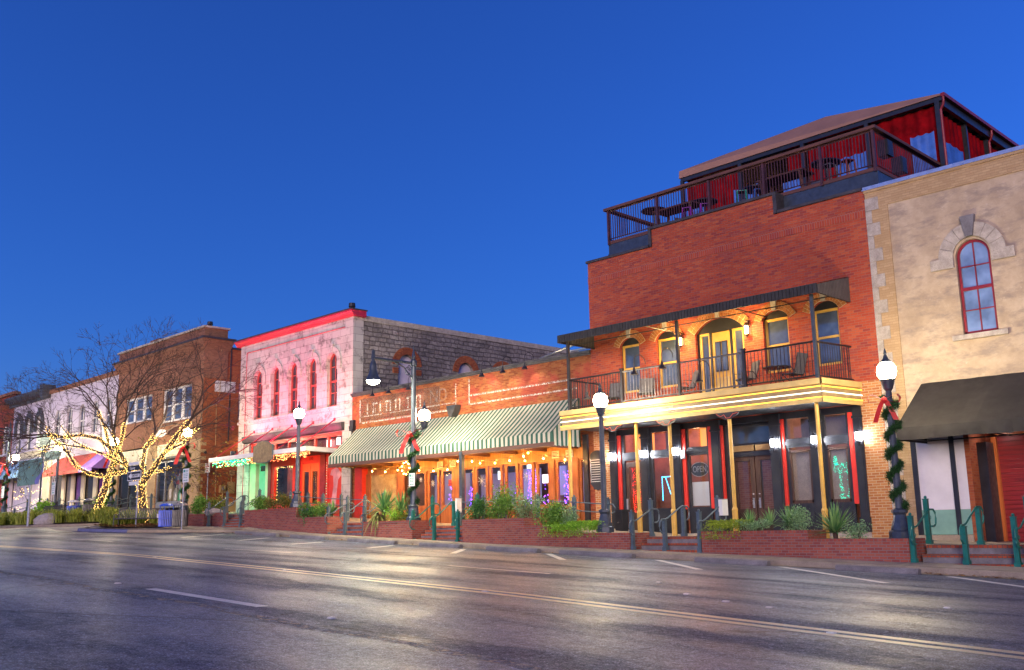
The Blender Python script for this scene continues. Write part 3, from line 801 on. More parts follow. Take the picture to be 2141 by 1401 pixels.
def seg_arch_window(parent, op, y=28.0, meet=None):
    a, b, c, d, rise = op
    cx = (a+b)/2
    f = MB()
    yw = y+.16
    t_ = .07
    f.box(a+.02, a+.02+t_, yw-.04, yw+.03, c, d-.06); f.box(b-.02-t_, b-.02, yw-.04, yw+.03, c, d-.06)
    f.box(a+.02, b-.02, yw-.045, yw+.035, d-.10, d-.02); f.box(a+.02, b-.02, yw-.045, yw+.035, c, c+.09)
    f.box(a+.09, b-.09, yw-.035, yw+.025, (c+d)/2-.035, (c+d)/2+.035)
    fo = mk("window", f, M_GOLD, parent)
    p = MB(); p.quad((a+.05,yw+.01,c), (b-.05,yw+.01,c), (b-.05,yw+.01,d), (a+.05,yw+.01,d)); mk("pane", p, G_SKY, fo)
    h = MB(); h.prism([(a+.002, d-.02)]+arch_pts(a+.002, b-.002, d, rise-.002)+[(b-.002, d-.02)], yw-.05, yw+.04); h.box(a+.002, a+.02, yw-.05, yw+.04, c, d-.02); h.box(b-.02, b-.002, yw-.05, yw+.04, c, d-.02)
    mk("black_infill", h, M_BLACK, fo)
    arch_hood(parent, op, y)
def arch_hood(parent, op, y=28.0, th=.27, ext=.10):
    a, b, c, d, rise = op
    h = (b-a)/2; R = (h*h+rise*rise)/(2*rise); cx = (a+b)/2; cz = d+rise-R
    t0 = math.atan2(d-cz, -h)+ext/R; t1 = math.atan2(d-cz, h)-ext/R
    m = MB(); n = 15
    for row, (ra, rb) in enumerate(((R+.012, R+th*.48), (R+th*.52, R+th))):
        for i in range(n):
            u0 = t0+(t1-t0)*(i+.06)/n; u1 = t0+(t1-t0)*(i+.94)/n
            m.prism([(cx+ra*cos(u0), cz+ra*sin(u0)), (cx+rb*cos(u0), cz+rb*sin(u0)), (cx+rb*cos(u1), cz+rb*sin(u1)), (cx+ra*cos(u1), cz+ra*sin(u1))], y-.035, y+.02)
    o = mk("brick_arch", m, M_ARCHB, parent)
    g = MB(); g.band(cx, cz, R+.005, R+th+.004, t1, t0, y-.022, y+.02, 15); mk("arch_mortar", g, M_CREAM, o)
    k = MB(); tz = d+rise
    k.prism([(cx-.07, tz-.01), (cx-.10, tz+th+.05), (cx+.10, tz+th+.05), (cx+.07, tz-.01)], y-.075, y+.02)
    mk("keystone", k, M_STONE, o)
M_ARCHB = plain("arch_brick_tone", (0.40,0.15,0.05), 0.75, 0, 0.3, 9)
for op in wins: seg_arch_window(B, op)
# balcony door with sidelights
a, b, c, d, rise = door
dm = MB(); yw = 28.17
dm.prism([(a+.002, d)]+arch_pts(a+.002, b-.002, d, rise-.002)+[(b-.002, d)], yw-.06, yw+.04)
for x in (a+.002, a+.50, b-.60, b-.07): dm.box(x, x+.068, yw-.06, yw+.04, c, d)
dframe = mk("door_frame", dm, M_BLACK, B)
for (x0, x1) in ((a+.08, a+.49), (b-.52, b-.08)):
    f = MB(); f.box(x0, x0+.09, yw-.04, yw+.02, c, d); f.box(x1-.05, x1, yw-.04, yw+.02, c, d); f.box(x0+.09, x1-.05, yw-.04, yw+.02, c, c+.3); f.box(x0+.09, x1-.05, yw-.04, yw+.02, d-.08, d)
    fo = mk("sidelight", f, M_GOLD, dframe)
    p = MB(); p.quad((x0,yw+.005,c), (x1,yw+.005,c), (x1,yw+.005,d), (x0,yw+.005,d)); mk("sidelight_pane", p, G_SKY, dframe)
x0, x1 = a+.575, b-.605
dl = MB(); dl.box(x0, x1, yw-.03, yw+.02, c, d-.02); do = mk("balcony_door", dl, M_GOLD, B)
pn = MB()
for (u0, u1) in ((x0+.13, x0+.13+.22), (x1-.35, x1-.13)):
    for (v0, v1) in ((c+.95, d-.35),):
        pn.box(u0, u1, yw-.055, yw-.028, v0, v1)
mk("door_glazing_frame", pn, M_BLACK, do)
pg = MB()
for (u0, u1) in ((x0+.16, x0+.32), (x1-.32, x1-.16)): pg.box(u0, u1, yw-.062, yw-.05, c+1.0, d-.4)
mk("door_glass", pg, G_SKY, do)
pp = MB()
for (u0, u1) in ((x0+.12, x0+.36), (x1-.36, x1-.12)):
    for (v0, v1) in ((c+.2, c+.75),): pp.box(u0, u1, yw-.045, yw-.028, v0, v1)
mk("door_panel", pp, M_GOLDPALE, do)
arch_hood(B, door, 28.0, .34, .02)

# balcony: a trapezoid floor with a neon fascia, posts, railing
YF = 26.1
M_FASCIA = plain("fascia_grey_gold", (0.20,0.155,0.085), 0.5, 0, 0.3, 2.5)
bal = mk("balcony", (lambda m: (m.prism([(-24.0,YF),(-13.8,YF),(-13.55,28.0),(-24.0,28.0)], 3.47, 4.08, 'z'), m)[1])(MB()), M_FASCIA, B)
tr = MB()
tr.box(-24.05, -13.74, YF-.07, YF-.001, 3.93, 4.10); tr.box(-24.02, -13.77, YF-.045, YF-.001, 3.40, 3.52)
tr.prism([(-13.80+.07,YF-.07),(-13.55+.07,28.0),(-13.55,28.0),(-13.80,YF-.07)], 3.93, 4.10, 'z')
tr.prism([(-13.80+.045,YF-.045),(-13.55+.045,28.0),(-13.55,28.0),(-13.80,YF-.045)], 3.40, 3.52, 'z')
mk("fascia_moulding", tr, M_GOLDPALE, bal)
sf = MB(); sf.quad((-23.95,YF+.02,3.465), (-13.85,YF+.02,3.465), (-13.6,27.98,3.465), (-23.95,27.98,3.465)); mk("soffit", sf, M_BLACK, bal)
for (z, m) in ((3.86, E_NEONY), (3.70, E_NEONW), (3.545, E_NEONY)):
    n = MB(); n.tube([(-24.03,YF-.035,z), (-13.80,YF-.035,z)], .016, 6); mk("neon_tube", n, m, bal)
    n = MB(); n.tube([(-13.755,YF-.02,z), (-13.50,28.0-.02,z)], .016, 6); mk("neon_tube", n, m, bal)
    n = MB(); n.tube([(-24.035,YF-.02,z), (-24.035,27.97,z)], .016, 6); mk("neon_tube", n, m, bal)
# railing panels between posts
posts = [(-23.70, YF+.12), (-21.25, YF+.12), (-18.84, YF+.12), (-16.38, YF+.12), (-13.96, YF+.12)]
M_RAILWHITE = plain("glare_painted_rail", (0.16,0.16,0.18), 0.35, 0.3, 0.4, 4)  # paler copy of the rail, glare put into the middle panels' colour
def rail_panel(p0, p1, z0, z1, mat, parent, name="railing", step=.125, low=.10, thick=.018):
    m = MB()
    P0, P1 = Vector((p0[0], p0[1], 0)), Vector((p1[0], p1[1], 0))
    d = P1-P0; L = d.length; u = d/L
    for z, h in ((z1-.03, .03), (z0+low, .022)):
        m.tube([(P0.x,P0.y,z), (P1.x,P1.y,z)], h, 4)
    k = int(L/step)
    for i in range(1, k):
        q = P0+u*(L*i/k)
        m.box(q.x-thick/2, q.x+thick/2, q.y-thick/2, q.y+thick/2, z0+low, z1-.03)
    return mk(name, m, mat, parent)
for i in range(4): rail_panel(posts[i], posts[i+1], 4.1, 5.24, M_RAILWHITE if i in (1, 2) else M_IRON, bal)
rail_panel((-13.96,YF+.12), (-13.72,27.96), 4.1, 5.24, M_IRON, bal, step=.11)
rail_panel((-23.70,YF+.12), (-23.70,27.96), 4.1, 5.24, M_IRON, bal, step=.11)
for i, (x, y) in enumerate(posts):
    m = MB(); top = 6.62 if i in (0, 2, 4) else 5.30
    m.box(x-.045, x+.045, y-.045, y+.045, 4.08, top)
    if top < 6: m.box(x-.065, x+.065, y-.065, y+.065, 5.28, 5.33)
    mk("balcony_post", m, M_IRON if i != 4 else M_LAMPPOST, bal)
for x, zb in ((-23.78,-.05), (-20.74,-.35), (-19.35,-.36), (-17.05,-.36), (-14.08,-.46)):
    m = MB(); m.lathe([(.085, zb), (.085, zb+.75), (.095, zb+.77), (.08, zb+.83), (.062, zb+.86), (.058, 3.40), (.075, 3.43), (.075, 3.47)], (x, 26.25, 0), 12)
    mk("gold_post", m, M_GOLD, bal, smooth=False)
# unlit red neon scrolls hung under the fascia, tubes given a faint glow
for x in (-21.6, -19.35, -17.0):
    m = MB(); m.prism([(-.42,3.40),(.42,3.40),(.34,3.28),(.20,3.24),(.12,3.18),(-.12,3.18),(-.20,3.24),(-.34,3.28)], YF-.03, YF-.01)
    m.v = [(p[0]+x, p[1], p[2]) for p in m.v]; bo = mk("scroll_board", m, M_BLACK, bal)
    s = MB(); s.tube([(x-.40,YF-.04,3.37), (x-.25,YF-.04,3.28), (x-.12,YF-.04,3.33), (x-.05,YF-.04,3.22), (x+.08,YF-.04,3.22), (x+.2,YF-.04,3.33), (x+.38,YF-.04,3.36)], .008, 5); mk("neon_scroll", s, E_NEONR, bo)

# black canvas awning over the balcony
M_RIB = plain("grey_rib", (0.075,0.07,0.075), .5)
t = thing("balcony_awning", "long black metal awning sloping over the balcony of the red brick building", "awning", (-18.8, 28, 6.5))
aw = MB()
ax0, ax1, ay, az0, az1 = -23.95, -13.62, 25.95, 6.58, 6.86
wz = 7.40
aw.quad((ax0,ay,az1), (ax1,ay,az1), (ax1,27.99,wz), (ax0,27.99,wz))
aw.quad((ax0,ay,az1-.02), (ax1,ay,az1-.02), (ax1,27.99,wz-.02), (ax0,27.99,wz-.02))
N = 84
for i in range(N):      # ribbed valance
    x0 = ax0+(ax1-ax0)*i/N; x1 = ax0+(ax1-ax0)*(i+.86)/N
    aw.box(x0, x1, ay-.02, ay+.01, az0, az1)
aw.box(ax0, ax1, ay+.01, ay+.03, az0, az1-.002)
mk("canopy", aw, M_CLOTHBLACK, t)
for x in (ax1, ax0):
    e = MB(); rb_ = MB(); n = 22
    e.prism([(ay, az0), (27.98, az0), (27.98, wz-.03), (ay, az1-.03)], x-.012, x+.012, 'x')
    for i in range(n):
        y0 = ay+.03+(27.95-ay)*i/n; y1 = y0+.045
        zt_ = lambda y: az1-.03+(wz-az1)*(y-ay)/(28-ay)
        rb_.prism([(y0, az0), (y1, az0), (y1, zt_(y1)), (y0, zt_(y0))], x+.012, x+.03, 'x')
    eo = mk("end_panel", e, M_CLOTHBLACK, t); mk("end_ribs", rb_, M_RIB, eo)
fr = MB()
for x in (ax0+.05, -20, -16.5, ax1-.05):
    fr.tube([(x,ay+.05,az0+.02), (x,27.95,az0+.02)], .02, 5)
fr.tube([(ax0,ay+.9,az0+.03), (ax1,ay+.9,az0+.03)], .018, 5)
mk("awning_frame", fr, M_IRON, t)

# ------------------------------------------------------------------ black shopfront under the balcony
sh = MB()
yS = 28.05
sh.box(-23.38, -13.58, yS+.02, yS+.14, 3.24, 3.45)      # head
for (x0, x1) in ((-23.38,-23.06), (-21.92,-21.60), (-20.62,-20.18), (-18.94,-18.60), (-16.72,-16.34), (-15.28,-14.92), (-13.86,-13.58)):
    sh.box(x0, x1, yS-.09, yS+.10, .12, 3.42); sh.box(x0-.03, x1+.03, yS-.13, yS+.10, -.30, .12); sh.box(x0-.03, x1+.03, yS-.12, yS+.10, 3.05, 3.12)
    sh.box(x0+.06, x1-.06, yS-.11, yS-.088, .35, 2.95)
shop = mk("shopfront", sh, M_BLACK, B)
pb = MB(); pb.box(-23.42, -13.56, yS-.05, yS+.2, -.9, -.29); mk("plinth", pb, M_STONE, shop)
for x0, x1 in ((-23.045,-22.90), (-20.635+.02,-20.55), (-20.175,-20.03), (-19.09,-18.955), (-18.595,-18.53), (-16.335,-16.23), (-14.04,-13.885)):
    r = MB(); r.box(x0, x1, yS-.04, yS+.06, .52, 3.24); mk("red_strip", r, M_REDPAINT, shop)
def shop_window(x0, x1, zsill, zhead, kick=True, mat=M_BLACK, wood=None, trans=True):
    f = MB()
    f.box(x0, x1, yS, yS+.10, 2.32, 2.60); f.box(x0, x1, yS-.03, yS+.08, 2.40, 2.52)
    f.box(x0, x0+.08, yS+.01, yS+.09, 2.60, 3.24); f.box(x1-.08, x1, yS+.01, yS+.09, 2.60, 3.24)
    f.box(x0, x0+.10, yS+.02, yS+.12, .55, 2.32); f.box(x1-.10, x1, yS+.02, yS+.12, .55, 2.32)
    f.box(x0, x1, yS, yS+.10, .45, .58)
    f.box(x0, x1, yS+.02, yS+.10, -.30, .45); f.box(x0+.12, x1-.12, yS-.005, yS+.03, -.15, .33)
    fo = mk("shop_window", f, mat, shop)
    p = MB(); p.quad((x0+.08,yS+.06,2.60), (x1-.08,yS+.06,2.60), (x1-.08,yS+.06,3.24), (x0+.08,yS+.06,3.24)); mk("transom_pane", p, G_CLEAR, fo)
    p = MB(); p.quad((x0+.1,yS+.08,.58), (x1-.1,yS+.08,.58), (x1-.1,yS+.08,2.32), (x0+.1,yS+.08,2.32)); mk("pane", p, G_CLEAR, fo)
    if wood:
        i = MB(); i.box(x0+.10, x0+.16, yS+.03, yS+.10, .6, 2.22); i.box(x1-.16, x1-.10, yS+.03, yS+.10, .6, 2.22); i.box(x0+.1, x1-.1, yS+.03, yS+.10, 2.16, 2.24); i.box(x0+.1, x1-.1, yS+.03, yS+.10, .58, .68)
        mk("inner_frame", i, wood, fo)
    return fo
w2 = shop_window(-21.60, -20.635, .55, 2.3)
w3 = shop_window(-20.03, -19.09, .55, 2.3)
w4 = shop_window(-16.22, -15.28, .55, 2.3, wood=M_DOORWOOD)
w5 = shop_window(-14.92, -14.05, .55, 2.3, wood=M_DOORWOOD)
# single door on the left
f = MB(); x0, x1 = -22.88, -21.92
f.box(x0, x1, yS, yS+.10, 2.30, 2.60); f.box(x0, x0+.13, yS, yS+.1, -.3, 2.3); f.box(x1-.03, x1, yS, yS+.1, -.3, 2.3); f.box(x0, x0+.12, yS, yS+.1, 2.6, 3.24)
sd_ = mk("side_door", f, M_BLACK, shop)
f = MB(); f.box(x0+.15, x0+.30, yS+.03, yS+.09, -.29, 2.25); f.box(x1-.17, x1-.05, yS+.03, yS+.09, -.29, 2.25); f.box(x0+.3, x1-.17, yS+.03, yS+.09, 2.08, 2.25); f.box(x0+.3, x1-.17, yS+.03, yS+.09, -.29, .45)
mk("door_leaf", f, M_DOORWOOD, sd_)
p = MB(); p.quad((x0+.2,yS+.06,.4), (x1-.1,yS+.06,.4), (x1-.1,yS+.06,2.15), (x0+.2,yS+.06,2.15)); p.quad((x0+.1,yS+.06,2.6), (x1,yS+.06,2.6), (x1,yS+.06,3.24), (x0+.1,yS+.06,3.24)); mk("pane", p, G_CLEAR, sd_)
hd = MB(); hd.box(x0+.17, x0+.22, yS-.03, yS+.03, .55, .95); mk("handle", hd, M_GALV, sd_)
# recessed double doors with grille and dark transom
yD = 28.55
f = MB(); x0, x1 = -18.60, -16.72
f.box(x0, x1, yD-.02, yD+.12, 2.56, 3.44); f.box(x0, x0+.15, yS+.1, yD, -.3, 3.4); f.box(x1-.05, x1, yS+.1, yD, -.3, 3.4); f.box(x0, x1, yD-.06, yD+.1, 2.18, 2.34)
dd = mk("entrance_bay", f, M_BLACK, shop)
g_ = MB()
for k in range(2):
    u0 = x0+.1+k*.9
    for i in range(9): g_.box(u0, u0+.82, yD-.05, yD-.03, 2.37+i*.02, 2.38+i*.02)
    g_.box(u0, u0+.82, yD-.03, yD+.02, 2.36, 2.55)
mk("vent_grille", g_, M_TANBOX, dd)
p = MB(); p.quad((x0+.15,yD-.03,2.62), (x1-.1,yD-.03,2.62), (x1-.1,yD-.03,3.2), (x0+.15,yD-.03,3.2)); mk("transom_pane", p, G_DARK, dd)
for k, (u0, u1) in enumerate(((x0+.05, -17.69), (-17.66, x1-.02))):
    l = MB(); zb = -.32
    l.box(u0, u0+.17, yD, yD+.06, zb, 2.18); l.box(u1-.17, u1, yD, yD+.06, zb, 2.18); l.box(u0+.17, u1-.17, yD, yD+.06, 2.04, 2.18); l.box(u0+.17, u1-.17, yD, yD+.06, zb, .47)
    l.box(u0+.25, u1-.25, yD-.015, yD+.01, zb+.18, .36)
    lo = mk("door_leaf", l, M_DOORWOOD, dd)
    q = MB(); q.quad((u0+.17,yD+.03,.47), (u1-.17,yD+.03,.47), (u1-.17,yD+.03,2.04), (u0+.17,yD+.03,2.04)); mk("pane", q, G_CLEAR, dd)
    hx = u1-.10 if k == 0 else u0+.10
    q = MB(); q.box(hx-.03, hx+.03, yD-.02, yD, .5, .82); q.tube([(hx,yD-.02,.55), (hx,yD-.07,.62), (hx,yD-.07,.74), (hx,yD-.02,.80)], .014, 6); q.lathe([(.03,-.01),(.03,.01)], (hx, yD-.01, .95), 10); mk("handle", q, M_GALV, dd)
M_SHOPROOM = plain("shop_room_wall", (0.20,0.11,0.08), 0.8, 0, 0.5, 1.2)
def interior_glow(parent, loc, energy, col):  # unseen point light added to brighten the room behind the glass
    l = bpy.data.lights.new("interior_glow", 'POINT'); l.energy = energy; l.color = col; l.shadow_soft_size = .15
    o = bpy.data.objects.new("interior_glow", l); COL.objects.link(o); o.parent = parent; o.location = loc
# room behind the shopfront
it = MB()
it.quad((-23.4,30.4,-.4), (-13.56,30.4,-.4), (-13.56,30.4,3.5), (-23.4,30.4,3.5)); it.quad((-23.4,28.2,3.5), (-13.56,28.2,3.5), (-13.56,30.4,3.5), (-23.4,30.4,3.5))
it.quad((-23.4,28.2,-.31), (-13.56,28.2,-.31), (-13.56,30.4,-.31), (-23.4,30.4,-.31))
for x in (-23.4, -18.65, -16.6, -13.56): it.quad((x,28.2,-.4), (x,30.4,-.4), (x,30.4,3.5), (x,28.2,3.5))
room = mk("interior", it, M_SHOPROOM, B)
interior_glow(room, (-20.5, 29.4, 3.2), 50, (1.0,0.42,0.2)); interior_glow(room, (-15.1, 29.4, 3.2), 30, (1.0,0.6,0.45)); interior_glow(room, (-22.5, 29.4, 3.2), 22, (1.0,0.3,0.15))
M_BLIND = concrete("dusty_blind", (0.36,0.29,0.25), 2.2, 0.3)
M_BRICKREFLECT = brick("painted_brick_reflection", [(0.20,0.05,0.045),(0.26,0.08,0.06)], (0.24,0.12,0.10), 0.2, 0.07, 0.008)  # brick reflected in the door glass, painted on sheets behind it
q = MB()
for (a_, b_, z0, z1) in ((-16.12,-15.40,.62,2.2), (-14.80,-14.18,.62,2.2)): q.quad((a_,28.22,z0), (b_,28.22,z0), (b_,28.22,z1), (a_,28.22,z1))
mk("window_blind", q, M_BLIND, room)
q = MB()
for (a_, b_) in ((-18.45,-17.85), (-17.5,-16.9)): q.quad((a_,28.70,.4), (b_,28.70,.4), (b_,28.70,2.05), (a_,28.70,2.05))
mk("door_reflection_blind", q, M_BRICKREFLECT, room)
q = MB(); q.quad((-19.96,28.2,.62), (-19.18,28.2,.62), (-19.18,28.2,1.42), (-19.96,28.2,1.42)); mk("paper_sheet", q, M_SIGNWHITE, room)
E_ORANGE = emit("orange_board_glow", (1.0,0.30,0.06), .5, False)  # boards behind the transoms emit the orange room light themselves
q = MB(); q.quad((-22.75,28.9,2.55), (-22.0,28.9,2.55), (-22.0,28.9,3.3), (-22.75,28.9,3.3)); q.quad((-20.0,28.9,2.55), (-19.1,28.9,2.55), (-19.1,28.9,3.3), (-20.0,28.9,3.3)); mk("glow_transom_board", q, E_ORANGE, room)
q = MB(); q.quad((-21.5,28.9,2.6), (-20.7,28.9,2.6), (-20.7,28.9,3.3), (-21.5,28.9,3.3)); q.quad((-16.1,28.9,2.6), (-14.1,28.9,2.6), (-14.1,28.9,3.3), (-16.1,28.9,3.3)); mk("transom_board", q, M_BLIND, room)

# lights and signs at the shopfront
sc0 = None
for x, lab in ((-23.22,"wall sconce nearest the black hanging notice board"),(-21.75,"wall sconce between the red lit door and the blue lit window"),(-20.40,"wall sconce between the blue lit window and the OPEN sign"),
               (-16.52,"wall sconce to the right of the dark double doors"),(-15.10,"wall sconce between the two tall blinds windows behind a gold post"),(-13.66,"wall sconce at the edge of the orange brick pier")):
    loc = (x, 27.96, 2.35)
    if sc0 is None:
        sc0 = thing("wall_sconce", "glowing white "+lab, "wall lamp", loc, "white wall sconces on the black shopfront")
        m = MB(); m.box(-.06, .06, -.02, 0, -.16, .05); m.tube([(0,-.02,-.08), (0,-.10,-.12), (0,-.14,-.04), (0,-.14,.02)], .014, 6); m.box(-.075, .075, -.215, -.065, .0, .02); m.box(-.07, .07, -.21, -.07, .26, .285)
        m.prism([(-.05,.285), (.05,.285), (0,.34)], -.18, -.10, 'y')
        for sx in (-.065, .065):
            for sy in (-.205, -.075): m.box(sx-.006, sx+.006, sy-.006, sy+.006, .02, .26)
        mk("bracket", m, M_IRON, sc0, local=True)
        g = MB(); g.box(-.048, .048, -.188, -.092, .03, .25); mk("lit_glass", g, E_SCONCE, sc0, local=True)
    else:
        dup(sc0, loc, "glowing white "+lab)
t = thing("open_sign", "oval OPEN sign hanging unlit in the shop window with a white paper sheet", "sign", (-19.60, 28.17, 1.84), None)
m = MB(); m.tube([(-19.60+.36*cos(a_), 28.165, 1.84+.24*sin(a_)) for a_ in [2*pi*i/28 for i in range(29)]], .014, 5, cap=False); mk("oval_tube", m, M_SIGNDIM, t)
m = MB(); m.prism([(-19.60+.37*cos(2*pi*i/24), 1.84+.25*sin(2*pi*i/24)) for i in range(24)], 28.185, 28.195); mk("sign_board", m, M_SIGNBLACK, t)
text_mesh("lettering", "OPEN", .30, M_SIGNDIM, t, (-19.60, 28.175, 1.84), xscale=.72)
def dots(name, label, cat, mat, gen, n, r=.012, group=None, kindname="bulbs"):
    m = MB(); rr = random.Random(len(label)*7+n)
    for i in range(n): m.octa(gen(rr, i, n), r*rr.uniform(.7, 1.4))
    return tag(mk(name, m, mat), label, cat, group)
dots("fairy_lights", "curtain of tiny red lights behind the glass of the left shop door", "string lights", E_RED, lambda r, i, n: (-22.52+.08*int(r.random()*6)+r.uniform(-.015,.015), 28.18+r.random()*.05, r.uniform(.1, 2.06)), 330, .011)
def teal(r, i, n):
    k = r.random()
    if k < .18: return (r.uniform(-14.70,-14.58), 28.19, r.uniform(1.70,1.97))
    if k < .5: return (r.uniform(-14.72,-14.2), 28.19, 1.62+r.uniform(-.14,.14))
    if k < .72: return (r.uniform(-14.56,-14.44), 28.19, r.uniform(.70,1.55))
    if k < .9: return (r.uniform(-14.30,-14.2), 28.19, r.uniform(.70,1.6))
    return (r.uniform(-14.58,-14.2), 28.19, r.uniform(.68,.85))
dots("light_up_deer", "deer shaped figure of teal dots of light in the rightmost shop window", "window light", E_TEAL, teal, 260, .011)
m = MB()
for (p, q) in (((-21.20,1.66),(-21.20,.86)), ((-21.20,1.66),(-20.82,1.66)), ((-21.05,1.64),(-20.80,.90))):
    n = int(math.dist(p, q)/.035)
    for i in range(n+1): m.octa((p[0]+(q[0]-p[0])*i/n, 28.18, p[1]+(q[1]-p[1])*i/n), .017)
tag(mk("led_strip_figure", m, E_BLUE), "bright blue LED outline shaped like an easel inside the black shop window", "window light")
t = thing("notice_board", "black hanging notice board with rounded top and rows of white lines on the brick pier", "sign", (-23.95, 27.9, 1.9))
m = MB(); cx = -23.95
m.prism([(cx-.36,1.55)]+[(cx-.36+.36*(1-cos(pi*i/12)), 2.55+.22*sin(pi*i/12)) for i in range(13)]+[(cx+.36,1.55),(cx+.25,1.45),(cx+.2,1.36),(cx,1.30),(cx-.2,1.36),(cx-.25,1.45)], 27.93, 27.97)
mk("board", m, M_BLACK, t)
m = MB()
for i in range(10): m.box(cx-.29, cx+.26, 27.922, 27.932, 1.62+i*.088, 1.635+i*.088)
m.tube([(cx-.32,27.925,1.6),(cx-.32,27.925,2.45)], .006, 4)
mk("white_lines", m, M_SIGNWHITE, t)
m = MB(); m.box(-20.19, -20.0, 27.93, 27.955, 2.22, 2.50); tag(mk("small_notice", m, M_GREY), "small grey notice plate on the shopfront's red strip left of the OPEN sign", "sign")

# carriage lanterns by the balcony door
l0 = None
for x, lab in ((-19.88, "black carriage lantern on the brick left of the gold balcony door"), (-17.21, "black carriage lantern on the brick right of the gold balcony door")):
    loc = (x, 28.0, 6.22)
    if l0 is None:
        l0 = thing("carriage_lantern", lab, "wall lamp", loc, "carriage lanterns beside the balcony door")
        m = MB(); m.box(-.05, .05, -.02, 0, -.1, .2); m.tube([(0,-.02,.05), (0,-.08,.36), (0,-.18,.38), (0,-.18,.30)], .012, 6)
        m.lathe([(.02,.30), (.05,.25), (.11,.20), (.12,.18)], (0,-.18,0), 8); m.lathe([(.10,-.12), (.10,-.10), (.03,-.17), (.015,-.24)], (0,-.18,0), 8)
        for k in range(4): m.tube([(.085*cos(pi/4+k*pi/2), -.18+.085*sin(pi/4+k*pi/2), -.11), (.105*cos(pi/4+k*pi/2), -.18+.105*sin(pi/4+k*pi/2), .18)], .008, 4)
        for sx in (-1, 1): m.tube([(-.07*sx,-.275,-.1), (.08*sx,-.285,.17)], .005, 4)
        mk("lantern_body", m, M_IRON, l0, local=True)
        g = MB(); g.lathe([(.05,-.09), (.062,.16)], (0,-.18,0), 8); mk("lit_glass", g, E_LANTERN, l0, local=True)
        ll = bpy.data.lights.new('lantern_glow', 'POINT'); ll.energy = 45; ll.color = (1.0,0.60,0.20); ll.shadow_soft_size = .12
        lo = bpy.data.objects.new('lantern_glow', ll); COL.objects.link(lo); lo.parent = l0; lo.location = (0,-.55,.02)
    else: dup(l0, loc, lab)
# gooseneck lamps leaning over the balcony rail
def gooseneck(name, label, group, loc, out=.55, drop=.45, up_=.22, mat=M_IRON, flip=1, lit=False):
    t = thing(name, label, "lamp", loc, group)
    m = MB(); pts = [(0,0,0)]
    pts += [(0, -out*.5+out*.5*cos(pi*i/10)*1.0, up_*sin(pi*i/10)+.02) for i in range(11)]
    pts.append((0, -out, -drop*.35))
    m.tube(pts, .013, 6); mk("arm", m, mat, t, local=True)
    s = MB(); y = -out; z = -drop*.35
    s.lathe([(.025, .02), (.045, -.05), (.05, -.10), (.085, -.16), (.13, -.22), (.135, -.235)], (0, y, z), 12); mk("shade", s, M_IRON, t, local=True)
    return t, (0, y, z-.18)
for x, z, lab in ((-22.25-.0, 4.75, "gooseneck lamp on the balcony rail in front of the first window"), (-20.15, 5.34, "gooseneck lamp above the balcony rail left of the middle post"), (-19.0, 5.40, "gooseneck lamp above the balcony rail at the middle post"), (-17.6, 4.80, "gooseneck lamp on the balcony rail in front of the gold door")):
    gooseneck("gooseneck_lamp", "black "+lab, "black gooseneck lamps on the balcony rail", (x, 26.15, z), .62, .55, .26)
# balcony chairs and table
def sling_chair(label, loc, rz):
    t = thing("patio_chair", label, "chair", loc, "balcony chairs", rz)
    m = MB()
    for s in (-1, 1):
        m.tube([(.26*s,-.26,0), (.27*s,-.28,.62), (.27*s,.12,.64), (.25*s,.30,.42)], .014, 6); m.tube([(.25*s,.26,0), (.25*s,-.20,.40)], .014, 6)
        m.tube([(.24*s,-.24,.42), (.24*s,.22,.40), (.24*s,.42,1.02)], .014, 6)
    mk("frame", m, M_IRON, t, local=True)
    m = MB(); m.prism([(-.24,.43), (.20,.40), (.20,.42), (-.24,.45)], -.23, .23, 'x'); mk("seat", m, M_GREYCHAIR, t, local=True)
    m = MB(); m.prism([(.20,.41), (.41,1.02), (.43,1.02), (.22,.41)], -.23, .23, 'x'); mk("backrest", m, M_GREYCHAIR, t, local=True)
    return t
sling_chair("grey sling chair on the balcony between the first and second windows", (-21.0, 27.2, 4.09), .5)
sling_chair("grey sling chair on the balcony just left of the gold door", (-19.3, 27.2, 4.09), -.6)
sling_chair("grey sling chair on the balcony below the window right of the gold door", (-16.9, 27.1, 4.09), -.5)
sling_chair("grey sling chair seen side on beside the round balcony table", (-15.35, 27.3, 4.09), -1.7)
sling_chair("grey sling chair behind the balcony rail at its left end", (-22.5, 27.2, 4.09), .3)
t = thing("patio_table", "round dark table between two sling chairs on the balcony", "table", (-15.9, 27.3, 4.09))
m = MB(); m.lathe([(.42,.68), (.42,.71)], (0,0,0), 20); mk("tabletop", m, M_IRON, t, local=True)
for k in range(4):
    a_ = pi/4+k*pi/2; m = MB(); m.tube([(.34*cos(a_),.34*sin(a_),0), (.12*cos(a_),.12*sin(a_),.36), (.30*cos(a_),.30*sin(a_),.68)], .014, 6); mk("leg", m, M_IRON, t, local=True)

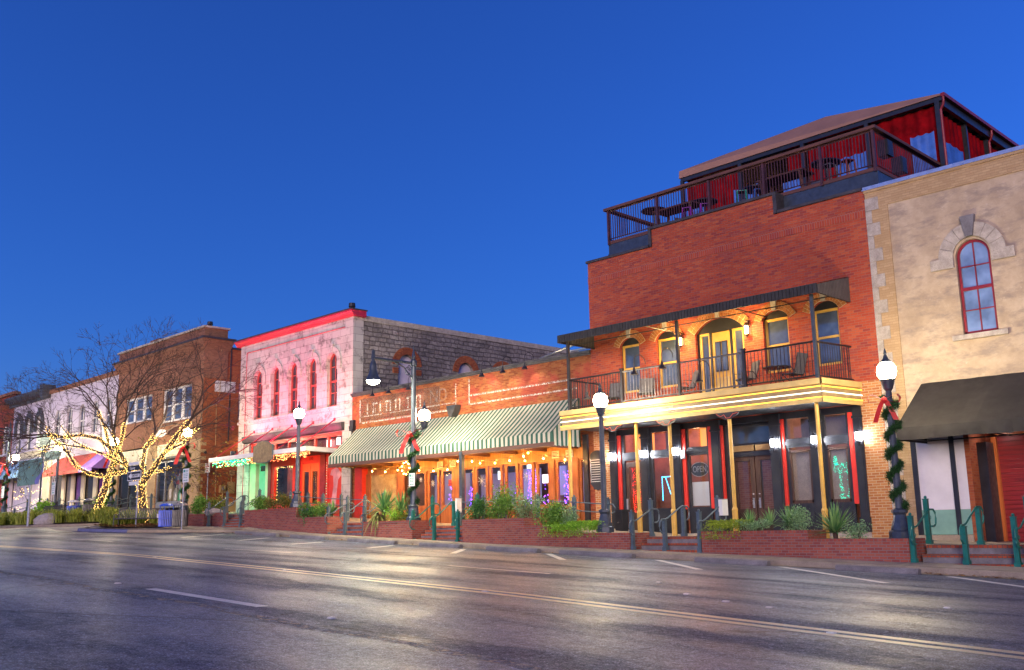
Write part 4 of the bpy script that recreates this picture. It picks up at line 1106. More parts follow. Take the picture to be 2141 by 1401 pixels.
# ------------------------------------------------------------------ rooftop deck
DZ = 10.80
D = thing("rooftop_deck", "weathered timber deck on steel beams above the red brick wall, with slatted railing", "deck", (-18, 30, 10.2))
YD = 28.45
X0, X1 = -23.45, -12.60
m = MB(); m.box(X0, X1, YD, 41, DZ-.12, DZ); mk("deck_floor", m, M_WOODDARK, D)
m = MB()
for (y0, y1) in ((YD+.02, YD+.14),): m.box(X0, X1, y0, y1, DZ-.52, DZ-.125); m.box(X0, X1, y0-.06, y1+.06, DZ-.56, DZ-.52)
m.box(X1-.14, X1-.02, YD+.2, 41, DZ-.52, DZ-.125); m.box(X0+.02, X0+.14, YD+.2, 41, DZ-.52, DZ-.125)
for x in (X0+.25, X1-.3): m.box(x-.06, x+.06, YD+.1, YD+.22, 9.7, DZ-.52)
for i in range(6): m.box(X0+1.2+i*1.7, X0+1.3+i*1.7, YD+.3, 38, DZ-.4, DZ-.125)
mk("steel_beam", m, M_LAMPPOST, D)
m = MB(); m.box(X0-.1, X1+.1, YD-.12, YD+.10, DZ+1.22, DZ+1.32); m.box(X1-.10, X1+.1, YD+.1, 33.4, DZ+1.22, DZ+1.32); m.box(X0-.1, X0+.1, YD+.1, 36, DZ+1.22, DZ+1.32); mk("handrail", m, M_WOODDARK, D)
M_DECKRAIL = plain("deck_baluster", (0.07,0.025,0.032), 0.55, 0.1, 0.4, 5)
xs = [X0+.05, -21.05, -18.75, -16.55, -14.45+.0, X1-.05]
for i in range(len(xs)-1):
    rail_panel((xs[i], YD), (xs[i+1], YD), DZ, DZ+1.22, M_DECKRAIL, D, step=.108, low=.08, thick=.022)
    p = MB(); p.box(xs[i]-.04, xs[i]+.04, YD-.05, YD+.05, DZ-.15, DZ+1.22); mk("rail_post", p, M_DECKRAIL, D)
p = MB(); p.box(X1-.09, X1-.01, YD-.05, YD+.05, DZ-.15, DZ+1.22); mk("rail_post", p, M_DECKRAIL, D)
rail_panel((X1-.05, YD), (X1-.05, 33.3), DZ, DZ+1.22, M_DECKRAIL, D, step=.13, low=.08, thick=.02)
rail_panel((X0+.05, YD), (X0+.05, 36), DZ, DZ+1.22, M_DECKRAIL, D, step=.13, low=.08, thick=.02)
# tent-like canopy with curtains
T = thing("deck_canopy", "pinkish brown canvas canopy with red curtains over the rooftop deck", "canopy", (-18, 35, 10.8))
EX0, EX1, EY, EZ = -23.35, -12.15, 33.2, 14.50
AX, AY, AZ = -17.0, 34.2, 15.55
m = MB()
tl, tr_ = (EX0, EY+.05, EZ+.34), (EX1, EY, EZ+.06)
m.add([(EX0,EY,EZ), (EX1,EY,EZ), tr_, (AX,AY,AZ), tl], [(0,1,2,3,4)])
m.add([tr_, (EX1,41.5,EZ+.06), (AX,41.5,AZ), (AX,AY,AZ)], [(0,1,2,3)])
m.add([tl, (AX,AY,AZ), (AX,41.5,AZ), (EX0,41.5,EZ+.34)], [(0,1,2,3)])
m.add([(EX0,EY,EZ), tl, (EX0,41.5,EZ+.34), (EX0,41.5,EZ)], [(0,1,2,3)])
mk("canvas_roof", m, M_TENT, T)
m = MB(); m.box(EX0+.05, EX1-.05, EY+.05, EY+.17, EZ-.16, EZ-.01); m.box(EX1-.2, EX1-.06, EY+.17, 41.3, EZ-.35, EZ-.02)
for i in range(9): m.box(EX1-.9, EX1-.2, EY+.5+i*.9, EY+.56+i*.9, EZ-.2, EZ-.04)
mk("eave_beam", m, M_BLACK, T)
m = MB(); m.box(EX1-.06, EX1+.07, EY-.03, 41.5, EZ-.06, EZ+.07); mk("gutter", m, M_DKRED, T)
for x, y in ((EX1-.25, EY+.1), (EX1-.25, 35.6), (EX1-.25, 37.7), (EX1-.25, 39.8)):
    p = MB(); p.box(x-.08, x+.08, y-.06, y+.06, DZ, EZ-.1); mk("canopy_post", p, M_BLACK, T)
for x in (EX0+.1, -20.4, -17.6, -15.0):
    p = MB(); p.box(x-.07, x+.07, EY+.04, EY+.16, DZ, EZ-.1); mk("canopy_post", p, M_BLACK, T)
for y in (EY+.02, 37.65):
    p = MB(); p.tube([(EX1,y,EZ-.02), (EX1,y,EZ-.22), (EX1-.04,y+.03,EZ-.34), (EX1-.14,y+.05,EZ-.48), (EX1-.14,y+.05,DZ+.2)], .045, 8); mk("downspout", p, M_DKRED, T)
def curtain(P0, P1, z0, z1, mat, name="curtain", amp=.05, sag=0.0, waves=5):
    m = MB(); n = 40
    a, b = Vector(P0), Vector(P1); d = (b-a); L = d.length; nrm = Vector((-d.y, d.x, 0))/L
    vs = []
    for i in range(n+1):
        u = i/n; off = amp*sin(u*waves*2*pi)+.3*amp*sin(u*waves*5.1)
        q = a+d*u
        vs.append((q.x+nrm.x*off, q.y+nrm.y*off, z0+sag*sin(pi*u*.9)*.4)); vs.append((q.x+nrm.x*off*.5, q.y+nrm.y*off*.5, z1-.05*abs(sin(u*waves*pi))))
    m.add(vs, [(2*i, 2*i+2, 2*i+3, 2*i+1) for i in range(n)])
    return mk(name, m, mat, T, smooth=True)
cy = EY+.22
for (a_, b_) in ((-23.2,-20.55), (-18.4,-17.7), (-17.5,-15.1), (-14.9,-12.55)):
    curtain((a_,cy+.12,0), (b_,cy+.12,0), DZ+.1, EZ-.15, M_CURTAIN)
for (a_, b_) in ((-22.9,-22.3), (-20.85,-19.7), (-18.6,-17.8), (-16.35,-15.15), (-13.5,-12.65)): curtain((a_,cy-.02,0), (b_,cy-.02,0), DZ+.15, 13.38, M_VINYL, "vinyl_window", .012, 0.0, 3)
curtain((EX1-.32,EY+.35,0), (EX1-.32,35.5,0), DZ+1.2, EZ-.4, M_CURTAIN, sag=1.0); curtain((EX1-.24,EY+.3,0), (EX1-.24,35.2,0), DZ+.1, 13.0, M_VINYL, "vinyl_window", .012, 0.0, 3)
curtain((EX1-.32,35.75,0), (EX1-.32,37.6,0), DZ+.3, EZ-.4, M_CURTAIN); curtain((EX1-.32,37.8,0), (EX1-.32,41,0), DZ+.3, EZ-.4, M_CURTAIN)
m = MB(); m.quad((-23.3,41.3,DZ), (-12.4,41.3,DZ), (-12.4,41.3,EZ), (-23.3,41.3,EZ)); mk("back_curtain", m, M_DKWALL, T)
# deck furniture
for (x, y, z, lab) in ((-12.75, 29.5, DZ+.62, "dark loudspeaker box hung inside the roof deck's right corner railing"), (-12.8, 30.6, DZ+.35, "second dark loudspeaker box farther back along the roof deck's right railing")):
    t = thing("deck_speaker", lab, "speaker", (x, y, z), "loudspeakers on the roof deck")
    m = MB(); m.box(-.17, .17, -.2, .2, 0, .52); mk("cabinet", m, M_BLACK, t, local=True)
    m = MB(); m.box(.171, .18, -.16, .16, .05, .47); m.box(-.15, .15, -.21, -.201, .05, .47); mk("grille", m, M_IRON, t, local=True)
for (x, y, rz_, lab) in ((-22.4,30.3,.4,"dark chair at the far left end of the roof deck"),(-21.3,30.6,1.2,"dark chair behind the left picnic table on the roof deck"),(-18.9,30.3,-.5,"dark chair in the black gap between red curtains on the roof deck"),(-15.6,30.6,.8,"dark chair behind the middle picnic table on the roof deck"),(-13.4,30.8,-1.0,"dark chair near the roof deck's right corner")):
    c_ = sling_chair(lab, (x, y, DZ), rz_); c_['group'] = "chairs on the rooftop deck"
def stool(label, loc, mat, h=.75):
    t = thing("bar_stool", label, "stool", loc, "plastic stools on the rooftop deck", RND.uniform(0, 1.5))
    m = MB(); m.box(-.17, .17, -.17, .17, h-.03, h); mk("seat", m, mat, t, local=True)
    for sx in (-1, 1):
        for sy in (-1, 1):
            m = MB(); m.tube([(.15*sx,.15*sy,h-.03), (.2*sx,.2*sy,0)], .03, 5); mk("leg", m, mat, t, local=True)
for (x, y, mt, lab) in ((-20.3,29.3,M_PLASTIC,"purple plastic stool beside the left round bar table on the roof deck"),(-19.6,29.4,M_PLASTIC,"second purple plastic stool, just right of the first on the roof deck"),(-17.9,29.2,M_SIGNTEAL,"teal plastic stool at the middle of the roof deck rail"),
                     (-13.9,29.2,M_DKRED,"dark red plastic stool near the right corner of the roof deck"),(-14.5,29.1,M_GREYCHAIR,"grey plastic stool left of the dark red one on the roof deck"),(-17.4,29.5,M_PLASTICBLUE,"blue plastic stool right of the teal one on the roof deck")):
    stool(lab, (x, y, DZ), mt)
for (x, y, lab) in ((-21.9,29.4,"tall round bar table near the left end of the roof deck"),(-20.0,30.0,"tall round bar table in the left half of the roof deck beside purple stools"),(-14.9,29.7,"tall round bar table near the right corner of the roof deck"),(-17.9,30.2,"tall round bar table in the middle of the roof deck")):
    t = thing("bar_table", lab, "table", (x, y, DZ), "round bar tables on the rooftop deck")
    m = MB(); m.lathe([(.5,1.05), (.5,1.09)], (0,0,0), 20); mk("tabletop", m, M_BLACK, t, local=True)
    m = MB(); m.lathe([(.3,0), (.3,.03), (.04,.05), (.04,1.05)], (0,0,0), 10); mk("pedestal", m, M_BLACK, t, local=True)
for (x, y, lab) in ((-20.9,29.6,"timber picnic table at the left of the roof deck railing"),(-16.4,29.6,"timber picnic table at the middle of the roof deck railing")):
    t = thing("picnic_table", lab, "table", (x, y, DZ), "picnic tables on the rooftop deck", .0)
    m = MB(); m.box(-.9, .9, -.4, .4, .92, .98); mk("tabletop", m, M_WOODDARK, t, local=True)
    for sx in (-.75, .75):
        m = MB(); m.tube([(sx,-.38,.92), (sx,-.1,0)], .06, 4); m.tube([(sx,.38,.92), (sx,.1,0)], .06, 4); mk("leg_frame", m, M_WOODDARK, t, local=True)

# ------------------------------------------------------------------ tan stuccoed building on the right
Cb = thing("stucco_building", "weathered tan stucco building with stone quoins and a tall red arched window", "building", (-9, 28, -.6))
cwin = (-10.40,-9.46,5.08,7.30,.47)
shopop = (-12.18, -4.0, -1.5, 3.0, 0)
m = MB()
wall_xz(m, -12.88, 2.0, -1.6, 9.90, 28.0, [(-12.20,2.0,2.95,9.37,0), (-12.20,2.0,-1.6,2.95,0)], .04)
m.quad((-12.88,28,-1.6), (-12.88,44,-1.6), (-12.88,44,9.9), (-12.88,28,9.9)); m.quad((2,28,-1.6), (2,44,-1.6), (2,44,9.9), (2,28,9.9)); m.quad((-12.88,44,-1.6), (2,44,-1.6), (2,44,9.9), (-12.88,44,9.9))
mk("brick_wall", m, M_TANBRICK, Cb)
m = MB(); wall_xz(m, -12.20, 2.0, 2.95, 9.37, 28.035, [cwin], .22); wall_xz(m, -12.20, 2.0, 2.3, 2.95, 28.035, [], .1); mk("stucco_wall", m, M_STUCCO, Cb)
m = MB(); m.box(-12.93, 2.0, 27.93, 28.5, 9.94, 10.05); mk("coping", m, M_GALV, Cb)
m = MB(); m.box(-12.9, 2.0, 27.96, 28.3, 9.86, 9.94); mk("brick_corbel", m, M_TANBRICK, Cb)
m = MB(); m.quad((-12.8,28.2,9.6), (1.9,28.2,9.6), (1.9,44,9.6), (-12.8,44,9.6)); mk("roof", m, M_COPING, Cb)
z = 9.68; i = 0
qn = MB()
while z > -.4:
    h = .40; wq = .42 if i % 2 == 0 else .19
    qn.box(-12.885, -12.885+wq, 27.975, 28.02, z-h+.006, z-.006); z -= h; i += 1
mk("quoin", qn, M_STONE, Cb)
# arch hood, keystone, imposts, sill
hd = MB(); cx = -9.93
n = 9
for i in range(n):
    a0 = pi*(i+.02)/n; a1 = pi*(i+.98)/n
    if i == 4: continue
    hd.band(cx, 7.32, .52, .92, a0, a1, 27.97, 28.04, 3)
hd.box(-11.10, -10.45, 27.965, 28.04, 7.03, 7.33); hd.box(-9.41, -8.80, 27.965, 28.04, 7.03, 7.33)
mk("arch_hood", hd, M_STONE, Cb)
ks = MB(); ks.prism([(cx-.10,7.84),(cx-.20,8.44),(cx+.20,8.44),(cx+.10,7.84)], 27.90, 28.04); mk("keystone", ks, M_RISER, Cb)
sl = MB(); sl.box(-10.68, -9.2, 27.93, 28.06, 4.93, 5.07); mk("sill", sl, M_STONE, Cb)
yw = 28.16
f = MB()
op = arch_pts(-10.385, -9.475, 7.30, .46)
for (p, q) in zip(op[:-1], op[1:]):
    s_ = .86; cxx, czz = -9.93, 7.30
    f.prism([p, q, (cxx+(q[0]-cxx)*s_, czz+(q[1]-czz)*s_), (cxx+(p[0]-cxx)*s_, czz+(p[1]-czz)*s_)], yw-.04, yw+.03)
f.box(-10.385, -10.32, yw-.04, yw+.03, 5.08, 7.30); f.box(-9.54, -9.475, yw-.04, yw+.03, 5.08, 7.30); f.box(-10.385, -9.475, yw-.04, yw+.03, 5.08, 5.16)
f.box(-10.32, -9.54, yw-.045, yw+.03, 6.33, 6.42); f.box(-9.945, -9.915, yw-.03, yw+.02, 5.16, 7.70)
for z in (5.76, 7.02): f.box(-10.32, -9.54, yw-.03, yw+.02, z-.014, z+.014)
fo = mk("window", f, M_DKRED, Cb)
p = MB(); p.add([(x, yw+.005, z) for (x, z) in [(-10.36,5.1)]+op+[(-9.5,5.1)]], [tuple(range(len(op)+2))]); mk("pane", p, G_SKYBRIGHT, fo)
# ground floor: white and green boarded shop window, recessed plank shutter
m = MB()
m.box(-12.19, -12.05, 27.97, 28.12, -.42, 2.4); m.box(-11.10, -10.97, 27.96, 28.12, -.42, 2.4); mk("black_mullion", m, M_BLACK, Cb)
m = MB(); m.box(-12.05, -11.10, 28.02, 28.1, .28, 2.4); m.box(-10.97, -10.70, 28.0, 28.1, .28, 2.4); mk("white_panel", m, M_WHITE, Cb)
m = MB(); m.box(-12.05, -11.10, 28.02, 28.1, -.40, .276); m.box(-10.97, -10.70, 28.0, 28.1, -.40, .276); mk("green_panel", m, M_GREENPANEL, Cb)
m = MB(); m.box(-12.2, -10.68, 27.95, 28.3, -1.2, -.41); mk("plinth", m, M_TERR, Cb)
m = MB(); m.box(-10.70, -10.56, 28.0, 29.3, -.8, 2.4); m.box(-10.68, -10.35, 29.2, 29.3, -.8, 2.4); mk("jamb_brick", m, M_SIDEBRICK, Cb)
m = MB(); m.box(-10.56, -10.30, 28.5, 29.1, -.8, 2.1); mk("dark_reveal", m, M_BLACK, Cb)
m = MB(); m.box(-10.36, -10.22, 29.05, 29.2, -.7, 2.6); m.box(-8.86, -8.72, 29.05, 29.2, -.7, 2.6); m.box(-10.36, -8.72, 29.05, 29.2, 2.3, 2.6); mk("shutter_frame", m, M_ORANGEDOOR, Cb)
m = MB(); m.quad((-10.22,29.15,-.7), (-8.86,29.15,-.7), (-8.86,29.15,2.3), (-10.22,29.15,2.3)); sh_ = mk("plank_shutter", m, M_ROLLDOOR, Cb)
m = MB(); m.box(-9.46, -9.44, 29.12, 29.15, .75, 1.25); mk("handle", m, M_IRON, sh_)
m = MB(); m.box(-8.72, 2.0, 28.9, 29.1, -1.6, 2.6); m.box(-10.7, 2.0, 28.05, 29.2, 2.42, 2.6); mk("recess_lining", m, M_DKRED, Cb)
t = thing("recessed_light", "small lit soffit light above the red plank shutter under the brown awning", "lamp", (-10.1, 28.5, 2.42))
m = MB(); m.lathe([(.07,2.395), (.07,2.42)], (-10.1, 28.5, 0), 12); mk("lamp_disc", m, emit("soffit_light", (1.0,0.85,0.85), 25), t)
m = MB(); m.tube([(-9.9,28.4,2.40), (-9.6,28.38,2.30), (-9.3,28.36,2.36), (-9.2,28.35,2.42)], .02, 6); tag(mk("loose_cable", m, M_GREY), "grey loose cable hanging under the brown awning next to the soffit light", "cable")
t = thing("shop_awning", "plain dark brown canvas awning on the tan stucco building", "awning", (-9, 28, 3))
m = MB(); ay = 26.1
nx_, ny_ = 60, 10; vs = []
for j in range(ny_+1):
    for i in range(nx_+1):
        x = -11.72+13.72*i/nx_; u = j/ny_; rib = abs(sin(pi*(x+11.72)/2.1))
        vs.append((x, ay+(28.03-ay)*u, 2.46+1.39*u-.05*rib*sin(pi*u)+.006*sin(9*x+4*u)))
m.add(vs, [(j*(nx_+1)+i, j*(nx_+1)+i+1, (j+1)*(nx_+1)+i+1, (j+1)*(nx_+1)+i) for j in range(ny_) for i in range(nx_)])
vs = []
for i in range(241):
    x = -11.72+13.72*i/240; w_ = .012*sin(x*7)+.008*sin(x*17)
    vs += [(x, ay-.004, 2.465), (x, ay-.012+w_*.5, 2.30), (x, ay-.014+w_, 2.13+.012*sin(x*3))]
m.add(vs, [(3*i+k, 3*i+3+k, 3*i+4+k, 3*i+1+k) for i in range(240) for k in (0, 1)])
for sx in (-11.72,): m.prism([(ay, 2.13), (28.03, 2.13), (28.03, 3.84), (ay, 2.46)], sx-.01, sx+.01, 'x')
mk("canvas", m, M_CLOTHBROWN, t)
m = MB(); m.tube([(-11.68,ay+.03,2.2), (2,ay+.03,2.2)], .02, 5); m.tube([(-11.68,28.0,2.2), (2,28.0,2.2)], .02, 5)
for x in (-11.68, -9.5, -7): m.tube([(x,ay+.03,2.2), (x,28.0,2.2)], .018, 5)
mk("awning_frame", m, M_IRON, t)

# ------------------------------------------------------------------ low brick restaurant with the striped awning
A = thing("brick_restaurant", "low old orange brick restaurant with a faded painted sign and wooden folding doors", "building", (-32, 28, 0))
m = MB()
wall_xz(m, -39.62, -24.15, -.6, 6.42, 28.0, [(-39.3,-24.55,-.6,3.1,0)], .2)
m.quad((-39.62,28,-.6), (-39.62,44,-.6), (-39.62,44,6.4), (-39.62,28,6.4)); m.quad((-39.62,44,-.6), (-24.15,44,-.6), (-24.15,44,6.4), (-39.62,44,6.4))
mk("wall", m, M_OLDBRICK, A)
m = MB(); m.box(-39.66, -24.15, 27.90, 28.4, 6.50, 6.60); m.box(-39.64, -24.15, 27.95, 28.3, 6.42, 6.50); mk("parapet_coping", m, M_COPING, A)
m = MB(); m.quad((-39.6,28.2,6.2), (-24.2,28.2,6.2), (-24.2,44,6.2), (-39.6,44,6.2)); mk("roof", m, M_COPING, A)
# faded painted lettering and rules, worn through to the brick
def worn_paint(name, col, amount):
    t = NT(name)
    x, y, z = t.sep(t.coord())
    t.set(col, 0.85)
    tr_ = t.node("ShaderNodeBsdfTransparent"); mx = t.node("ShaderNodeMixShader")
    n1 = t.noise(9, 6, 0.8)
    b = t.node("ShaderNodeTexBrick"); b.inputs['Scale'].default_value = 1.0; b.inputs['Brick Width'].default_value = .21; b.inputs['Row Height'].default_value = .07; b.inputs['Mortar Size'].default_value = .008
    t.link(t.comb(x, z, 0.0), b.inputs['Vector'])
    f = t.ramp(n1, [(amount-.06, 1.0), (amount+.06, 0.0)])
    f = t.math('MULTIPLY', f, t.math('SUBTRACT', 1.0, t.math('MULTIPLY', b.outputs['Fac'], .8)))
    t.link(f, mx.inputs[0]); t.link(tr_.outputs[0], mx.inputs[1]); t.link(t.bsdf.outputs[0], mx.inputs[2]); t.link(mx.outputs[0], t.n['Material Output'].inputs['Surface'])
    return t.mat
M_WORN = worn_paint("worn_white_paint", (0.60,0.52,0.46), .50)
M_WORN2 = worn_paint("worn_dark_paint", (0.20,0.09,0.06), .52)
m = MB(); yy = 27.995
m.box(-39.0, -33.0, yy-.002, yy, 5.15, 6.25); mk("dark_paint_panel", m, M_WORN2, A)
m = MB(); yy = 27.99
for (x0, x1, z0, z1) in ((-39.0,-38.9,5.05,6.2), (-39.0,-31.9,5.05,5.13), (-38.9,-31.9,5.36,5.41), (-31.0,-24.9,5.55,5.62), (-31.0,-24.9,5.17,5.25), (-31.98,-31.9,5.05,6.2), (-31.1,-31.02,5.2,6.3)):
    m.box(x0, x1, yy-.002, yy, z0, z1)
mk("painted_rules", m, M_WORN, A)
# the ghost sign is illegible: only upright and crossing strokes of tall letters remain
m = MB()
for k, (x, bars) in enumerate([(-38.4,'|'),(-37.95,'|t'),(-37.4,'|'),(-36.9,'n'),(-36.2,'n'),(-35.3,'t'),(-34.7,'n')]):
    m = MB()
    for (dx, w_) in {'|':((0,.10),),'|t':((0,.1),(.2,.06)),'n':((0,.09),(.3,.09)),'t':((0,.1),)}[bars]: m.box(x+dx, x+dx+w_, yy-.002, yy, 5.45, 5.98)
    if bars in ('n', 't', '|t'): m.box(x-.05, x+.38, yy-.0025, yy-.0005, 5.9, 5.98)
    mk("faded_letter", m, M_WORN, A)
text_mesh("faded_letters", "ND", .85, M_WORN, A, (-33.1, 27.985, 5.78), depth=.001, xscale=.95)
# dark recess front: boarding, panels, doors
m = MB(); m.box(-39.3, -24.55, 28.30, 28.4, 2.62, 3.2); m.box(-39.3, -24.55, 28.26, 28.30, 2.56, 2.66); fz = mk("frieze_boarding", m, M_WOODBOARD, A)
m = MB(); m.quad((-39.3,28.0,3.09), (-24.55,28.0,3.09), (-24.55,28.4,3.09), (-39.3,28.4,3.09)); mk("soffit", m, M_WOODDARK, A)
m = MB(); m.box(-39.3, -38.72, 27.97, 28.4, -.2, 3.1); mk("red_pilaster", m, M_REDPAINT, A)
m = MB(); m.box(-38.72, -38.4, 28.2, 28.4, .2, 2.62); m.box(-36.35, -35.82, 28.2, 28.4, .2, 2.62); m.box(-38.4, -36.35, 28.25, 28.4, .2, .5); mk("wood_pilaster", m, M_WOOD, A)
m = MB(); m.box(-38.4, -36.35, 28.28, 28.4, .5, 2.62); mk("stone_panel", m, M_TANSTONE, A)
yD = 28.32
def glazed(name, x0, x1, z0, z1, frame=.14, bottom=.5, mat=None):
    m = MB()
    m.box(x0, x0+frame, yD-.03, yD+.05, z0, z1); m.box(x1-frame, x1, yD-.03, yD+.05, z0, z1); m.box(x0+frame, x1-frame, yD-.03, yD+.05, z1-.12, z1); m.box(x0+frame, x1-frame, yD-.03, yD+.05, z0, z0+bottom)
    m.box(x0+frame+.04, x1-frame-.04, yD-.045, yD-.02, z0+.12, z0+bottom-.1)
    o = mk(name, m, mat or M_WOOD, A)
    p = MB(); p.quad((x0+frame,yD+.01,z0+bottom), (x1-frame,yD+.01,z0+bottom), (x1-frame,yD+.01,z1-.12), (x0+frame,yD+.01,z1-.12)); mk("glass", p, G_CLEAR, o)
    return o
glazed("window", -35.95, -34.30, .15, 2.60, .13, .9); glazed("window", -34.22, -33.42, .15, 2.60, .14, .9)
d_ = glazed("door", -33.30, -32.42, .12, 2.60, .16, .9); m = MB(); m.box(-32.53, -32.50, yD-.08, yD-.03, 1.0, 1.3); mk("handle", m, M_GALV, d_)
for x0 in (-31.90, -31.08, -30.20, -29.28, -28.40, -27.48): glazed("folding_door", x0, x0+.80, .10, 2.60, .14, .8)
d_ = glazed("door", -26.42, -25.60, .06, 2.60, .15, .75); m = MB(); m.box(-25.71, -25.68, yD-.08, yD-.03, 1.0, 1.3); mk("handle", m, M_GALV, d_)
glazed("window", -25.18, -24.66, .06, 2.60, .12, .8)
for (x0, x1) in ((-32.42,-31.90), (-26.68,-26.42), (-25.60,-25.18), (-24.66,-24.55)): m = MB(); m.box(x0, x1, 28.24, 28.4, 0, 2.6); mk("wood_post", m, M_WOOD, A)
m = MB(); m.box(-31.9, -26.68, 28.27, 28.40, -.2, .10); m.box(-26.7, -24.3, 26.9, 27.0, -.1, .70); mk("dark_red_base", m, M_DKRED, A)
m = MB(); m.box(-29.86, -29.70, 26.32, 26.48, -.1, 3.05); mk("steel_column", m, M_LAMPPOST, A)
m = MB(); m.box(-39.2, -24.7, 26.36, 26.44, 2.92, 3.08)
for i in range(9): m.box(-38.5+i*1.65, -38.4+i*1.65, 26.44, 28.3, 2.94, 3.06)
mk("awning_beam", m, M_WOODDARK, A)
m = MB(); m.box(-24.62, -24.40, 27.9, 28.05, -.4, 3.4); mk("downpipe", m, M_IRON, A)
m = MB(); m.box(-39.62, -39.32, 27.85, 28.0, 5.0, 5.28); m.prism([(-39.60,4.75),(-39.34,4.75),(-39.28,5.0),(-39.66,5.0)], 27.82, 28.0); m.tube([(-39.47,27.9,4.75), (-39.47,27.9,.6)], .05, 8); mk("rainwater_head", m, M_IRON, A)
# room behind the doors
m = MB()
m.quad((-36.2,31.6,0), (-24.5,31.6,0), (-24.5,31.6,2.7), (-36.2,31.6,2.7)); m.quad((-36.2,28.4,2.7), (-24.5,28.4,2.7), (-24.5,31.6,2.7), (-36.2,31.6,2.7)); m.quad((-36.2,28.4,.05), (-24.5,28.4,.05), (-24.5,31.6,.05), (-36.2,31.6,.05))
for x in (-36.2, -24.5): m.quad((x,28.4,0), (x,31.6,0), (x,31.6,2.7), (x,28.4,2.7))
rm = mk("interior", m, M_SHOPROOM, A)
interior_glow(rm, (-29.0, 29.6, 2.5), 12, (0.6,0.55,1.0)); interior_glow(rm, (-34.5, 29.6, 2.5), 8, (1.0,0.75,0.5))
E_ROOM = emit("room_glow", (0.35,0.38,0.62), .08, False); E_DIM = emit("dim_room_glow", (0.30,0.28,0.50), .045, False)  # panels emit a faint glow in place of lit room walls
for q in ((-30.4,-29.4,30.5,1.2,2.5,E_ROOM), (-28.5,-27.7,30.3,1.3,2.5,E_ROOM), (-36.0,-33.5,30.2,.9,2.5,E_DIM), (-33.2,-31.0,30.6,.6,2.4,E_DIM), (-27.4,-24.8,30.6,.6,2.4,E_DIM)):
    m = MB(); m.box(q[0], q[1], q[2], q[2]+.1, q[3], q[4]); mk("glow_room_panel", m, q[5], rm)
# coloured lights and signs inside
def purple(xa, xb, za, zb, cols=5):
    cs = [xa+(xb-xa)*(i+.5)/cols for i in range(cols)]
    return lambda r, i, n: (r.choice(cs)+r.gauss(0, .025), 28.5+r.random()*.25, za+(zb-za)*min(1, abs(r.random()**1.3)))
for (xa, xb, za, zb, n, lab) in ((-31.75,-31.3,.95,1.75,90,"purple fairy lights behind the folding door at the steel column"),(-29.95,-29.5,.9,1.5,60,"purple fairy lights at the bottom of the folding door with the white lit sign"),(-29.1,-28.6,1.3,1.6,25,"few purple fairy lights behind the pale blue folding door"),
                              (-28.25,-27.75,.9,2.3,170,"tall purple fairy light curtain around a snowflake behind a folding door"),(-27.35,-26.85,.9,2.1,25,"few purple fairy lights behind the folding door with a pink lit sign"),(-26.25,-25.75,.9,2.2,140,"tall purple fairy light strands behind the right hand single door"),
                              (-33.1,-32.75,1.2,1.9,30,"purple fairy lights behind the single door left of the steel column")):
    dots("fairy_lights", lab, "string lights", E_PURPLE, purple(xa, xb, za, zb, 3 if xb-xa < .4 else 4), n, .014, "purple fairy lights inside the restaurant")
dots("fairy_lights", "warm white fairy lights behind the dark folding door with a big snowflake", "string lights", E_FAIRY, lambda r, i, n: (r.uniform(-30.9,-30.45), 28.6+r.random()*.3, r.uniform(.95,1.9)), 40, .010)
def snowflake(x, z, r, lab):
    m = MB()
    for k in range(4):
        a_ = k*pi/4+.2; m.tube([(x-r*cos(a_), 28.30, z-r*sin(a_)), (x+r*cos(a_), 28.30, z+r*sin(a_))], .008, 4)
    tag(mk("snowflake", m, M_SIGNWHITE), lab, "window decoration", "snowflakes on the restaurant glass")
snowflake(-30.68, 1.98, .24, "white snowflake on the dark folding door with warm lights"); snowflake(-28.0, 2.02, .22, "white snowflake on the folding door with the tall purple curtain")
snowflake(-35.5, 1.9, .16, "small pale snowflake at the left of the wide window"); snowflake(-34.7, 2.2, .12, "small pale snowflake at the upper right of the wide window"); snowflake(-33.85, 2.0, .15, "pale snowflake on the narrow window left of the door")
for (x0, x1, z0, z1, e, nm, lab, txt) in ((-29.80,-29.50,1.98,2.32,E_SIGN,"lit_sign","white and teal lit window sign, unreadable, in the third folding door","TAP"),(-28.1,-27.82,2.33,2.50,E_SIGN,"lit_sign","small white lit window sign at the top of the tall purple door",""),
        (-27.25,-26.85,1.72,2.05,emit("pink_lit_sign",(1.0,.72,.9),1.4,False),"lit_sign","pinkish white lit window sign in the sixth folding door",""),(-32.95,-32.75,1.85,2.12,M_REDPAINT,"small_poster","small red poster on the single door left of the steel column","")):
    m = MB(); m.box(x0, x1, 28.42, 28.44, z0, z1); tag(mk(nm, m, e), lab, "sign")
for x, lab in ((-33.30,"cream notice plate on the frieze left of the steel column, left one"),(-32.45,"cream notice plate on the frieze left of the steel column, right one"),(-26.35,"cream notice plate on the frieze above the right hand single door, left one"),(-25.62,"cream notice plate on the frieze above the right hand single door, right one")):
    t = thing("notice_plate", lab, "sign", (x, 28.25, 2.78), "cream notice plates on the frieze")
    m = MB(); m.box(-.19, .19, -.012, .0, -.14, .14); mk("plate", m, M_PAPER, t, local=True)
    m = MB()
    for k in range(4): m.box(-.15, .15-.05*(k % 2), -.016, -.012, -.09+k*.055, -.07+k*.055)
    mk("text_lines", m, M_WOODDARK, t, local=True)
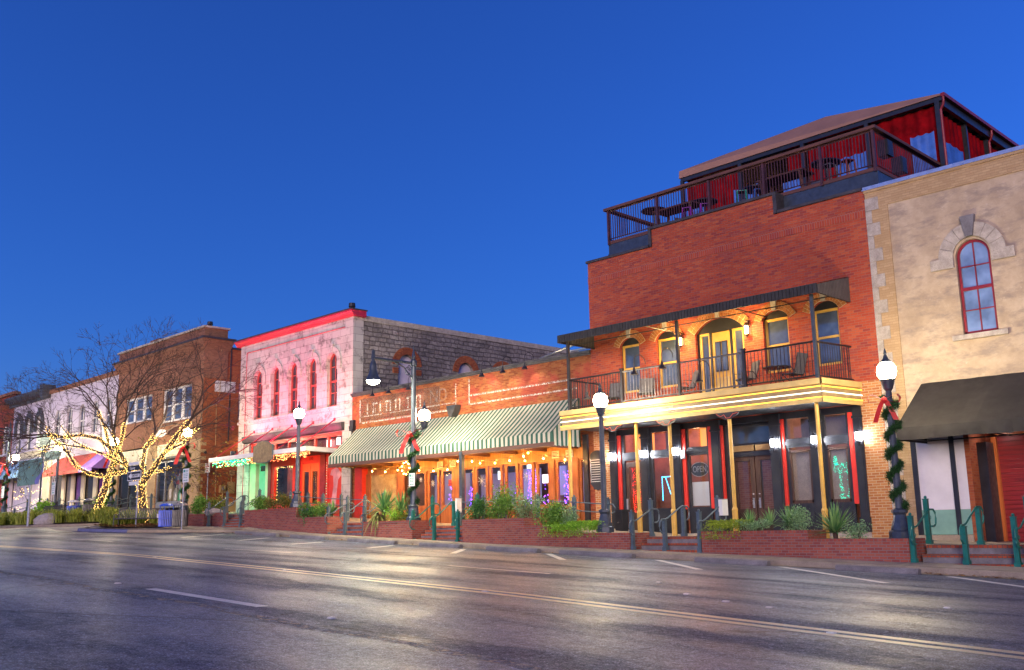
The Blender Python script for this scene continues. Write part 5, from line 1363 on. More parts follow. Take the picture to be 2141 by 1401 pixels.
# bulbs under the awning
bt = thing("string_lights", "string of bare amber bulbs hanging under the striped awning", "string lights", (-31, 27.2, 2.8))
BULBS = [(-36.86,2.66),(-35.87,2.58),(-34.97,2.61),(-33.47,2.52),(-32.50,2.44),(-31.59,2.45),(-30.94,2.76),(-30.05,2.70),(-29.57,2.60),(-28.69,2.55),(-27.85,2.60),(-27.07,2.72),(-27.0,2.54),(-26.82,2.83),(-26.0,2.57),(-24.9,2.45)]
m = MB(); m.tube([(-39,27.2,2.95)]+[p for (x, z) in BULBS for p in ((x-.3,27.2,z+.14), (x,27.2,z+.12))]+[(-24.6,27.2,2.7)], .008, 4)
for x, z in BULBS: m.lathe([(.022,z+.04), (.022,z+.13)], (x,27.2,0), 8)
mk("cable", m, M_BLACK, bt)
b0 = None
for x, z in BULBS:
    if b0 is None:
        mm = MB(); mm.sphere((0,0,0), .028, 8); b0 = mk("bulb", mm, E_BULB, bt, local=True); o = b0
    else:
        o = b0.copy(); COL.objects.link(o); o.parent = bt
    o.location = Vector((x,27.2,z))-WOFF[bt.name]
rg = thing("ring_chandelier", "ring of small glowing bulbs hanging left of the garlanded pole", "chandelier", (-34.35, 27.2, 2.72))
m = MB(); m.tube([(-34.35+.26*cos(2*pi*i/20), 27.2, 2.66+.26*sin(2*pi*i/20)) for i in range(21)], .012, 5, cap=False); m.tube([(-34.35,27.2,2.92), (-34.35,27.2,3.0)], .008, 4); mk("ring", m, M_IRON, rg)
for i in range(9):
    a_ = 2*pi*i/9
    o = b0.copy(); COL.objects.link(o); o.parent = rg; o.location = Vector((-34.35+.27*cos(a_), 27.15, 2.66+.27*sin(a_)))-WOFF[rg.name]; o.scale = (.8,.8,.8)
# striped awning with scalloped valance
t = thing("striped_awning", "wide green and white striped canvas awning on the orange brick restaurant", "awning", (-32, 28, 3.2))
AX0, AX1, AYF = -39.22, -24.78, 26.4
m = MB(); ns = 60
zt_top, zt_bot = 4.82, 3.43
rows = 8
vs = []
for i in range(rows+1):
    u = i/rows; y = AYF+(27.985-AYF)*u
    for k in range(ns+1):
        x = AX0+(AX1-AX0)*k/ns; sag = -.035*sin(pi*u)*(1+.3*sin(k*.9))
        vs.append((x, y, zt_bot+(zt_top-zt_bot)*u+sag))
m.add(vs, [(i*(ns+1)+k, i*(ns+1)+k+1, (i+1)*(ns+1)+k+1, (i+1)*(ns+1)+k) for i in range(rows) for k in range(ns)])
for x in (AX0, AX1): m.add([(x,AYF,zt_bot), (x,27.985,zt_bot), (x,27.985,zt_top)], [(0,1,2)])
top = mk("canvas", m, M_STRIPE, t)
m = MB(); vs = []
npt = 360
def valance(pts):
    vs = []
    for k, (x, y) in enumerate(pts):
        w_ = .018*sin(k*.55)+.010*sin(k*.21)
        drop = .50-.035*abs(sin(k*pi/6))
        nx, ny = (0, -1) if abs(y-AYF) < 1e-6 else ((-1 if x == AX0 else 1), 0)
        vs += [(x, y, zt_bot+.005), (x+nx*w_*.5, y+ny*w_*.5, zt_bot-.25), (x+nx*w_, y+ny*w_, zt_bot-drop)]
    m.add(vs, [(3*k+j, 3*k+3+j, 3*k+4+j, 3*k+1+j) for k in range(len(pts)-1) for j in (0, 1)])
valance([(AX0+(AX1-AX0)*k/npt, AYF) for k in range(npt+1)])
for x in (AX0, AX1): valance([(x, AYF+(27.98-AYF)*k/40) for k in range(41)])
mk("valance", m, M_STRIPE, t)
# goosenecks along the parapet
gl = None
for x, z, lab in ((-37.25,6.6,"first from the pink lit building"),(-36.0,6.6,"second from the pink lit building"),(-34.55,6.6,"just right of the tall lamp pole"),(-29.68,6.6,"left of the three right of the centre"),(-28.42,6.6,"middle of the three right of the centre"),(-27.16,6.6,"right of the three, nearest the balcony")):
    tt, hp = gooseneck("gooseneck_lamp", "gooseneck sign lamp on the low brick parapet, "+lab, "gooseneck lamps on the brick parapet", (x, 28.0, z), .55, .5, .26)
    area_spot("sign_lamp", tt, (x, 27.45, z-.42), (x+.25, 28.0, z-1.1), 18, (1.0,0.80,0.58), 1.7, .7, .05)
t = thing("wall_speaker", "dark angular loudspeaker box on the brick wall just above the striped awning", "speaker", (-31.86, 28, 5))
m = MB(); m.prism([(-.30,.22),(.30,.22),(.22,-.02),(.05,-.26),(-.12,-.26),(-.22,0)], -.38, -.05, 'y'); m.box(-.06, .06, -.05, 0, -.1, .1); mk("cabinet", m, M_COPING, t, local=True)
m = MB(); m.box(-.25, .25, -.384, -.38, .02, .19); mk("grille", m, M_BLACK, t, local=True)
m = MB(); m.box(-25.2, -24.2, 27.95, 28.05, 6.66, 6.72); m.tube([(-27.0,28.2,6.66), (-24.6,27.9,6.95)], .05, 6); tag(mk("roof_pipe", m, M_GREY), "grey pipe on the low roof edge beside the brick building's balcony", "pipe")
t = thing("picnic_table", "brown wooden picnic table at the top of the tall stairs", "table", (-28.0, 26.9, .1))
m = MB(); m.box(-.9, .9, -.38, .38, .70, .75); mk("tabletop", m, M_WOOD, t, local=True)
for sy in (-.68, .68): m = MB(); m.box(-.9, .9, sy-.13, sy+.13, .42, .46); mk("bench_seat", m, M_WOOD, t, local=True)
for sx in (-.65, .65): m = MB(); m.tube([(sx,-.65,0), (sx,.25,.70)], .045, 4); m.tube([(sx,.65,0), (sx,-.25,.70)], .045, 4); m.box(sx-.04, sx+.04, -.75, .75, .36, .42); mk("leg_frame", m, M_WOOD, t, local=True)

# ------------------------------------------------------------------ pale stone building lit pink
W = thing("stone_building", "pale stone two storey building lit pink, with red cornice and five arched windows", "building", (-45, 28, .8))
wx = [(-49.03,-48.16), (-47.22,-46.37), (-45.48,-44.60), (-43.66,-42.80), (-41.85,-40.95)]
ops = [(a, b, 6.14, 8.46, (b-a)/2) for a, b in wx]
m = MB(); wall_xz(m, -50.62, -39.62, .2, 10.5, 28.0, ops+[(-49.35,-40.45,.2,4.85,0)], .3)
mk("front_wall", m, M_ASHLAR, W)
m = MB(); wall_xz(m, 28.62, 46, .2, 10.35, -39.64, [(30.85,31.95,6.3,8.35,.55), (34.95,36.05,6.3,8.35,.55), (37.75,38.85,6.3,8.35,.55)], .25, swap=True); mk("side_wall", m, M_RUBBLE, W)
m = MB(); m.quad((-39.62,28.0,.2), (-39.62,28.62,.2), (-39.62,28.62,10.5), (-39.62,28.0,10.5)); m.quad((-39.62,28.62,.2), (-39.70,28.62,.2), (-39.70,28.62,10.5), (-39.62,28.62,10.5))
mk("corner_pier", m, M_ASHLAR, W)
m = MB(); m.quad((-50.62,28,.2), (-50.62,46,.2), (-50.62,46,10.4), (-50.62,28,10.4)); mk("far_side_wall", m, M_RUBBLE, W)
m = MB(); m.quad((-50.62,46,.2), (-39.62,46,.2), (-39.62,46,10.4), (-50.62,46,10.4)); mk("rear_wall", m, M_RUBBLE, W)
m = MB(); m.box(-39.80, -39.60, 28.65, 46, 10.35, 10.62); mk("side_coping", m, M_STONE, W)
m = MB(); m.quad((-50.5,28.2,10.1), (-39.8,28.2,10.1), (-39.8,46,10.1), (-50.5,46,10.1)); mk("roof", m, M_COPING, W)
m = MB(); m.prism([(28.0,10.50),(27.90,10.50),(27.84,10.62),(27.72,10.72),(27.72,10.80),(28.3,10.80),(28.3,10.5)], -50.95, -39.42, 'x'); m.box(-39.9, -39.42, 28.3, 28.65, 10.5, 10.8); mk("cornice", m, M_CORNRED, W)
m = MB(); m.box(-51.0, -39.38, 27.68, 28.7, 10.80, 10.86); mk("cornice_cap", m, M_COPING, W)
m = MB(); m.box(-50.68, -39.56, 27.93, 28.0, 6.0, 6.14); mk("sill_course", m, M_ASHLAR, W)
for (x0, x1) in [(-50.64,-49.45), (-40.5,-39.6)]+[(wx[i][1]+.3, wx[i+1][0]-.3) for i in range(4)]: m = MB(); m.box(x0, x1, 27.97, 28.0, 7.75, 7.95); mk("impost_block", m, M_ASHLAR, W)
# scars of rails fixed on the front
m = MB(); m.tube([(-49.9,27.97,.9), (-49.9,27.97,10.05)], .02, 4); m.tube([(-49.9,27.97,10.05), (-40.3,27.97,10.05)], .02, 4); mk("wall_strip", m, M_CORNRED, W)
M_WFRAME = plain("red_brown_window_frame", (0.34,0.07,0.05), 0.5)
for (a, b) in wx:
    cx = (a+b)/2; r = (b-a)/2; zs = 8.46; yw = 28.22
    f = MB(); f.band(cx, zs, r*.80, r-.003, 0, pi, yw-.05, yw+.04, 14)
    f.box(a+.003, a+.09, yw-.05, yw+.04, 6.14, zs); f.box(b-.09, b-.003, yw-.05, yw+.04, 6.14, zs); f.box(a+.09, b-.09, yw-.05, yw+.04, 6.14, 6.26); f.box(a+.09, b-.09, yw-.055, yw+.03, 7.40, 7.50); f.box(cx-.02, cx+.02, yw-.03, yw+.02, 6.26, zs+r*.8); f.box(a+.09, b-.09, yw-.03, yw+.02, 8.18, 8.22); f.box(a+.09, b-.09, yw-.03, yw+.02, 6.85, 6.88)
    fo = mk("window", f, M_WFRAME, W)
    p = MB(); ap = arch_pts(a+.01, b-.01, zs, r-.01); p.add([(x, yw+.01, z) for (x, z) in [(a+.01,6.15)]+ap+[(b-.01,6.15)]], [tuple(range(len(ap)+2))]); mk("pane", p, G_DARK, fo)
    h = MB(); n = 8
    for i in range(n): h.band(cx, zs-.05, r+.03, r+.34, pi*(i+.02)/n, pi*(i+.98)/n, 27.94, 28.0, 3)
    h.prism([(cx-.10,zs+r-.04),(cx-.17,zs+r+.42),(cx+.17,zs+r+.42),(cx+.10,zs+r-.04)], 27.90, 28.0); h.box(a-.36, a-.03, 27.93, 28.0, 8.0, zs-.05); h.box(b+.03, b+.36, 27.93, 28.0, 8.0, zs-.05)
    mk("arch_hood", h, M_ASHLAR, W)
# side windows: brick arched, boarded
for (a, b) in ((30.85,31.95), (34.95,36.05), (37.75,38.85)):
    cy = (a+b)/2; m = MB(); n = 15
    for i in range(n):
        u0, u1 = pi*i/n, pi*(i+.9)/n
        m.prism([(cy+.57*cos(u0), 8.35+.57*sin(u0)), (cy+.95*cos(u0), 8.35+.95*sin(u0)), (cy+.95*cos(u1), 8.35+.95*sin(u1)), (cy+.57*cos(u1), 8.35+.57*sin(u1))], -39.66, -39.58, 'x')
    for k in range(5):
        for (y0, y1) in ((a-.38,a-.02), (b+.02,b+.38)): m.box(-39.66, -39.58, y0, y1, 8.02-k*.1+.07, 8.02-k*.1+.15) if k < 3 else None
    o = mk("brick_arch", m, M_SIDEBRICK, W)
    m = MB(); ap = arch_pts(a+.01, b-.01, 8.35, .54); m.add([(-39.80, y, z) for (y, z) in [(a+.01,6.3)]+ap+[(b-.01,6.3)]], [tuple(range(len(ap)+2))]); mk("boarded_window", m, M_LAV, W)
# red shopfront
ysf = 28.12
m = MB(); m.prism([(28.0,4.86),(27.86,4.92),(27.80,5.10),(27.80,5.26),(28.05,5.30),(28.05,4.86)], -49.9, -40.25, 'x'); mk("shop_cornice", m, M_COPING, W)
m = MB(); m.box(-49.35, -40.45, ysf, ysf+.15, 3.86, 4.10); m.box(-49.35, -40.45, ysf, ysf+.15, 4.66, 4.86)
for x in (-49.35, -48.2, -46.9, -45.6, -44.35, -43.1, -41.9, -40.60): m.box(x, x+.13, ysf, ysf+.12, 4.10, 4.66)
tf = mk("transom_frame", m, M_REDPAINT, W)
m = MB(); m.quad((-48.1,ysf+.08,4.1), (-40.5,ysf+.08,4.1), (-40.5,ysf+.08,4.66), (-48.1,ysf+.08,4.66)); mk("transom_pane", m, G_CLEAR, tf)
m = MB(); m.quad((-49.2,ysf+.4,4.1), (-40.5,ysf+.4,4.1), (-40.5,ysf+.4,4.66), (-49.2,ysf+.4,4.66)); mk("transom_room", m, M_DKRED, tf)
m = MB(); m.box(-41.35, -41.2, ysf+.2, ysf+.3, 4.25, 4.6); m.box(-42.3, -42.0, ysf+.25, ysf+.3, 4.2, 4.55); mk("lit_ball", m, emit("interior_glow", (1.0,.85,.7), 3, False), tf)
for (x0, x1) in ((-47.45,-47.15), (-44.75,-44.30), (-42.45,-42.0)): m = MB(); m.box(x0, x1, ysf-.04, ysf+.15, .3, 3.9); mk("dark_column", m, M_DKRED, W)
m = MB(); m.box(-47.15, -46.85, ysf, ysf+.15, .3, 3.9); m.box(-45.05, -44.75, ysf, ysf+.15, .3, 3.9); m.box(-46.85, -45.05, ysf, ysf+.15, 3.45, 3.9); m.box(-46.85, -45.05, ysf, ysf+.15, .3, 1.55); m.box(-44.3, -44.15, ysf, ysf+.15, .3, 3.9); m.box(-42.6, -42.45, ysf, ysf+.15, .3, 3.9); m.box(-44.15, -42.6, ysf, ysf+.15, 3.42, 3.9); m.box(-42.0, -41.75, ysf, ysf+.15, .3, 3.9)
mk("red_joinery", m, M_REDPAINT, W)
m = MB(); m.quad((-46.85,ysf+.08,1.55), (-45.05,ysf+.08,1.55), (-45.05,ysf+.08,3.45), (-46.85,ysf+.08,3.45)); mk("shop_window_pane", m, G_CLEAR, W)
for (x0, x1) in ((-44.15,-43.39), (-43.36,-42.6)):
    l = MB(); l.box(x0, x0+.15, ysf+.02, ysf+.08, .72, 3.42); l.box(x1-.15, x1, ysf+.02, ysf+.08, .72, 3.42); l.box(x0+.15, x1-.15, ysf+.02, ysf+.08, 3.02, 3.42); l.box(x0+.15, x1-.15, ysf+.02, ysf+.08, .72, 1.35)
    lo = mk("orange_door", l, M_ORANGEDOOR, W)
    p = MB(); p.quad((x0+.15,ysf+.05,1.35), (x1-.15,ysf+.05,1.35), (x1-.15,ysf+.05,3.02), (x0+.15,ysf+.05,3.02)); mk("door_glass", p, G_CLEAR, lo)
text_mesh("house_number", "100", .26, M_DKRED, W, (-43.35, ysf-.005, 3.66))
m = MB(); m.box(-41.75, -40.45, ysf+.02, ysf+.1, .72, 3.6); ml = mk("mural_panel", m, M_REDPAINT, W)
m = MB(); ym = ysf+.012
m.prism([(-41.6,1.0),(-41.3,2.2),(-41.35,2.7),(-41.6,2.75),(-41.5,3.0),(-41.0,3.1),(-40.6,2.75),(-40.9,2.5),(-41.0,2.0),(-41.1,1.0)], ym-.004, ym); mk("mural_shape", m, plain("mural_pink", (0.62,0.32,0.34), .6), ml)
m = MB(); m.box(-49.35, -48.75, ysf-.02, ysf+.3, .4, 3.9); m.box(-47.75, -47.45, ysf-.02, ysf+.3, .4, 3.9); m.box(-48.75, -47.75, ysf, ysf+.3, 3.7, 3.9); mk("green_lit_surround", m, M_CREAM, W)
l = MB(); l.box(-48.75, -47.75, ysf+.2, ysf+.28, .8, 3.2); l.box(-48.75, -47.75, ysf+.22, ysf+.3, 3.2, 3.7); l.box(-48.55,-47.95,ysf+.18,ysf+.2,1.2,2.2); lo = mk("side_door", l, M_GREENPANEL, W)
p = MB(); p.box(-48.6, -48.0, ysf+.19, ysf+.2, 3.3, 3.6); mk("door_light", p, G_DARK, lo)
m = MB(); m.box(-49.8, -49.6, 27.97, 28.0, 1.75, 2.05); mk("letter_plate", m, M_COPING, W)
m = MB()
m.quad((-49.3,30.2,.7), (-40.5,30.2,.7), (-40.5,30.2,4.2), (-49.3,30.2,4.2)); m.quad((-49.3,28.3,3.9), (-40.5,28.3,3.9), (-40.5,30.2,3.9), (-49.3,30.2,3.9)); m.quad((-49.3,28.2,.71), (-40.5,28.2,.71), (-40.5,30.2,.71), (-49.3,30.2,.71))
rmw = mk("interior", m, M_SHOPROOM, W)
interior_glow(rmw, (-45.9, 28.6, 3.6), 22, (1.0,0.5,0.3)); interior_glow(rmw, (-43.3, 28.6, 3.6), 16, (1.0,0.45,0.35))
m = MB(); m.quad((-46.8,28.9,1.4), (-45.1,28.9,1.4), (-45.1,28.9,3.5), (-46.8,28.9,3.5)); m.quad((-44.1,28.9,.8), (-42.6,28.9,.8), (-42.6,28.9,3.2), (-44.1,28.9,3.2)); mk("inner_curtain", m, plain("brown_curtain", (0.22,0.09,0.07), .8, 0, .4, 2), rmw)
# entrance canopy on rods, icicle lights, plaque, flood lamps
t = thing("entrance_canopy", "flat white edged entrance canopy hung on slanting rods from the stone building", "canopy", (-44.7, 27, 3.9))
CY = 25.75
m = MB(); m.prism([(-49.5,CY),(-40.05,CY),(-40.6,27.99),(-49.9,27.99)], 3.80, 3.95, 'z'); mk("canopy_slab", m, M_COPING, t)
m = MB(); m.box(-49.55, -40.0, CY-.06, CY-.003, 3.76, 3.98); m.prism([(-40.05,CY-.06),(-39.99,CY-.06),(-40.54,27.99),(-40.6,27.99)], 3.76, 3.98, 'z'); mk("canopy_edge", m, M_WHITE, t)
for x0, x1 in ((-48.85,-49.2), (-46.95,-47.2), (-45.0,-45.2), (-43.0,-43.1), (-41.1,-41.0)):
    m = MB(); m.tube([(x0,27.97,5.46), (x1,CY+.12,3.97)], .025, 6); m.box(x0-.06, x0+.06, 27.95, 28.0, 5.40, 5.54); mk("support_rod", m, M_CORNRED, t)
def icicle(xa, xb, n):
    return lambda r, i, k: ((lambda x: (x, CY-.02+r.uniform(-.03,.25), 3.74-r.random()**1.6*.30))(r.uniform(xa, xb)))
gi = dots("icicle_lights", "green icicle lights hanging from the left end of the entrance canopy", "string lights", E_GREENL, icicle(-49.4,-45.6,0), 150, .016)
area_spot("icicle_glow", gi, (-48.6, 25.95, 3.7), (-49.2, 28.2, 1.6), 150, (0.04,1.0,0.40), 2.2, .9, .3)
ri = dots("icicle_lights", "red and orange icicle lights hanging from the middle and right of the entrance canopy", "string lights", E_WARMRED, icicle(-45.8,-40.1,0), 240, .016)
area_spot("icicle_glow", ri, (-43.5, 25.95, 3.7), (-43.5, 28.2, 1.8), 160, (1.0,0.16,0.07), 2.5, .9, .5)
dots("icicle_lights", "warm white icicle lights mixed along the entrance canopy's front edge", "string lights", E_FAIRY, icicle(-49.4,-40.1,0), 160, .013)
t = thing("hanging_plaque", "blank brown plaque with arched top fixed to the entrance canopy's front edge", "sign", (-43.8, CY-.1, 4))
m = MB(); cx = -43.8
out = [(cx-.86,3.55),(cx-.86,4.25),(cx-.66,4.30),(cx-.45,4.42),(cx,4.48),(cx+.45,4.42),(cx+.66,4.30),(cx+.86,4.25),(cx+.86,3.55),(cx+.45,3.42),(cx-.45,3.42)]
m.prism([((x-cx)*1.06+cx, (z-3.95)*1.06+3.95) for x, z in out], CY-.16, CY-.10); mk("board_edge", m, M_POSTGREY, t)
m = MB(); m.prism(out, CY-.185, CY-.16); mk("board", m, M_PLAQUE, t)
dots("fairy_lights", "coloured dots of light framing the shop window left of the orange double doors", "string lights", E_FAIRY, lambda r, i, n: ((r.choice((-46.75,-45.15))+r.uniform(-.04,.04), ysf+.12, r.uniform(1.6,3.4)) if r.random() < .7 else (r.uniform(-46.7,-45.2), ysf+.12, 3.38+r.uniform(-.04,.04))), 70, .014)
dots("fairy_lights", "column of teal and white dots beside the red mural panel", "string lights", E_TEAL, lambda r, i, n: (-41.88+r.uniform(-.02,.02), ysf-.03, 1.2+2.3*i/n), 18, .02)
dots("lit_christmas_tree", "dots of a lit christmas tree inside the shop window left of the orange doors", "christmas tree", E_FAIRY, lambda r, i, n: (lambda h: (-45.45+r.uniform(-1,1)*.30*(1-h), ysf+.35, 1.3+h*1.5))(r.random()), 70, .012)
def flood(name, lab, loc, tgt, energy, col, size=1.6):
    t = thing(name, lab, "flood lamp", loc, None)
    m = MB(); m.lathe([(.16,.30), (.18,.12), (.10,.02)], (0,0,.02), 10); m.tube([(-.2,0,0), (-.2,0,.22), (-.16,0,.24)], .015, 5); m.tube([(.2,0,0), (.2,0,.22), (.16,0,.24)], .015, 5); m.box(-.22, .22, -.05, .05, 0, .02)
    mk("lamp_head", m, M_BLACK, t, local=True)
    if energy: area_spot("flood_light", t, (loc[0], loc[1], loc[2]+.36), tgt, energy, col, size, .9, .12)
    return t
flood("flood_lamp", "black flood lamp on the pink lit building's cornice corner", (-39.75, 28.0, 10.86), None, 0, None)
for x, lab in ((-48.0,"pink uplight on the entrance canopy near its left end"),(-44.6,"pink uplight on the middle of the entrance canopy"),(-41.5,"pink uplight on the right end of the entrance canopy")):
    flood("flood_lamp", lab, (x, 26.3, 3.96), (x+.2, 28.1, 8.4), 500, (1.0,0.085,0.24), 2.3)

# ------------------------------------------------------------------ brown brick corner shop beyond the alley
P = thing("corner_shop", "brown brick two storey corner shop with stepped brick cornice and orange side wall", "building", (-61, 28, 1.5))
pw = [(-66.1,-62.0,7.35,9.05,0), (-60.45,-56.5,6.95,9.1,0)]
m = MB(); wall_xz(m, -67.5, -55.0, .5, 11.3, 28.0, pw+[(-66.5,-62.2,1.6,5.6,0), (-60.75,-57.2,1.6,5.6,0)], .25)
mk("front_wall", m, M_TAN2, P)
m = MB(); wall_xz(m, 28.0, 44, .2, 11.2, -55.0, [(30.35,32.1,6.85,9.1,0)], .2, swap=True); mk("side_wall", m, M_SIDEBRICK, P)
m = MB(); m.quad((-67.5,28,.5), (-67.5,44,.5), (-67.5,44,11.2), (-67.5,28,11.2)); m.quad((-67.5,44,.5), (-55,44,.5), (-55,44,11.2), (-67.5,44,11.2)); mk("rear_wall", m, M_SIDEBRICK, P)
m = MB(); m.quad((-67.4,28.2,11), (-55.1,28.2,11), (-55.1,44,11), (-67.4,44,11)); mk("roof", m, M_COPING, P)
m = MB()
for k in range(6): m.box(-67.55-.05*k, -54.95+.05*k, 27.95-.05*k, 29.6+.04*k, 11.0+.11*k, 11.11+.11*k)
m.box(-55.02, -54.93, 27.94, 29.5, 9.3, 11.0)
mk("brick_cornice", m, M_TAN2, P)
m = MB(); m.box(-67.9, -54.6, 27.64, 29.85, 11.66, 11.78); mk("cornice_shelf", m, M_COPING, P)
m = MB(); m.box(-67.45, -55.05, 27.95, 29.5, 11.78, 12.38); mk("parapet", m, M_TAN2, P)
m = MB(); m.box(-67.6, -54.95, 27.85, 29.6, 12.38, 12.50); mk("parapet_coping", m, M_STONE, P)
m = MB(); m.box(-63.2, -61.8, 28.2, 29, 12.50, 12.75); mk("roof_vent", m, M_TAN2, P)
m = MB(); m.box(-55.02, -54.92, 29.6, 44, 11.2, 11.32); m.box(-55.02, -54.96, 29.7, 29.78, 5.5, 11.4); mk("side_coping", m, M_COPING, P)
m = MB()
for z in [1.4+.42*i for i in range(10)]: m.box(-55.01, -54.985, 27.99, 28.0+(.32 if int(z*10) % 2 else .18), z, z+.2)
mk("toothed_corner", m, M_TANBRICK, P)
for (a, b, c, d, r) in pw:
    f = MB(); n = 3; w_ = (b-a)/n
    f.box(a, b, 28.1, 28.2, d-.12, d); f.box(a, b, 28.05, 28.2, c, c+.12)
    for i in range(n+1): f.box(a+w_*i-(.16 if 0 < i < n else 0), a+w_*i+(.16 if 0 < i < n else .16) if i < n else b, 28.1, 28.2, c+.12, d-.12) if i < n else f.box(b-.16, b, 28.1, 28.2, c+.12, d-.12)
    for i in range(n): f.box(a+w_*i+.16, a+w_*(i+1)-.16, 28.12, 28.18, (c+d)/2-.04, (c+d)/2+.04)
    fo = mk("window", f, M_WHITE, P)
    p = MB(); p.quad((a,28.16,c), (b,28.16,c), (b,28.16,d), (a,28.16,d)); mk("pane", p, G_SKY, fo)
f = MB(); x = -55.12
f.box(x-.05, x+.04, 30.35, 30.45, 6.85, 9.1); f.box(x-.05, x+.04, 32.0, 32.1, 6.85, 9.1); f.box(x-.05, x+.04, 30.45, 32.0, 6.85, 6.98); f.box(x-.05, x+.04, 30.45, 32.0, 9.0, 9.1); f.box(x-.05, x+.04, 30.45, 32.0, 7.93, 8.03); f.box(x-.04, x+.03, 31.19, 31.26, 6.98, 9.0)
fo = mk("window", f, M_WHITE, P); p = MB(); p.quad((x,30.4,6.9), (x,32.05,6.9), (x,32.05,9.05), (x,30.4,9.05)); mk("pane", p, dark_glass("side_window_glass", (0.05,0.03,0.02)), fo)
m = MB(); m.box(-55.02, -54.93, 30.3, 32.2, 6.70, 6.84); mk("window_sill", m, M_SIDEBRICK, P)
# ground floor
for (x0, x1) in ((-67.3,-66.6), (-62.2,-60.85), (-57.2,-55.02)): m = MB(); m.box(x0, x1, 27.94, 28.0, 1.5, 5.6); mk("pale_brick_pier", m, M_TANBRICK, P)
for q in ((-60.80,-57.25,4.72,5.58), (-66.4,-62.3,4.5,5.5)): m = MB(); m.box(q[0], q[1], 27.96, 28.1, q[2], q[3]); mk("sign_board", m, M_CREAM, P)
m = MB(); m.prism([(27.96,4.55),(27.70,4.60),(27.66,4.72),(27.96,4.74)], -60.85, -57.1, 'x'); mk("shop_cornice", m, M_GREY, P)
def shopfront(x0, x1, z0, z1, nm, mullions, frame):
    m = MB(); m.box(x0, x1, 28.0, 28.12, z1-.12, z1); m.box(x0, x1, 28.0, 28.15, z0-.5, z0+.1); m.box(x0, x0+.1, 28, 28.12, z0, z1); m.box(x1-.1, x1, 28, 28.12, z0, z1)
    for x in mullions: m.box(x-.05, x+.05, 28, 28.12, z0, z1)
    o = mk(nm, m, frame, P)
    p = MB(); p.quad((x0,28.06,z0), (x1,28.06,z0), (x1,28.06,z1), (x0,28.06,z1)); mk("pane", p, G_CLEAR, o); return o
shopfront(-60.75, -57.2, 1.9, 4.55, "shop_window", (-59.6,), M_GREY)
shopfront(-66.5, -62.2, 1.7, 4.5, "shop_window", (-64.9, -63.4), M_COPING)
m = MB()
m.quad((-66.9,29.6,1.5), (-56.9,29.6,1.5), (-56.9,29.6,4.7), (-66.9,29.6,4.7)); m.quad((-66.9,28.2,4.6), (-56.9,28.2,4.6), (-56.9,29.6,4.6), (-66.9,29.6,4.6)); m.quad((-66.9,28.16,1.55), (-56.9,28.16,1.55), (-56.9,29.6,1.55), (-66.9,29.6,1.55)); m.quad((-61.6,28.2,1.5), (-61.6,29.6,1.5), (-61.6,29.6,4.7), (-61.6,28.2,4.7))
def clutter():
    t = NT("shelved_goods")
    x, y, z = t.sep(t.coord())
    v = t.node("ShaderNodeTexVoronoi"); v.inputs['Scale'].default_value = 3.2; v.distance = 'CHEBYCHEV'
    t.link(t.comb(x, 0.0, t.math('MULTIPLY', z, 1.4)), v.inputs['Vector'])
    r, g, b = t.sep(v.outputs['Color'])
    c = t.ramp(r, [(0.0, (0.05,0.04,0.05)), (0.35, (0.30,0.28,0.30)), (0.5, (0.10,0.08,0.20)), (0.62, (0.40,0.05,0.04)), (0.7, (0.10,0.10,0.12)), (0.85, (0.45,0.40,0.36)), (0.93, (0.05,0.08,0.22))], 'CONSTANT')
    return t.set(c, 0.7)
mk("interior", m, clutter(), P)
for (x, h, r, col, lab) in ((-59.3,1.5,.24,(0.40,0.30,0.12),"tallest of the glass bottles in the corner shop's right window"),(-58.6,1.05,.2,(0.45,0.42,0.30),"pale glass bottle with yellow base beside the green one in the corner shop window"),(-57.95,1.02,.22,(0.03,0.35,0.10),"green glass bottle in the corner shop window")):
    m = MB(); m.lathe([(r,0), (r*1.05,h*.12), (r,h*.55), (r*.55,h*.75), (r*.28,h*.84), (r*.30,h*.92), (r*.12,h)], (0,0,0), 12)
    o = mk("big_bottle", m, plain("bottle_glass", col, 0.12)); o.location = (x, 28.35, 1.95); tag(o, lab, "bottle", "big bottles in the corner shop window")
m = MB(); m.prism([(cos(a_)*.75-58.8, sin(a_)*.24+6.15) for a_ in [2*pi*i/20 for i in range(20)]], 27.2, 27.26); t = thing("oval_sign", "blank white oval sign on an iron bracket above the corner shop's right window", "sign", (-58.8,27.2,6)); mk("oval_board", m, M_WHITE, t)
m = MB(); m.tube([(-60.2,27.23,6.52), (-57.2,27.23,6.60)], .03, 6); m.tube([(-57.2,27.23,6.6), (-56.9,28.0,6.6)], .03, 6)
m.tube([(-57.4+.2*cos(a_), 27.23, 6.85+.2*sin(a_)) for a_ in [i*.5 for i in range(14)]], .02, 5); mk("bracket", m, M_IRON, t)
m = MB(); m.box(-55.0, -54.96, 28.73, 30.08, 8.48, 9.16); tag(mk("blank_sign", m, M_WHITE), "blank white board high on the orange brick side wall", "sign")
flood("flood_lamp", "black flood lamp on the corner shop's cornice", (-55.3, 28.4, 12.50), None, 0, None)
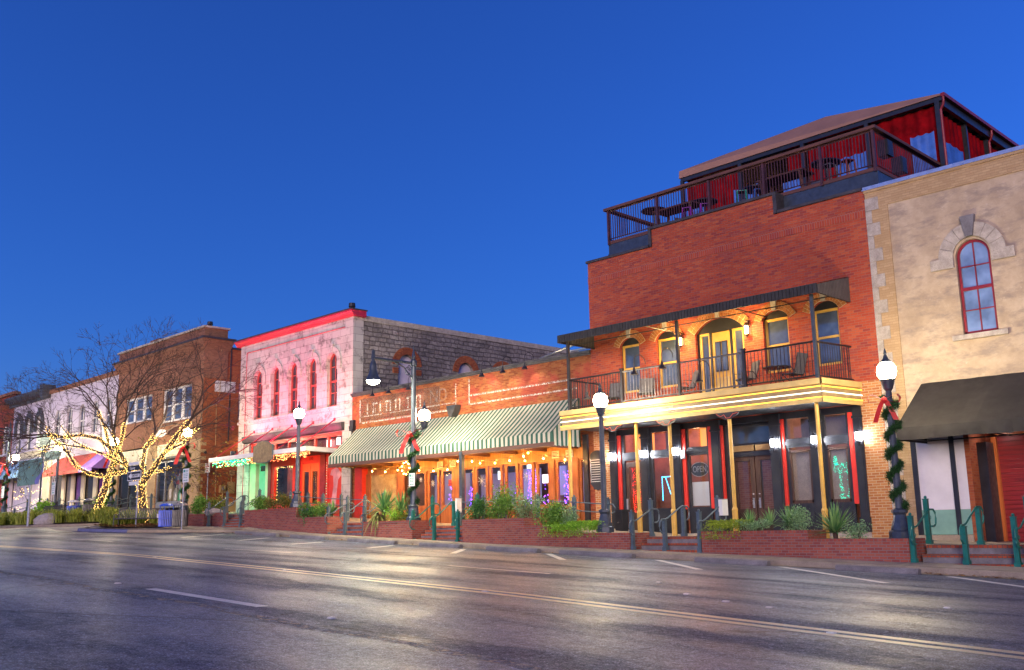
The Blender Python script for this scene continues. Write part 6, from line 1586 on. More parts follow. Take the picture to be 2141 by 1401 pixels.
# electrical boxes on the side wall
def wallbox(name, lab, y0, y1, z0, z1, d=.22):
    t = thing(name, lab, "electrical box", (-55.0, (y0+y1)/2, z0), "electrical boxes on the side wall")
    m = MB(); m.box(-55.0, -55.0+d, y0, y1, z0, z1); mk("cabinet", m, M_TANBOX, t)
    m = MB(); m.box(-55.0+d, -55.0+d+.02, y0+.03, y1-.03, z0+.03, z1-.03); mk("cover", m, M_TANBOX, t); return t
t = wallbox("meter_box", "small electricity meter box with a round dial, left of the taller box", 29.25, 29.62, 2.38, 2.85)
m = MB(); m.lathe([(.12,0), (.12,.05), (.09,.09)], (0,0,0), 14); m.v = [(-54.77+p[2], 29.43+p[0], 2.64+p[1]) for p in m.v]; mk("dial", m, M_GREY, t)
wallbox("switch_box", "tall tan electrical box to the right of the meter", 29.78, 30.2, 2.36, 3.05)
wallbox("transformer_box", "large tan electrical cabinet lowest on the side wall", 29.55, 30.25, 1.05, 1.85, .4)
wallbox("junction_box", "smallest tan electrical box, highest of the group", 29.9, 30.15, 3.45, 3.75)
m = MB(); m.tube([(-54.9,30.0,3.05), (-54.9,30.0,3.45)], .035, 6); m.tube([(-54.9,29.45,2.38), (-54.9,29.45,1.7), (-54.9,29.6,1.6)], .035, 6); m.tube([(-54.95,29.0,4.6), (-54.95,29.0,2.2), (-54.95,29.2,2.1), (-54.95,30.6,2.1)], .02, 5); m.tube([(-54.95,29.05,11.1), (-54.95,29.05,8.4), (-54.95,28.85,7.9), (-54.95,28.9,5.2)], .02, 5); tag(mk("conduit", m, M_TANBOX), "thin tan conduits running over the orange side wall between the electrical boxes", "pipe")
t = thing("wall_lamp", "warm wall lamp high on the orange side wall next to the pink lit building", "wall lamp", (-55, 31.2, 6.2))
m = MB(); m.box(-55.0, -54.85, 31.05, 31.35, 6.2, 6.4); mk("housing", m, M_IRON, t); m = MB(); m.box(-54.98, -54.83, 31.08, 31.32, 6.14, 6.199); mk("lit_lens", m, emit("warm_lens", (1.0,.62,.25), 60), t)
area_spot("wall_lamp_light", t, (-54.7, 31.2, 6.1), (-54.9, 31.0, 1.0), 160, (1.0,.55,.2), 2.6, .9, .1)
m = MB(); m.lathe([(.05,0), (.06,.12), (.09,.16)], (0,0,0), 8); m.v = [(-54.95+p[2], 28.2+p[0], 4.75+p[1]) for p in m.v]; tag(mk("security_camera", m, M_IRON), "small dark camera low on the orange side wall near its street corner", "camera")

# ------------------------------------------------------------------ pale rendered buildings and the far red one
Q2 = thing("pale_building", "lavender rendered building behind the bare trees with red and violet shop awnings", "building", (-74, 28, 1.7))
m = MB(); wall_xz(m, -80.3, -67.5, .8, 11.0, 28.0, [(-78.9,-67.8,1.7,5.4,0)]+[(-79+2.4*i,-77.9+2.4*i,7.3,9.0,.55) for i in range(5)], .2); mk("wall", m, M_LAV, Q2)
m = MB(); m.box(-80.3, -67.5, 28.3, 42, .8, 10.9); mk("rear_block", m, M_LAV, Q2)
m = MB(); m.box(-80.35, -67.5, 27.85, 28.6, 11.0, 11.3); mk("coping", m, M_TAN2, Q2)
for i in range(5):
    p = MB(); p.quad((-79+2.4*i,28.15,7.3), (-77.9+2.4*i,28.15,7.3), (-77.9+2.4*i,28.15,9.55), (-79+2.4*i,28.15,9.55)); o = mk("window", p, G_SKY, Q2)
    f = MB(); x = -78.45+2.4*i; f.box(x-.03, x+.03, 28.1, 28.14, 7.3, 9.5); f.box(x-.5, x+.5, 28.1, 28.14, 8.3, 8.38); mk("window_bars", f, M_WHITE, o)
for x in (-76.3, -74.5, -72.6, -70.4, -68.2): m = MB(); m.box(x-.3, x+.3, 27.95, 28.05, 1.6, 5.6); mk("pale_pilaster", m, M_CREAM, Q2)
m = MB(); m.box(-80.4,-78.9,27.9,28.05,1.6,5.8); mk("pale_pilaster", m, M_CREAM, Q2)
for (x0, x1, mt, nm) in ((-78.6,-77.9,M_WHITE,"white_door"),(-76.0,-74.8,M_BLIND,"shop_window"),(-74.2,-72.9,M_PURPLE,"purple_blind_window"),(-72.3,-70.7,M_DKWALL,"shop_window"),(-70.1,-68.5,M_PURPLE,"purple_blind_window")):
    m = MB(); m.box(x0, x1, 28.15, 28.2, 1.9, 4.5); o = mk(nm, m, mt, Q2); p = MB(); p.quad((x0,28.1,1.9), (x1,28.1,1.9), (x1,28.1,4.5), (x0,28.1,4.5)); mk("pane", p, G_CLEAR, o)
m = MB(); m.box(-79, -67.8, 28.18, 28.3, 1.6, 5.5); mk("dark_infill", m, M_COPING, Q2)
for (x0, x1, mt, lab) in ((-77.2,-70.15,M_REDCANVAS,"red canvas shop awning beside the pale pillar, behind the bare trees"),(-70.05,-67.7,M_VIOLETCANVAS,"violet canvas shop awning behind the light wrapped tree")):
    t = thing("shop_awning", lab, "awning", (x0, 28, 4.5)); m = MB(); m.prism([(26.6,4.55), (26.6,4.30), (26.62,4.30), (26.62,4.53), (28.0,5.75), (28.0,5.78)], x0, x1, 'x')
    for x in (x0, x1): m.add([(x,26.6,4.5), (x,28,4.5), (x,28,5.75)], [(0,1,2)])
    mk("canvas", m, mt, t); m = MB(); m.tube([(x0,26.65,4.4), (x1,26.65,4.4)], .03, 5); m.tube([(x0,28,4.4), (x1,28,4.4)], .03, 5); mk("awning_frame", m, M_IRON, t)
Q1 = thing("pale_building", "pale lavender building with dark bracketed cornice and three hooded arched windows", "building", (-84.5, 28, 1.8))
ops = [(x-.5,x+.5,6.9,9.0,.5) for x in (-86.8,-84.5,-82.2)]
m = MB(); wall_xz(m, -88.45, -80.3, .8, 10.75, 28.0, ops+[(-88,-80.6,1.7,5.9,0)], .2); mk("wall", m, M_LAV, Q1)
m = MB(); m.box(-88.45, -80.3, 28.3, 42, .8, 10.7); mk("rear_block", m, M_LAV, Q1)
m = MB(); m.prism([(28.0,10.72),(27.85,10.72),(27.8,10.95),(27.55,11.1),(27.4,11.35),(27.4,11.5),(28.4,11.55),(28.4,10.72)], -89.3, -80.2, 'x'); m.box(-80.75, -80.15, 27.3, 28.3, 10.75, 11.75)
mk("cornice", m, M_DKTRIM, Q1)
m = MB()
for i in range(18): m.box(-88.8+i*.46, -88.58+i*.46, 27.5, 27.85, 10.92, 11.12)
o = mk("cornice_bracket", m, M_COPING, Q1); o['kind'] = 'stuff'
for (a, b, c, d, r) in ops:
    cx = (a+b)/2; h = MB(); h.band(cx, d, .55, .92, 0, pi, 27.85, 28.0, 12); h.box(cx-.92, cx-.55, 27.85, 28.0, d-.75, d); h.box(cx+.55, cx+.92, 27.85, 28.0, d-.75, d); h.box(cx-.15, cx+.15, 27.8, 28.0, d+.85, d+1.1); mk("window_hood", h, M_DKTRIM, Q1)
    p = MB(); p.quad((a,28.15,c), (b,28.15,c), (b,28.15,d+r), (a,28.15,d+r)); o = mk("window", p, G_SKY, Q1)
    f = MB(); f.box(cx-.5, cx-.38, 28.08, 28.14, c, d+.3); f.box(cx+.38, cx+.5, 28.08, 28.14, c, d+.3); f.box(cx-.38, cx+.38, 28.08, 28.14, 7.9, 8.0); mk("window_frame", f, M_WHITE, o)
m = MB(); m.box(-88.4, -80.5, 27.8, 28.0, 6.2, 6.55); m.box(-88.4, -80.5, 27.7, 28.0, 6.55, 6.7); mk("shop_cornice", m, M_CREAM, Q1)
m = MB(); m.box(-88, -80.6, 28.6, 28.7, 1.6, 5.9); mk("lattice_shopfront", m, wood("red_brown_lattice", (0.16,0.05,0.03), (0.34,0.12,0.06), .6, True, 1.0, .22), Q1)
t = thing("shop_awning", "pale blue canvas shop awning behind the blank green street sign", "awning", (-85, 28, 4.5)); m = MB(); m.prism([(26.2,4.72), (26.2,4.5), (26.22,4.5), (26.22,4.70), (28.0,6.05), (28.0,6.1)], -91.5, -81.0, 'x'); mk("canvas", m, M_BLUECANVAS, t)
m = MB(); m.tube([(-91.5,26.3,4.6), (-81,26.3,4.6)], .03, 5); mk("awning_frame", m, M_IRON, t)
dots("fairy_lights", "warm fairy lights looped in front of the lattice shopfront under the pale blue awning", "string lights", E_FAIRY, lambda r, i, n: (-88+7*((i*7) % n)/n, 28.3, 2.2+1.6*abs(sin(i*.7))+r.uniform(-.1,.1)), 60, .03)
Rb = thing("brick_building", "red brick building cut off by the left edge, with a narrow white arched window", "building", (-94, 28, 1.8))
m = MB(); wall_xz(m, -104, -88.45, .8, 12.0, 28.0, [(-90.8,-89.55,6.9,9.0,.5)], .2); mk("wall", m, M_FARRED, Rb)
m = MB(); m.box(-104, -88.45, 28.3, 42, .8, 11.9); mk("rear_block", m, M_FARRED, Rb)
m = MB(); m.box(-104, -88.4, 27.8, 28.4, 11.9, 12.15); mk("coping", m, M_TAN2, Rb)
m = MB()
for i in range(30): m.box(-103+i*.48, -102.75+i*.48, 27.9, 28.0, 10.75, 11.05)
m.box(-104, -88.45, 27.88, 28.0, 11.05, 11.2); mk("corbel_table", m, M_SIDEBRICK, Rb)
p = MB(); p.quad((-90.8,28.15,6.9), (-89.55,28.15,6.9), (-89.55,28.15,9.5), (-90.8,28.15,9.5)); o = mk("window", p, G_SKY, Rb)
f = MB(); f.box(-90.8,-90.55,28.05,28.14,6.9,9.3); f.box(-89.8,-89.55,28.05,28.14,6.9,9.3); f.box(-90.55,-89.8,28.05,28.14,8.0,8.15); f.box(-90.9,-89.4,27.9,28.05,6.7,6.9); mk("window_frame", f, M_WHITE, o)
m = MB(); m.prism([(-91.1,9.75),(-89.2,9.75),(-89.5,10.1),(-90.15,10.35),(-90.8,10.1)], 27.88, 28.0); mk("window_pediment", m, M_SIDEBRICK, Rb)
m = MB(); m.box(-104, -88.5, 27.9, 28.0, 1.6, 6.3); mk("red_shop_band", m, M_REDCANVAS, Rb)

# ------------------------------------------------------------------ street lamps, garlands, bows
def lamp_parts(t, base=True):
    """post 4.25 m to the globe centre: pedestal, fluted shaft, globe, finial"""
    m = MB()
    m.lathe([(.30,0), (.30,.16), (.24,.20), (.235,.26), (.17,.48), (.15,.58), (.20,.64), (.20,.70), (.12,.74)], (0,0,0), 8, phase=pi/8)
    mk("pedestal", m, M_LAMPPOST, t, local=True)
    m = MB(); m.lathe([(.095,.74), (.085,2.2), (.105,2.22), (.105,2.30), (.085,2.32), (.07,3.75)], (0,0,0), 12)
    for k in range(8): m.tube([(.088*cos(k*pi/4), .088*sin(k*pi/4), .8), (.072*cos(k*pi/4), .072*sin(k*pi/4), 3.7)], .012, 4)
    mk("shaft", m, M_LAMPPOST, t, local=True)
def lamp_head(t, c, name="globe"):
    m = MB(); m.lathe([(.07,-.52), (.12,-.46), (.15,-.34), (.17,-.25), (.20,-.235), (.20,-.215)], c, 14); mk("fitter", m, M_LAMPPOST, t, local=True)
    m = MB(); m.lathe([(.15,-.215), (.225,-.11), (.245,.0), (.225,.13), (.14,.225)], c, 14); mk(name, m, E_GLOBE, t, smooth=True, local=True)
    m = MB(); m.lathe([(.135,.226), (.14,.25), (.07,.33), (.05,.40), (.03,.44), (.045,.47), (.012,.60)], c, 12); mk("finial", m, M_LAMPPOST, t, local=True)
LAMPS = [(-11.2,24.7,-.43,"nearest street lamp post, wrapped in garland beside the tan stucco building"), (-20.95,24.7,-.19,"bare street lamp post in front of the neon balcony's left half"), (-39.15,24.7,1.10,"bare street lamp post in front of the pink lit building's orange doors"),
         (-50.1,24.7,1.10,"garland wrapped street lamp post at the corner shop by the rubbish bins"), (-59.6,24.7,1.30,"garland wrapped street lamp post between the two light wrapped trees"), (-68.6,24.7,1.54,"bare street lamp post with a parking sign left of the bare trees")]
l0 = None
for x, y, z, lab in LAMPS:
    if l0 is None:
        l0 = thing("street_lamp", lab, "street lamp", (x, y, z), "globe street lamps along the street"); lamp_parts(l0); lamp_head(l0, (0,0,4.25))
    else: dup(l0, (x, y, z), lab)
def tall_lamp(loc, lab):
    t = thing("tall_street_lamp", lab, "street lamp", loc, "tall poles with a pendant lamp and a globe")
    m = MB(); m.lathe([(.30,0), (.30,.2), (.22,.28), (.19,.6), (.22,.66), (.15,.72)], (0,0,0), 10); mk("pedestal", m, M_LAMPPOST, t, local=True)
    m = MB(); m.lathe([(.125,.72), (.11,3.2), (.10,6.2), (.13,6.24), (.13,6.42), (.06,6.5), (.08,6.6), (.03,6.85), (.012,7.05)], (0,0,0), 12); mk("shaft", m, M_LAMPPOST, t, local=True)
    m = MB(); m.tube([(0,0,6.33), (0,-2.0,6.33)], .055, 8)
    m.tube([(0,0,5.3), (0,-.12,5.75), (0,-.5,6.12), (0,-.95,6.28)], .03, 6)
    for (y, z, r) in ((-.30,5.98,.16), (-.22,6.12,.10)): m.tube([(0, y+r*cos(a_)*.8, z+r*sin(a_)) for a_ in [i*.5 for i in range(13)]], .018, 5)
    m.tube([(0,-2.0,6.2), (0,-2.0,6.62)], .07, 8); m.lathe([(.09,6.3), (.05,6.5), (.06,6.55), (.01,6.68)], (0,-2.0,0), 10); mk("arm", m, M_LAMPPOST, t, local=True)
    m = MB(); m.lathe([(.09,6.2), (.13,6.05), (.14,5.85), (.18,5.70), (.25,5.55), (.29,5.44)], (0,-2.0,0), 16); mk("shade", m, M_LAMPPOST, t, local=True)
    m = MB(); m.lathe([(.26,5.45), (.23,5.36), (.12,5.30)], (0,-2.0,0), 14); mk("lit_bowl", m, E_PENDANT, t, local=True)
    m = MB(); m.tube([(0,0,3.72), (0,.30,3.70), (0,.55,3.72)], .03, 6); m.tube([(0,.06,3.4), (0,.3,3.52), (0,.5,3.68)], .018, 5); mk("bracket", m, M_LAMPPOST, t, local=True)
    lamp_head(t, (0,.55,4.25))
    return t
T3 = tall_lamp((-30.62, 24.6, .25), "tall dark pole with pendant lamp and globe in front of the striped awning")
dup(T3, (-78.3, 24.6, 1.55), "tall dark pole with an arm at the left edge by the pale blue awning")
def garland(loc, lab, r0, z0, z1, turns, seed):
    rr = random.Random(seed); m = MB(); n = int((z1-z0)*2000)
    for i in range(n):
        u = i/n; a_ = u*turns*2*pi; z = z0+(z1-z0)*u
        wv = 1+.16*sin(z*9+seed)+.1*sin(z*23); a_ += .25*sin(z*5.3+seed); c = Vector((r0*wv*cos(a_), r0*wv*sin(a_), z))
        d = Vector((rr.gauss(0,1), rr.gauss(0,1), rr.gauss(0,.8))).normalized()
        L = rr.uniform(.08,.17); s_ = d.orthogonal().normalized()*.008*rr.uniform(1,2)
        c += Vector((rr.gauss(0,.028), rr.gauss(0,.028), rr.gauss(0,.035)))
        m.add([c-s_, c+d*L*.5-s_*.2, c+d*L, c+s_], [(0,1,2,3)])
    o = mk("garland", m, L_GARLAND); o.location = loc
    return tag(o, lab, "garland", "garlands wound round the lamp posts")
def bow(loc, lab, size, rz):
    t = thing("ribbon_bow", lab, "bow", loc, "red bows on the lamp posts", rz)
    m = MB()
    for s_ in (-1, 1):
        pts = [(0,0), (.5,.30), (.85,.38), (1.0,.15), (.9,-.12), (.5,-.10)]
        n = len(pts)
        vs = [(s_*x*size, -.05*size-.10*size*sin(pi*i/n), z*size) for i, (x, z) in enumerate(pts)]+[(s_*x*size*.96, .16*size, z*size) for x, z in pts]
        m.add(vs, [(i, (i+1) % n, n+(i+1) % n, n+i) for i in range(n)])
    m.sphere((0,-.06*size,.03*size), .20*size, 8)
    mk("loops", m, M_RIBBON, t, local=True)
    m = MB()
    for s_, L in ((-1,1.35), (1,1.2)):
        pts = [(.05,0), (.25,-.35), (.42,-.75), (.62,-L)]
        vs = []
        for i, (x, z) in enumerate(pts): vs += [(s_*(x-.14)*size, -.05*size+.05*size*(i % 2), z*size), (s_*(x+.16)*size, -.12*size+.06*size*(i % 2), z*size)]
        m.add(vs, [(2*i, 2*i+1, 2*i+3, 2*i+2) for i in range(3)])
    mk("tails", m, M_RIBBON, t, local=True)
    return t
garland((-11.2,24.7,-.43), "thick green garland spiralling up the nearest lamp post", .15, .75, 3.6, 5.5, 1); bow((-11.25,24.5,3.05), "red bow at the top of the nearest lamp post", .42, .7)
garland((-30.62,24.6,.25), "green garland spiralling up the tall pole in front of the striped awning", .16, .8, 3.75, 4.5, 2); bow((-30.62,24.4,3.70), "bright red bow on the tall pole in front of the striped awning", .55, .7)
garland((-50.1,24.7,1.10), "green garland on the lamp post beside the rubbish bins", .15, .75, 3.5, 5, 3); bow((-50.1,24.5,4.55), "red bow on the lamp post beside the rubbish bins", .65, .7)
garland((-59.6,24.7,1.30), "green garland on the lamp post between the light wrapped trees", .15, .6, 3.5, 5, 4); bow((-59.9,24.6,4.75), "red bow on the lamp post between the light wrapped trees", .55, 1.6)
garland((-78.3,24.6,1.55), "green garland on the pole at the left edge", .16, .6, 3.6, 5, 5); bow((-78.3,24.4,5.2), "red bow on the pole at the left edge", .65, .7)

# ------------------------------------------------------------------ handrails
def post(m, x, y, z0, h, w=.055, ball=True):
    m.box(x-w, x+w, y-w, y+w, z0, z0+h); m.box(x-w-.02, x+w+.02, y-w-.02, y+w+.02, z0, z0+.16); m.box(x-w-.012, x+w+.012, y-w-.012, y+w+.012, z0+h, z0+h+.02)
    if ball: m.sphere((x, y, z0+h+.055), .042, 8)
    m.box(x-.018, x+.018, y-w-.012, y-w, z0+.16, z0+h*.5)
def handrail(lab, x, zb, ztop, mat, y0=24.3, y1=25.28, kind='side', hb=1.12):
    t = thing("handrail", lab, "handrail", (x, y0, zb), "posted handrails on the brick stairs")
    ball = kind == 'side'
    hl = hb if ball else .88
    for (y, z, h) in ((y0, zb-.05, hl+.05), (y1, ztop-.05, hl+.05)):
        m = MB(); post(m, x, y, z, h, ball=ball); mk("post", m, mat, t)
    o = x+.085 if kind == 'side' else x
    ra = zb+.87 if ball else zb+hl+.045; rb = ztop+.87 if ball else ztop+hl+.045
    m = MB()
    low = ra-.42
    pts = [(o,y0+.02,low), (o,y0-.12,low), (o,y0-.22,low+.10), (o,y0-.24,(low+ra)/2), (o,y0-.21,ra-.08), (o,y0-.12,ra), (o,y0+.06,ra), (o,y0+.16,ra+.03), (o,y1-.12,rb-.02), (o,y1,rb), (o,y1+.20,rb), (o,y1+.29,rb-.08), (o,y1+.31,rb-.22), (o,y1+.28,rb-.36), (o,y1+.18,rb-.42), (o,y1+.02,rb-.42)]
    m.tube(pts, .024, 7); mk("rail", m, mat, t)
    for (y, r) in ((y0, ra), (y1, rb)):
        m = MB(); m.tube([(x,y,r-.02), (o,y,r-.02)], .014, 5); m.tube([(o+.02,y-.06+.04*cos(a_),r-.2+.04*sin(a_)) for a_ in [i*.8 for i in range(9)]], .008, 4); mk("rail_fixing", m, mat, t)
    return t
G = M_GREENPOST; K = M_POSTGREY
handrail("green handrail between the garlanded lamp and the white boarded window", -10.76, -1.02, -.60, G)
handrail("shorter green handrail in the middle of the nearest stairs", -9.50, -1.05, -.62, G, kind='mid')
handrail("green handrail at the right edge of the view", -8.36, -1.09, -.63, G)
handrail("grey handrail left of the stairs below the gold posts", -19.52, -.72, -.36, K)
handrail("shorter grey handrail in the middle of the stairs below the gold posts", -18.28, -.75, -.36, K, kind='mid')
handrail("grey handrail right of the stairs below the gold posts, by the yucca planter", -17.02, -.77, -.36, K)
handrail("blue green handrail left of the tall four step stairs", -30.27, -.43, .12, G)
handrail("shorter blue green handrail in the middle of the tall four step stairs", -29.0, -.45, .12, G, kind='mid')
handrail("blue green handrail right of the tall four step stairs, by the shrub planter", -27.66, -.50, .12, G)
handrail("grey handrail left of the three step stairs at the awning's left end", -36.02, -.13, .32, K)
handrail("shorter grey handrail in the middle of the three step stairs at the awning's left end", -34.78, -.16, .32, K, kind='mid')
handrail("grey handrail right of the three step stairs, by the drooping yucca", -33.45, -.2, .34, K)
handrail("grey handrail left of the alley stairs, beside the pinkish wall", -46.6, .38, .92, K)
handrail("shorter grey handrail in the middle of the alley stairs", -45.0, .34, .90, K, kind='mid')
handrail("grey handrail right of the alley stairs, at the long planter's end", -43.42, .32, .90, K)
def guard(lab, xs, y, zs, mat, rails=(.62,.90), loop=True):
    t = thing("guard_rail", lab, "railing", (xs[0], y, zs[0]), "two bar railings along the terrace")
    for x, z in zip(xs, zs): m = MB(); post(m, x, y, z-.2, 1.25); mk("post", m, mat, t)
    for h in rails:
        m = MB(); pts = [(x, y-.08, z+h) for x, z in zip(xs, zs)]
        if loop: e = pts[-1]; pts += [(e[0]+.25, e[1], e[2]), (e[0]+.36, e[1], e[2]-.12), (e[0]+.34, e[1], e[2]-.26), (e[0]+.2, e[1], e[2]-.30)] if h == rails[-1] else []
        m.tube(pts, .022, 6); mk("rail", m, mat, t)
    return t
guard("grey two bar railing on the terrace between shrubs and the notice board", [-26.6,-24.9,-23.15,-21.62], 25.7, [.08,.04,-.06,-.18], K)
guard("grey two bar railing on the terrace behind the tall shrubs", [-29.4,-28.1,-27.2], 26.0, [.12,.11,.1], K, loop=False)
guard("grey two bar railing in front of the orange doors", [-41.6,-40.1,-38.85,-37.4,-35.6], 25.9, [.80,.70,.60,.52,.42], K)
for k, (x, lab) in enumerate(((-58.3,"grey stair handrail left of the garlanded lamp between the trees"),(-61.2,"grey stair handrail behind the left light wrapped tree"),(-63.4,"grey stair handrail just left of the left light wrapped tree"),(-66.6,"grey stair handrail behind the big rounded boulder"),(-69.5,"grey stair handrail at the pale pillar"),(-73.0,"grey stair handrail in front of the lattice shopfront, right of the green sign"),(-75.4,"grey stair handrail in front of the lattice shopfront, left of the green sign"),(-79.5,"grey stair handrail at the left edge"))):
    zb = zp(x)+.1; zt_ = zt(x)-.1
    handrail(lab, x, zb, zt_, K, 24.4, 26.6, hb=1.0)

# ------------------------------------------------------------------ signs and street furniture
def parking_sign(t, c, w, h, rz_face=None, arrow='down'):
    """white permit sign with green symbol block, lines of text and an arrow; faces the street (-Y)"""
    x, y, z = c
    m = MB(); m.box(x-w/2, x+w/2, y-.006, y, z-h/2, z+h/2); mk("plate", m, M_SIGNWHITE, t)
    m = MB(); m.box(x-w*.40, x-w*.12, y-.010, y-.006, z+h*.24, z+h*.42)
    for k, (a_, b_) in enumerate(((-.05,.40), (-.05,.32))): m.box(x+a_*w, x+b_*w, y-.010, y-.006, z+h*(.36-.10*k)-.012, z+h*(.36-.10*k)+.012)
    for k in range(3): m.box(x-w*.36, x-w*.02, y-.010, y-.006, z+h*(.10-.13*k)-.014, z+h*(.10-.13*k)+.014); m.box(x+w*.05, x+w*(.36-.06*k), y-.010, y-.006, z+h*(.10-.13*k)-.014, z+h*(.10-.13*k)+.014)
    m.prism([(x-w*.34,z-h*.36), (x-w*.2,z-h*.30), (x-w*.2,z-h*.34), (x+w*.2,z-h*.34), (x+w*.2,z-h*.30), (x+w*.34,z-h*.36), (x+w*.2,z-h*.42), (x+w*.2,z-h*.38), (x-w*.2,z-h*.38), (x-w*.2,z-h*.42)], y-.010, y-.006)
    mk("green_marking", m, M_SIGNTEAL, t)
def pole(t, x, y, z0, z1, r=.03, mat=None):
    m = MB(); m.tube([(x,y,z0), (x,y,z1)], r, 8); m.lathe([(.07,z0), (.07,z0+.02), (.04,z0+.03)], (x,y,0), 8); mk("pole", m, mat or M_GALV, t)
t = thing("parking_sign", "white and green parking sign strapped to the garlanded tall pole", "sign", (-30.5,24.38,1.9)); parking_sign(t, (-30.42,24.36,1.92), .36, .50)
m = MB(); m.tube([(-30.42,24.37,1.8), (-30.6,24.55,1.8)], .012, 4); mk("strap", m, M_GALV, t)
t = thing("parking_sign", "white and green parking sign on a galvanised pole in front of the black bin", "sign", (-43.45,21.3,.22)); pole(t, -43.45, 21.33, .2, 2.95); parking_sign(t, (-43.20,21.3,2.65), .60, .62)
t = thing("parking_sign", "white parking sign on the bare lamp post left of the trees", "sign", (-68.3,24.5,3)); parking_sign(t, (-68.5,24.5,3.15), .62, .85)
t = thing("parking_sign", "white parking sign on the garlanded pole at the left edge", "sign", (-77.6,24.3,3)); parking_sign(t, (-77.9,24.3,3.25), .62, .85)
t = thing("no_parking_sign", "white and red NO PARKING sign on a thin pole against the orange side wall", "sign", (-54.8,28.4,.8)); pole(t, -54.6, 28.3, .8, 4.05, .03)
m = MB(); m.box(-54.9, -54.3, 28.25, 28.262, 3.55, 4.1); mk("plate", m, M_SIGNWHITE, t)
for k, (tx, sz) in enumerate((("NO", .15), ("PARKING", .12), ("ANY", .10), ("TIME", .10))): text_mesh("lettering", tx, sz, M_SIGNRED, t, (-54.6, 28.245, 4.0-.11*k))
m = MB(); m.prism([(-54.8,3.60),(-54.7,3.64),(-54.7,3.61),(-54.5,3.61),(-54.5,3.64),(-54.4,3.60),(-54.5,3.56),(-54.5,3.59),(-54.7,3.59),(-54.7,3.56)], 28.24, 28.25); mk("arrow", m, M_SIGNRED, t)
t = thing("one_way_sign", "ONE WAY arrow sign with a street name plate above, by the bench", "sign", (-48.4,21.35,.3)); pole(t, -48.45, 21.38, .3, 3.55, .035)
m = MB(); m.box(-49.55, -48.0, 21.30, 21.31, 2.68, 3.14); mk("plate", m, M_SIGNWHITE, t)
m = MB(); m.box(-49.50, -48.05, 21.292, 21.30, 2.72, 3.10); mk("black_field", m, M_SIGNBLACK, t)
m = MB(); m.prism([(-49.42,2.91),(-49.10,3.07),(-49.10,2.99),(-48.12,2.99),(-48.12,2.83),(-49.10,2.83),(-49.10,2.75)], 21.286, 21.292); mk("white_arrow", m, M_SIGNWHITE, t)
text_mesh("lettering", "ONE WAY", .16, M_SIGNBLACK, t, (-48.62,21.282,2.91))
m = MB(); m.box(-49.6, -48.2, 21.30, 21.31, 3.18, 3.42); mk("street_name_plate", m, M_SIGNBLACK, t); text_mesh("lettering", "Kissing", .22, M_SIGNWHITE, t, (-49.0,21.29,3.30))
m = MB(); m.box(-49.5, -48.3, 21.30, 21.31, 3.45, 3.6); mk("name_plate_edge", m, M_SIGNWHITE, t)
m = MB(); m.box(-49.4, -48.3, 21.33, 21.34, 2.45, 2.64); mk("lower_plate", m, M_SIGNWHITE, t)
t = thing("road_sign", "big blank green street sign with a swooping edge and violet strip, on a pole", "sign", (-61.4,20.6,.7)); pole(t, -61.3, 20.62, .6, 3.0, .07)
m = MB(); gx = [(-63.4,2.98),(-63.4,4.45),(-59.75,4.45),(-59.45,4.2),(-59.45,3.85),(-59.75,3.55),(-60.35,3.35),(-60.55,3.15),(-60.45,2.98)]; m.prism(gx, 20.55, 20.57); mk("green_panel", m, M_SIGNGREEN, t)
m = MB(); m.prism([(-60.45,2.98),(-60.55,3.15),(-60.35,3.35),(-59.75,3.55),(-59.45,3.85),(-59.45,4.2),(-59.4,4.3),(-59.25,4.05),(-59.32,3.7),(-59.6,3.4),(-59.85,3.2),(-59.9,2.98)], 20.56, 20.575); mk("violet_strip", m, plain("violet_sign_strip", (0.22,0.22,0.50), .5), t)
m = MB(); m.box(-61.9, -61.5, 20.5, 20.52, 2.35, 2.95); mk("small_white_plate", m, M_SIGNWHITE, t)
t = thing("hanging_sign", "two blank grey green boards on a decorated post left of the bare trees", "sign", (-70.5,24.6,1.6)); m = MB(); m.tube([(-71.2,24.6,1.6), (-71.2,24.6,6.0)], .06, 8); m.prism([(-71.7,6.0),(-70.7,6.0),(-71.0,5.4),(-71.4,5.4)], 24.55, 24.65); mk("post", m, M_LAMPPOST, t)
m = MB(); m.prism([(-72.3,6.2),(-72.3,6.95),(-69.6,6.95),(-69.6,6.2),(-70.4,6.0),(-71.5,6.0)], 24.5, 24.55); mk("upper_board", m, M_SIGNGREEN, t)
m = MB(); m.box(-70.6, -67.9, 24.5, 24.55, 5.05, 5.65); mk("lower_board", m, M_SIGNGREEN, t)
# bench
M_BENCH = plain("bench_grey_steel", (0.11,0.105,0.10), 0.4, 0.3, 0.25, 5)
def bench(loc, rz, lab, mat):
    t = thing("bench", lab, "bench", loc, "slatted metal benches", rz)
    m = MB(); n = 26
    for i in range(n):
        x = -1.12+2.24*i/(n-1)
        m.tube([(x,-.30,.44), (x,-.02,.42), (x,.16,.46), (x,.30,.92)], .022, 4)
    for (y, z) in ((-.30,.44), (.30,.92), (.14,.44)): m.tube([(-1.15,y,z), (1.15,y,z)], .024, 6)
    mk("slats", m, mat, t, local=True)
    for s_ in (-1, 1):
        x = 1.16*s_; m = MB(); m.tube([(x,-.34,0), (x,-.30,.44), (x,-.28,.62), (x,-.05,.66), (x,.06,.60), (x,.18,.66)], .024, 6); m.tube([(x,.24,0), (x,.16,.44), (x,.30,.92)], .024, 6); m.tube([(x,-.30,.42), (x,.16,.42)], .02, 6); mk("end_frame", m, mat, t, local=True)
    return t
bench((-48.35, 21.5, .36), .72, "dark slatted bench in front of the right light wrapped tree", M_BENCH)
bench((-64.4, 23.0, .95), .25, "dark slatted bench behind the long grass at the left", M_IRON)
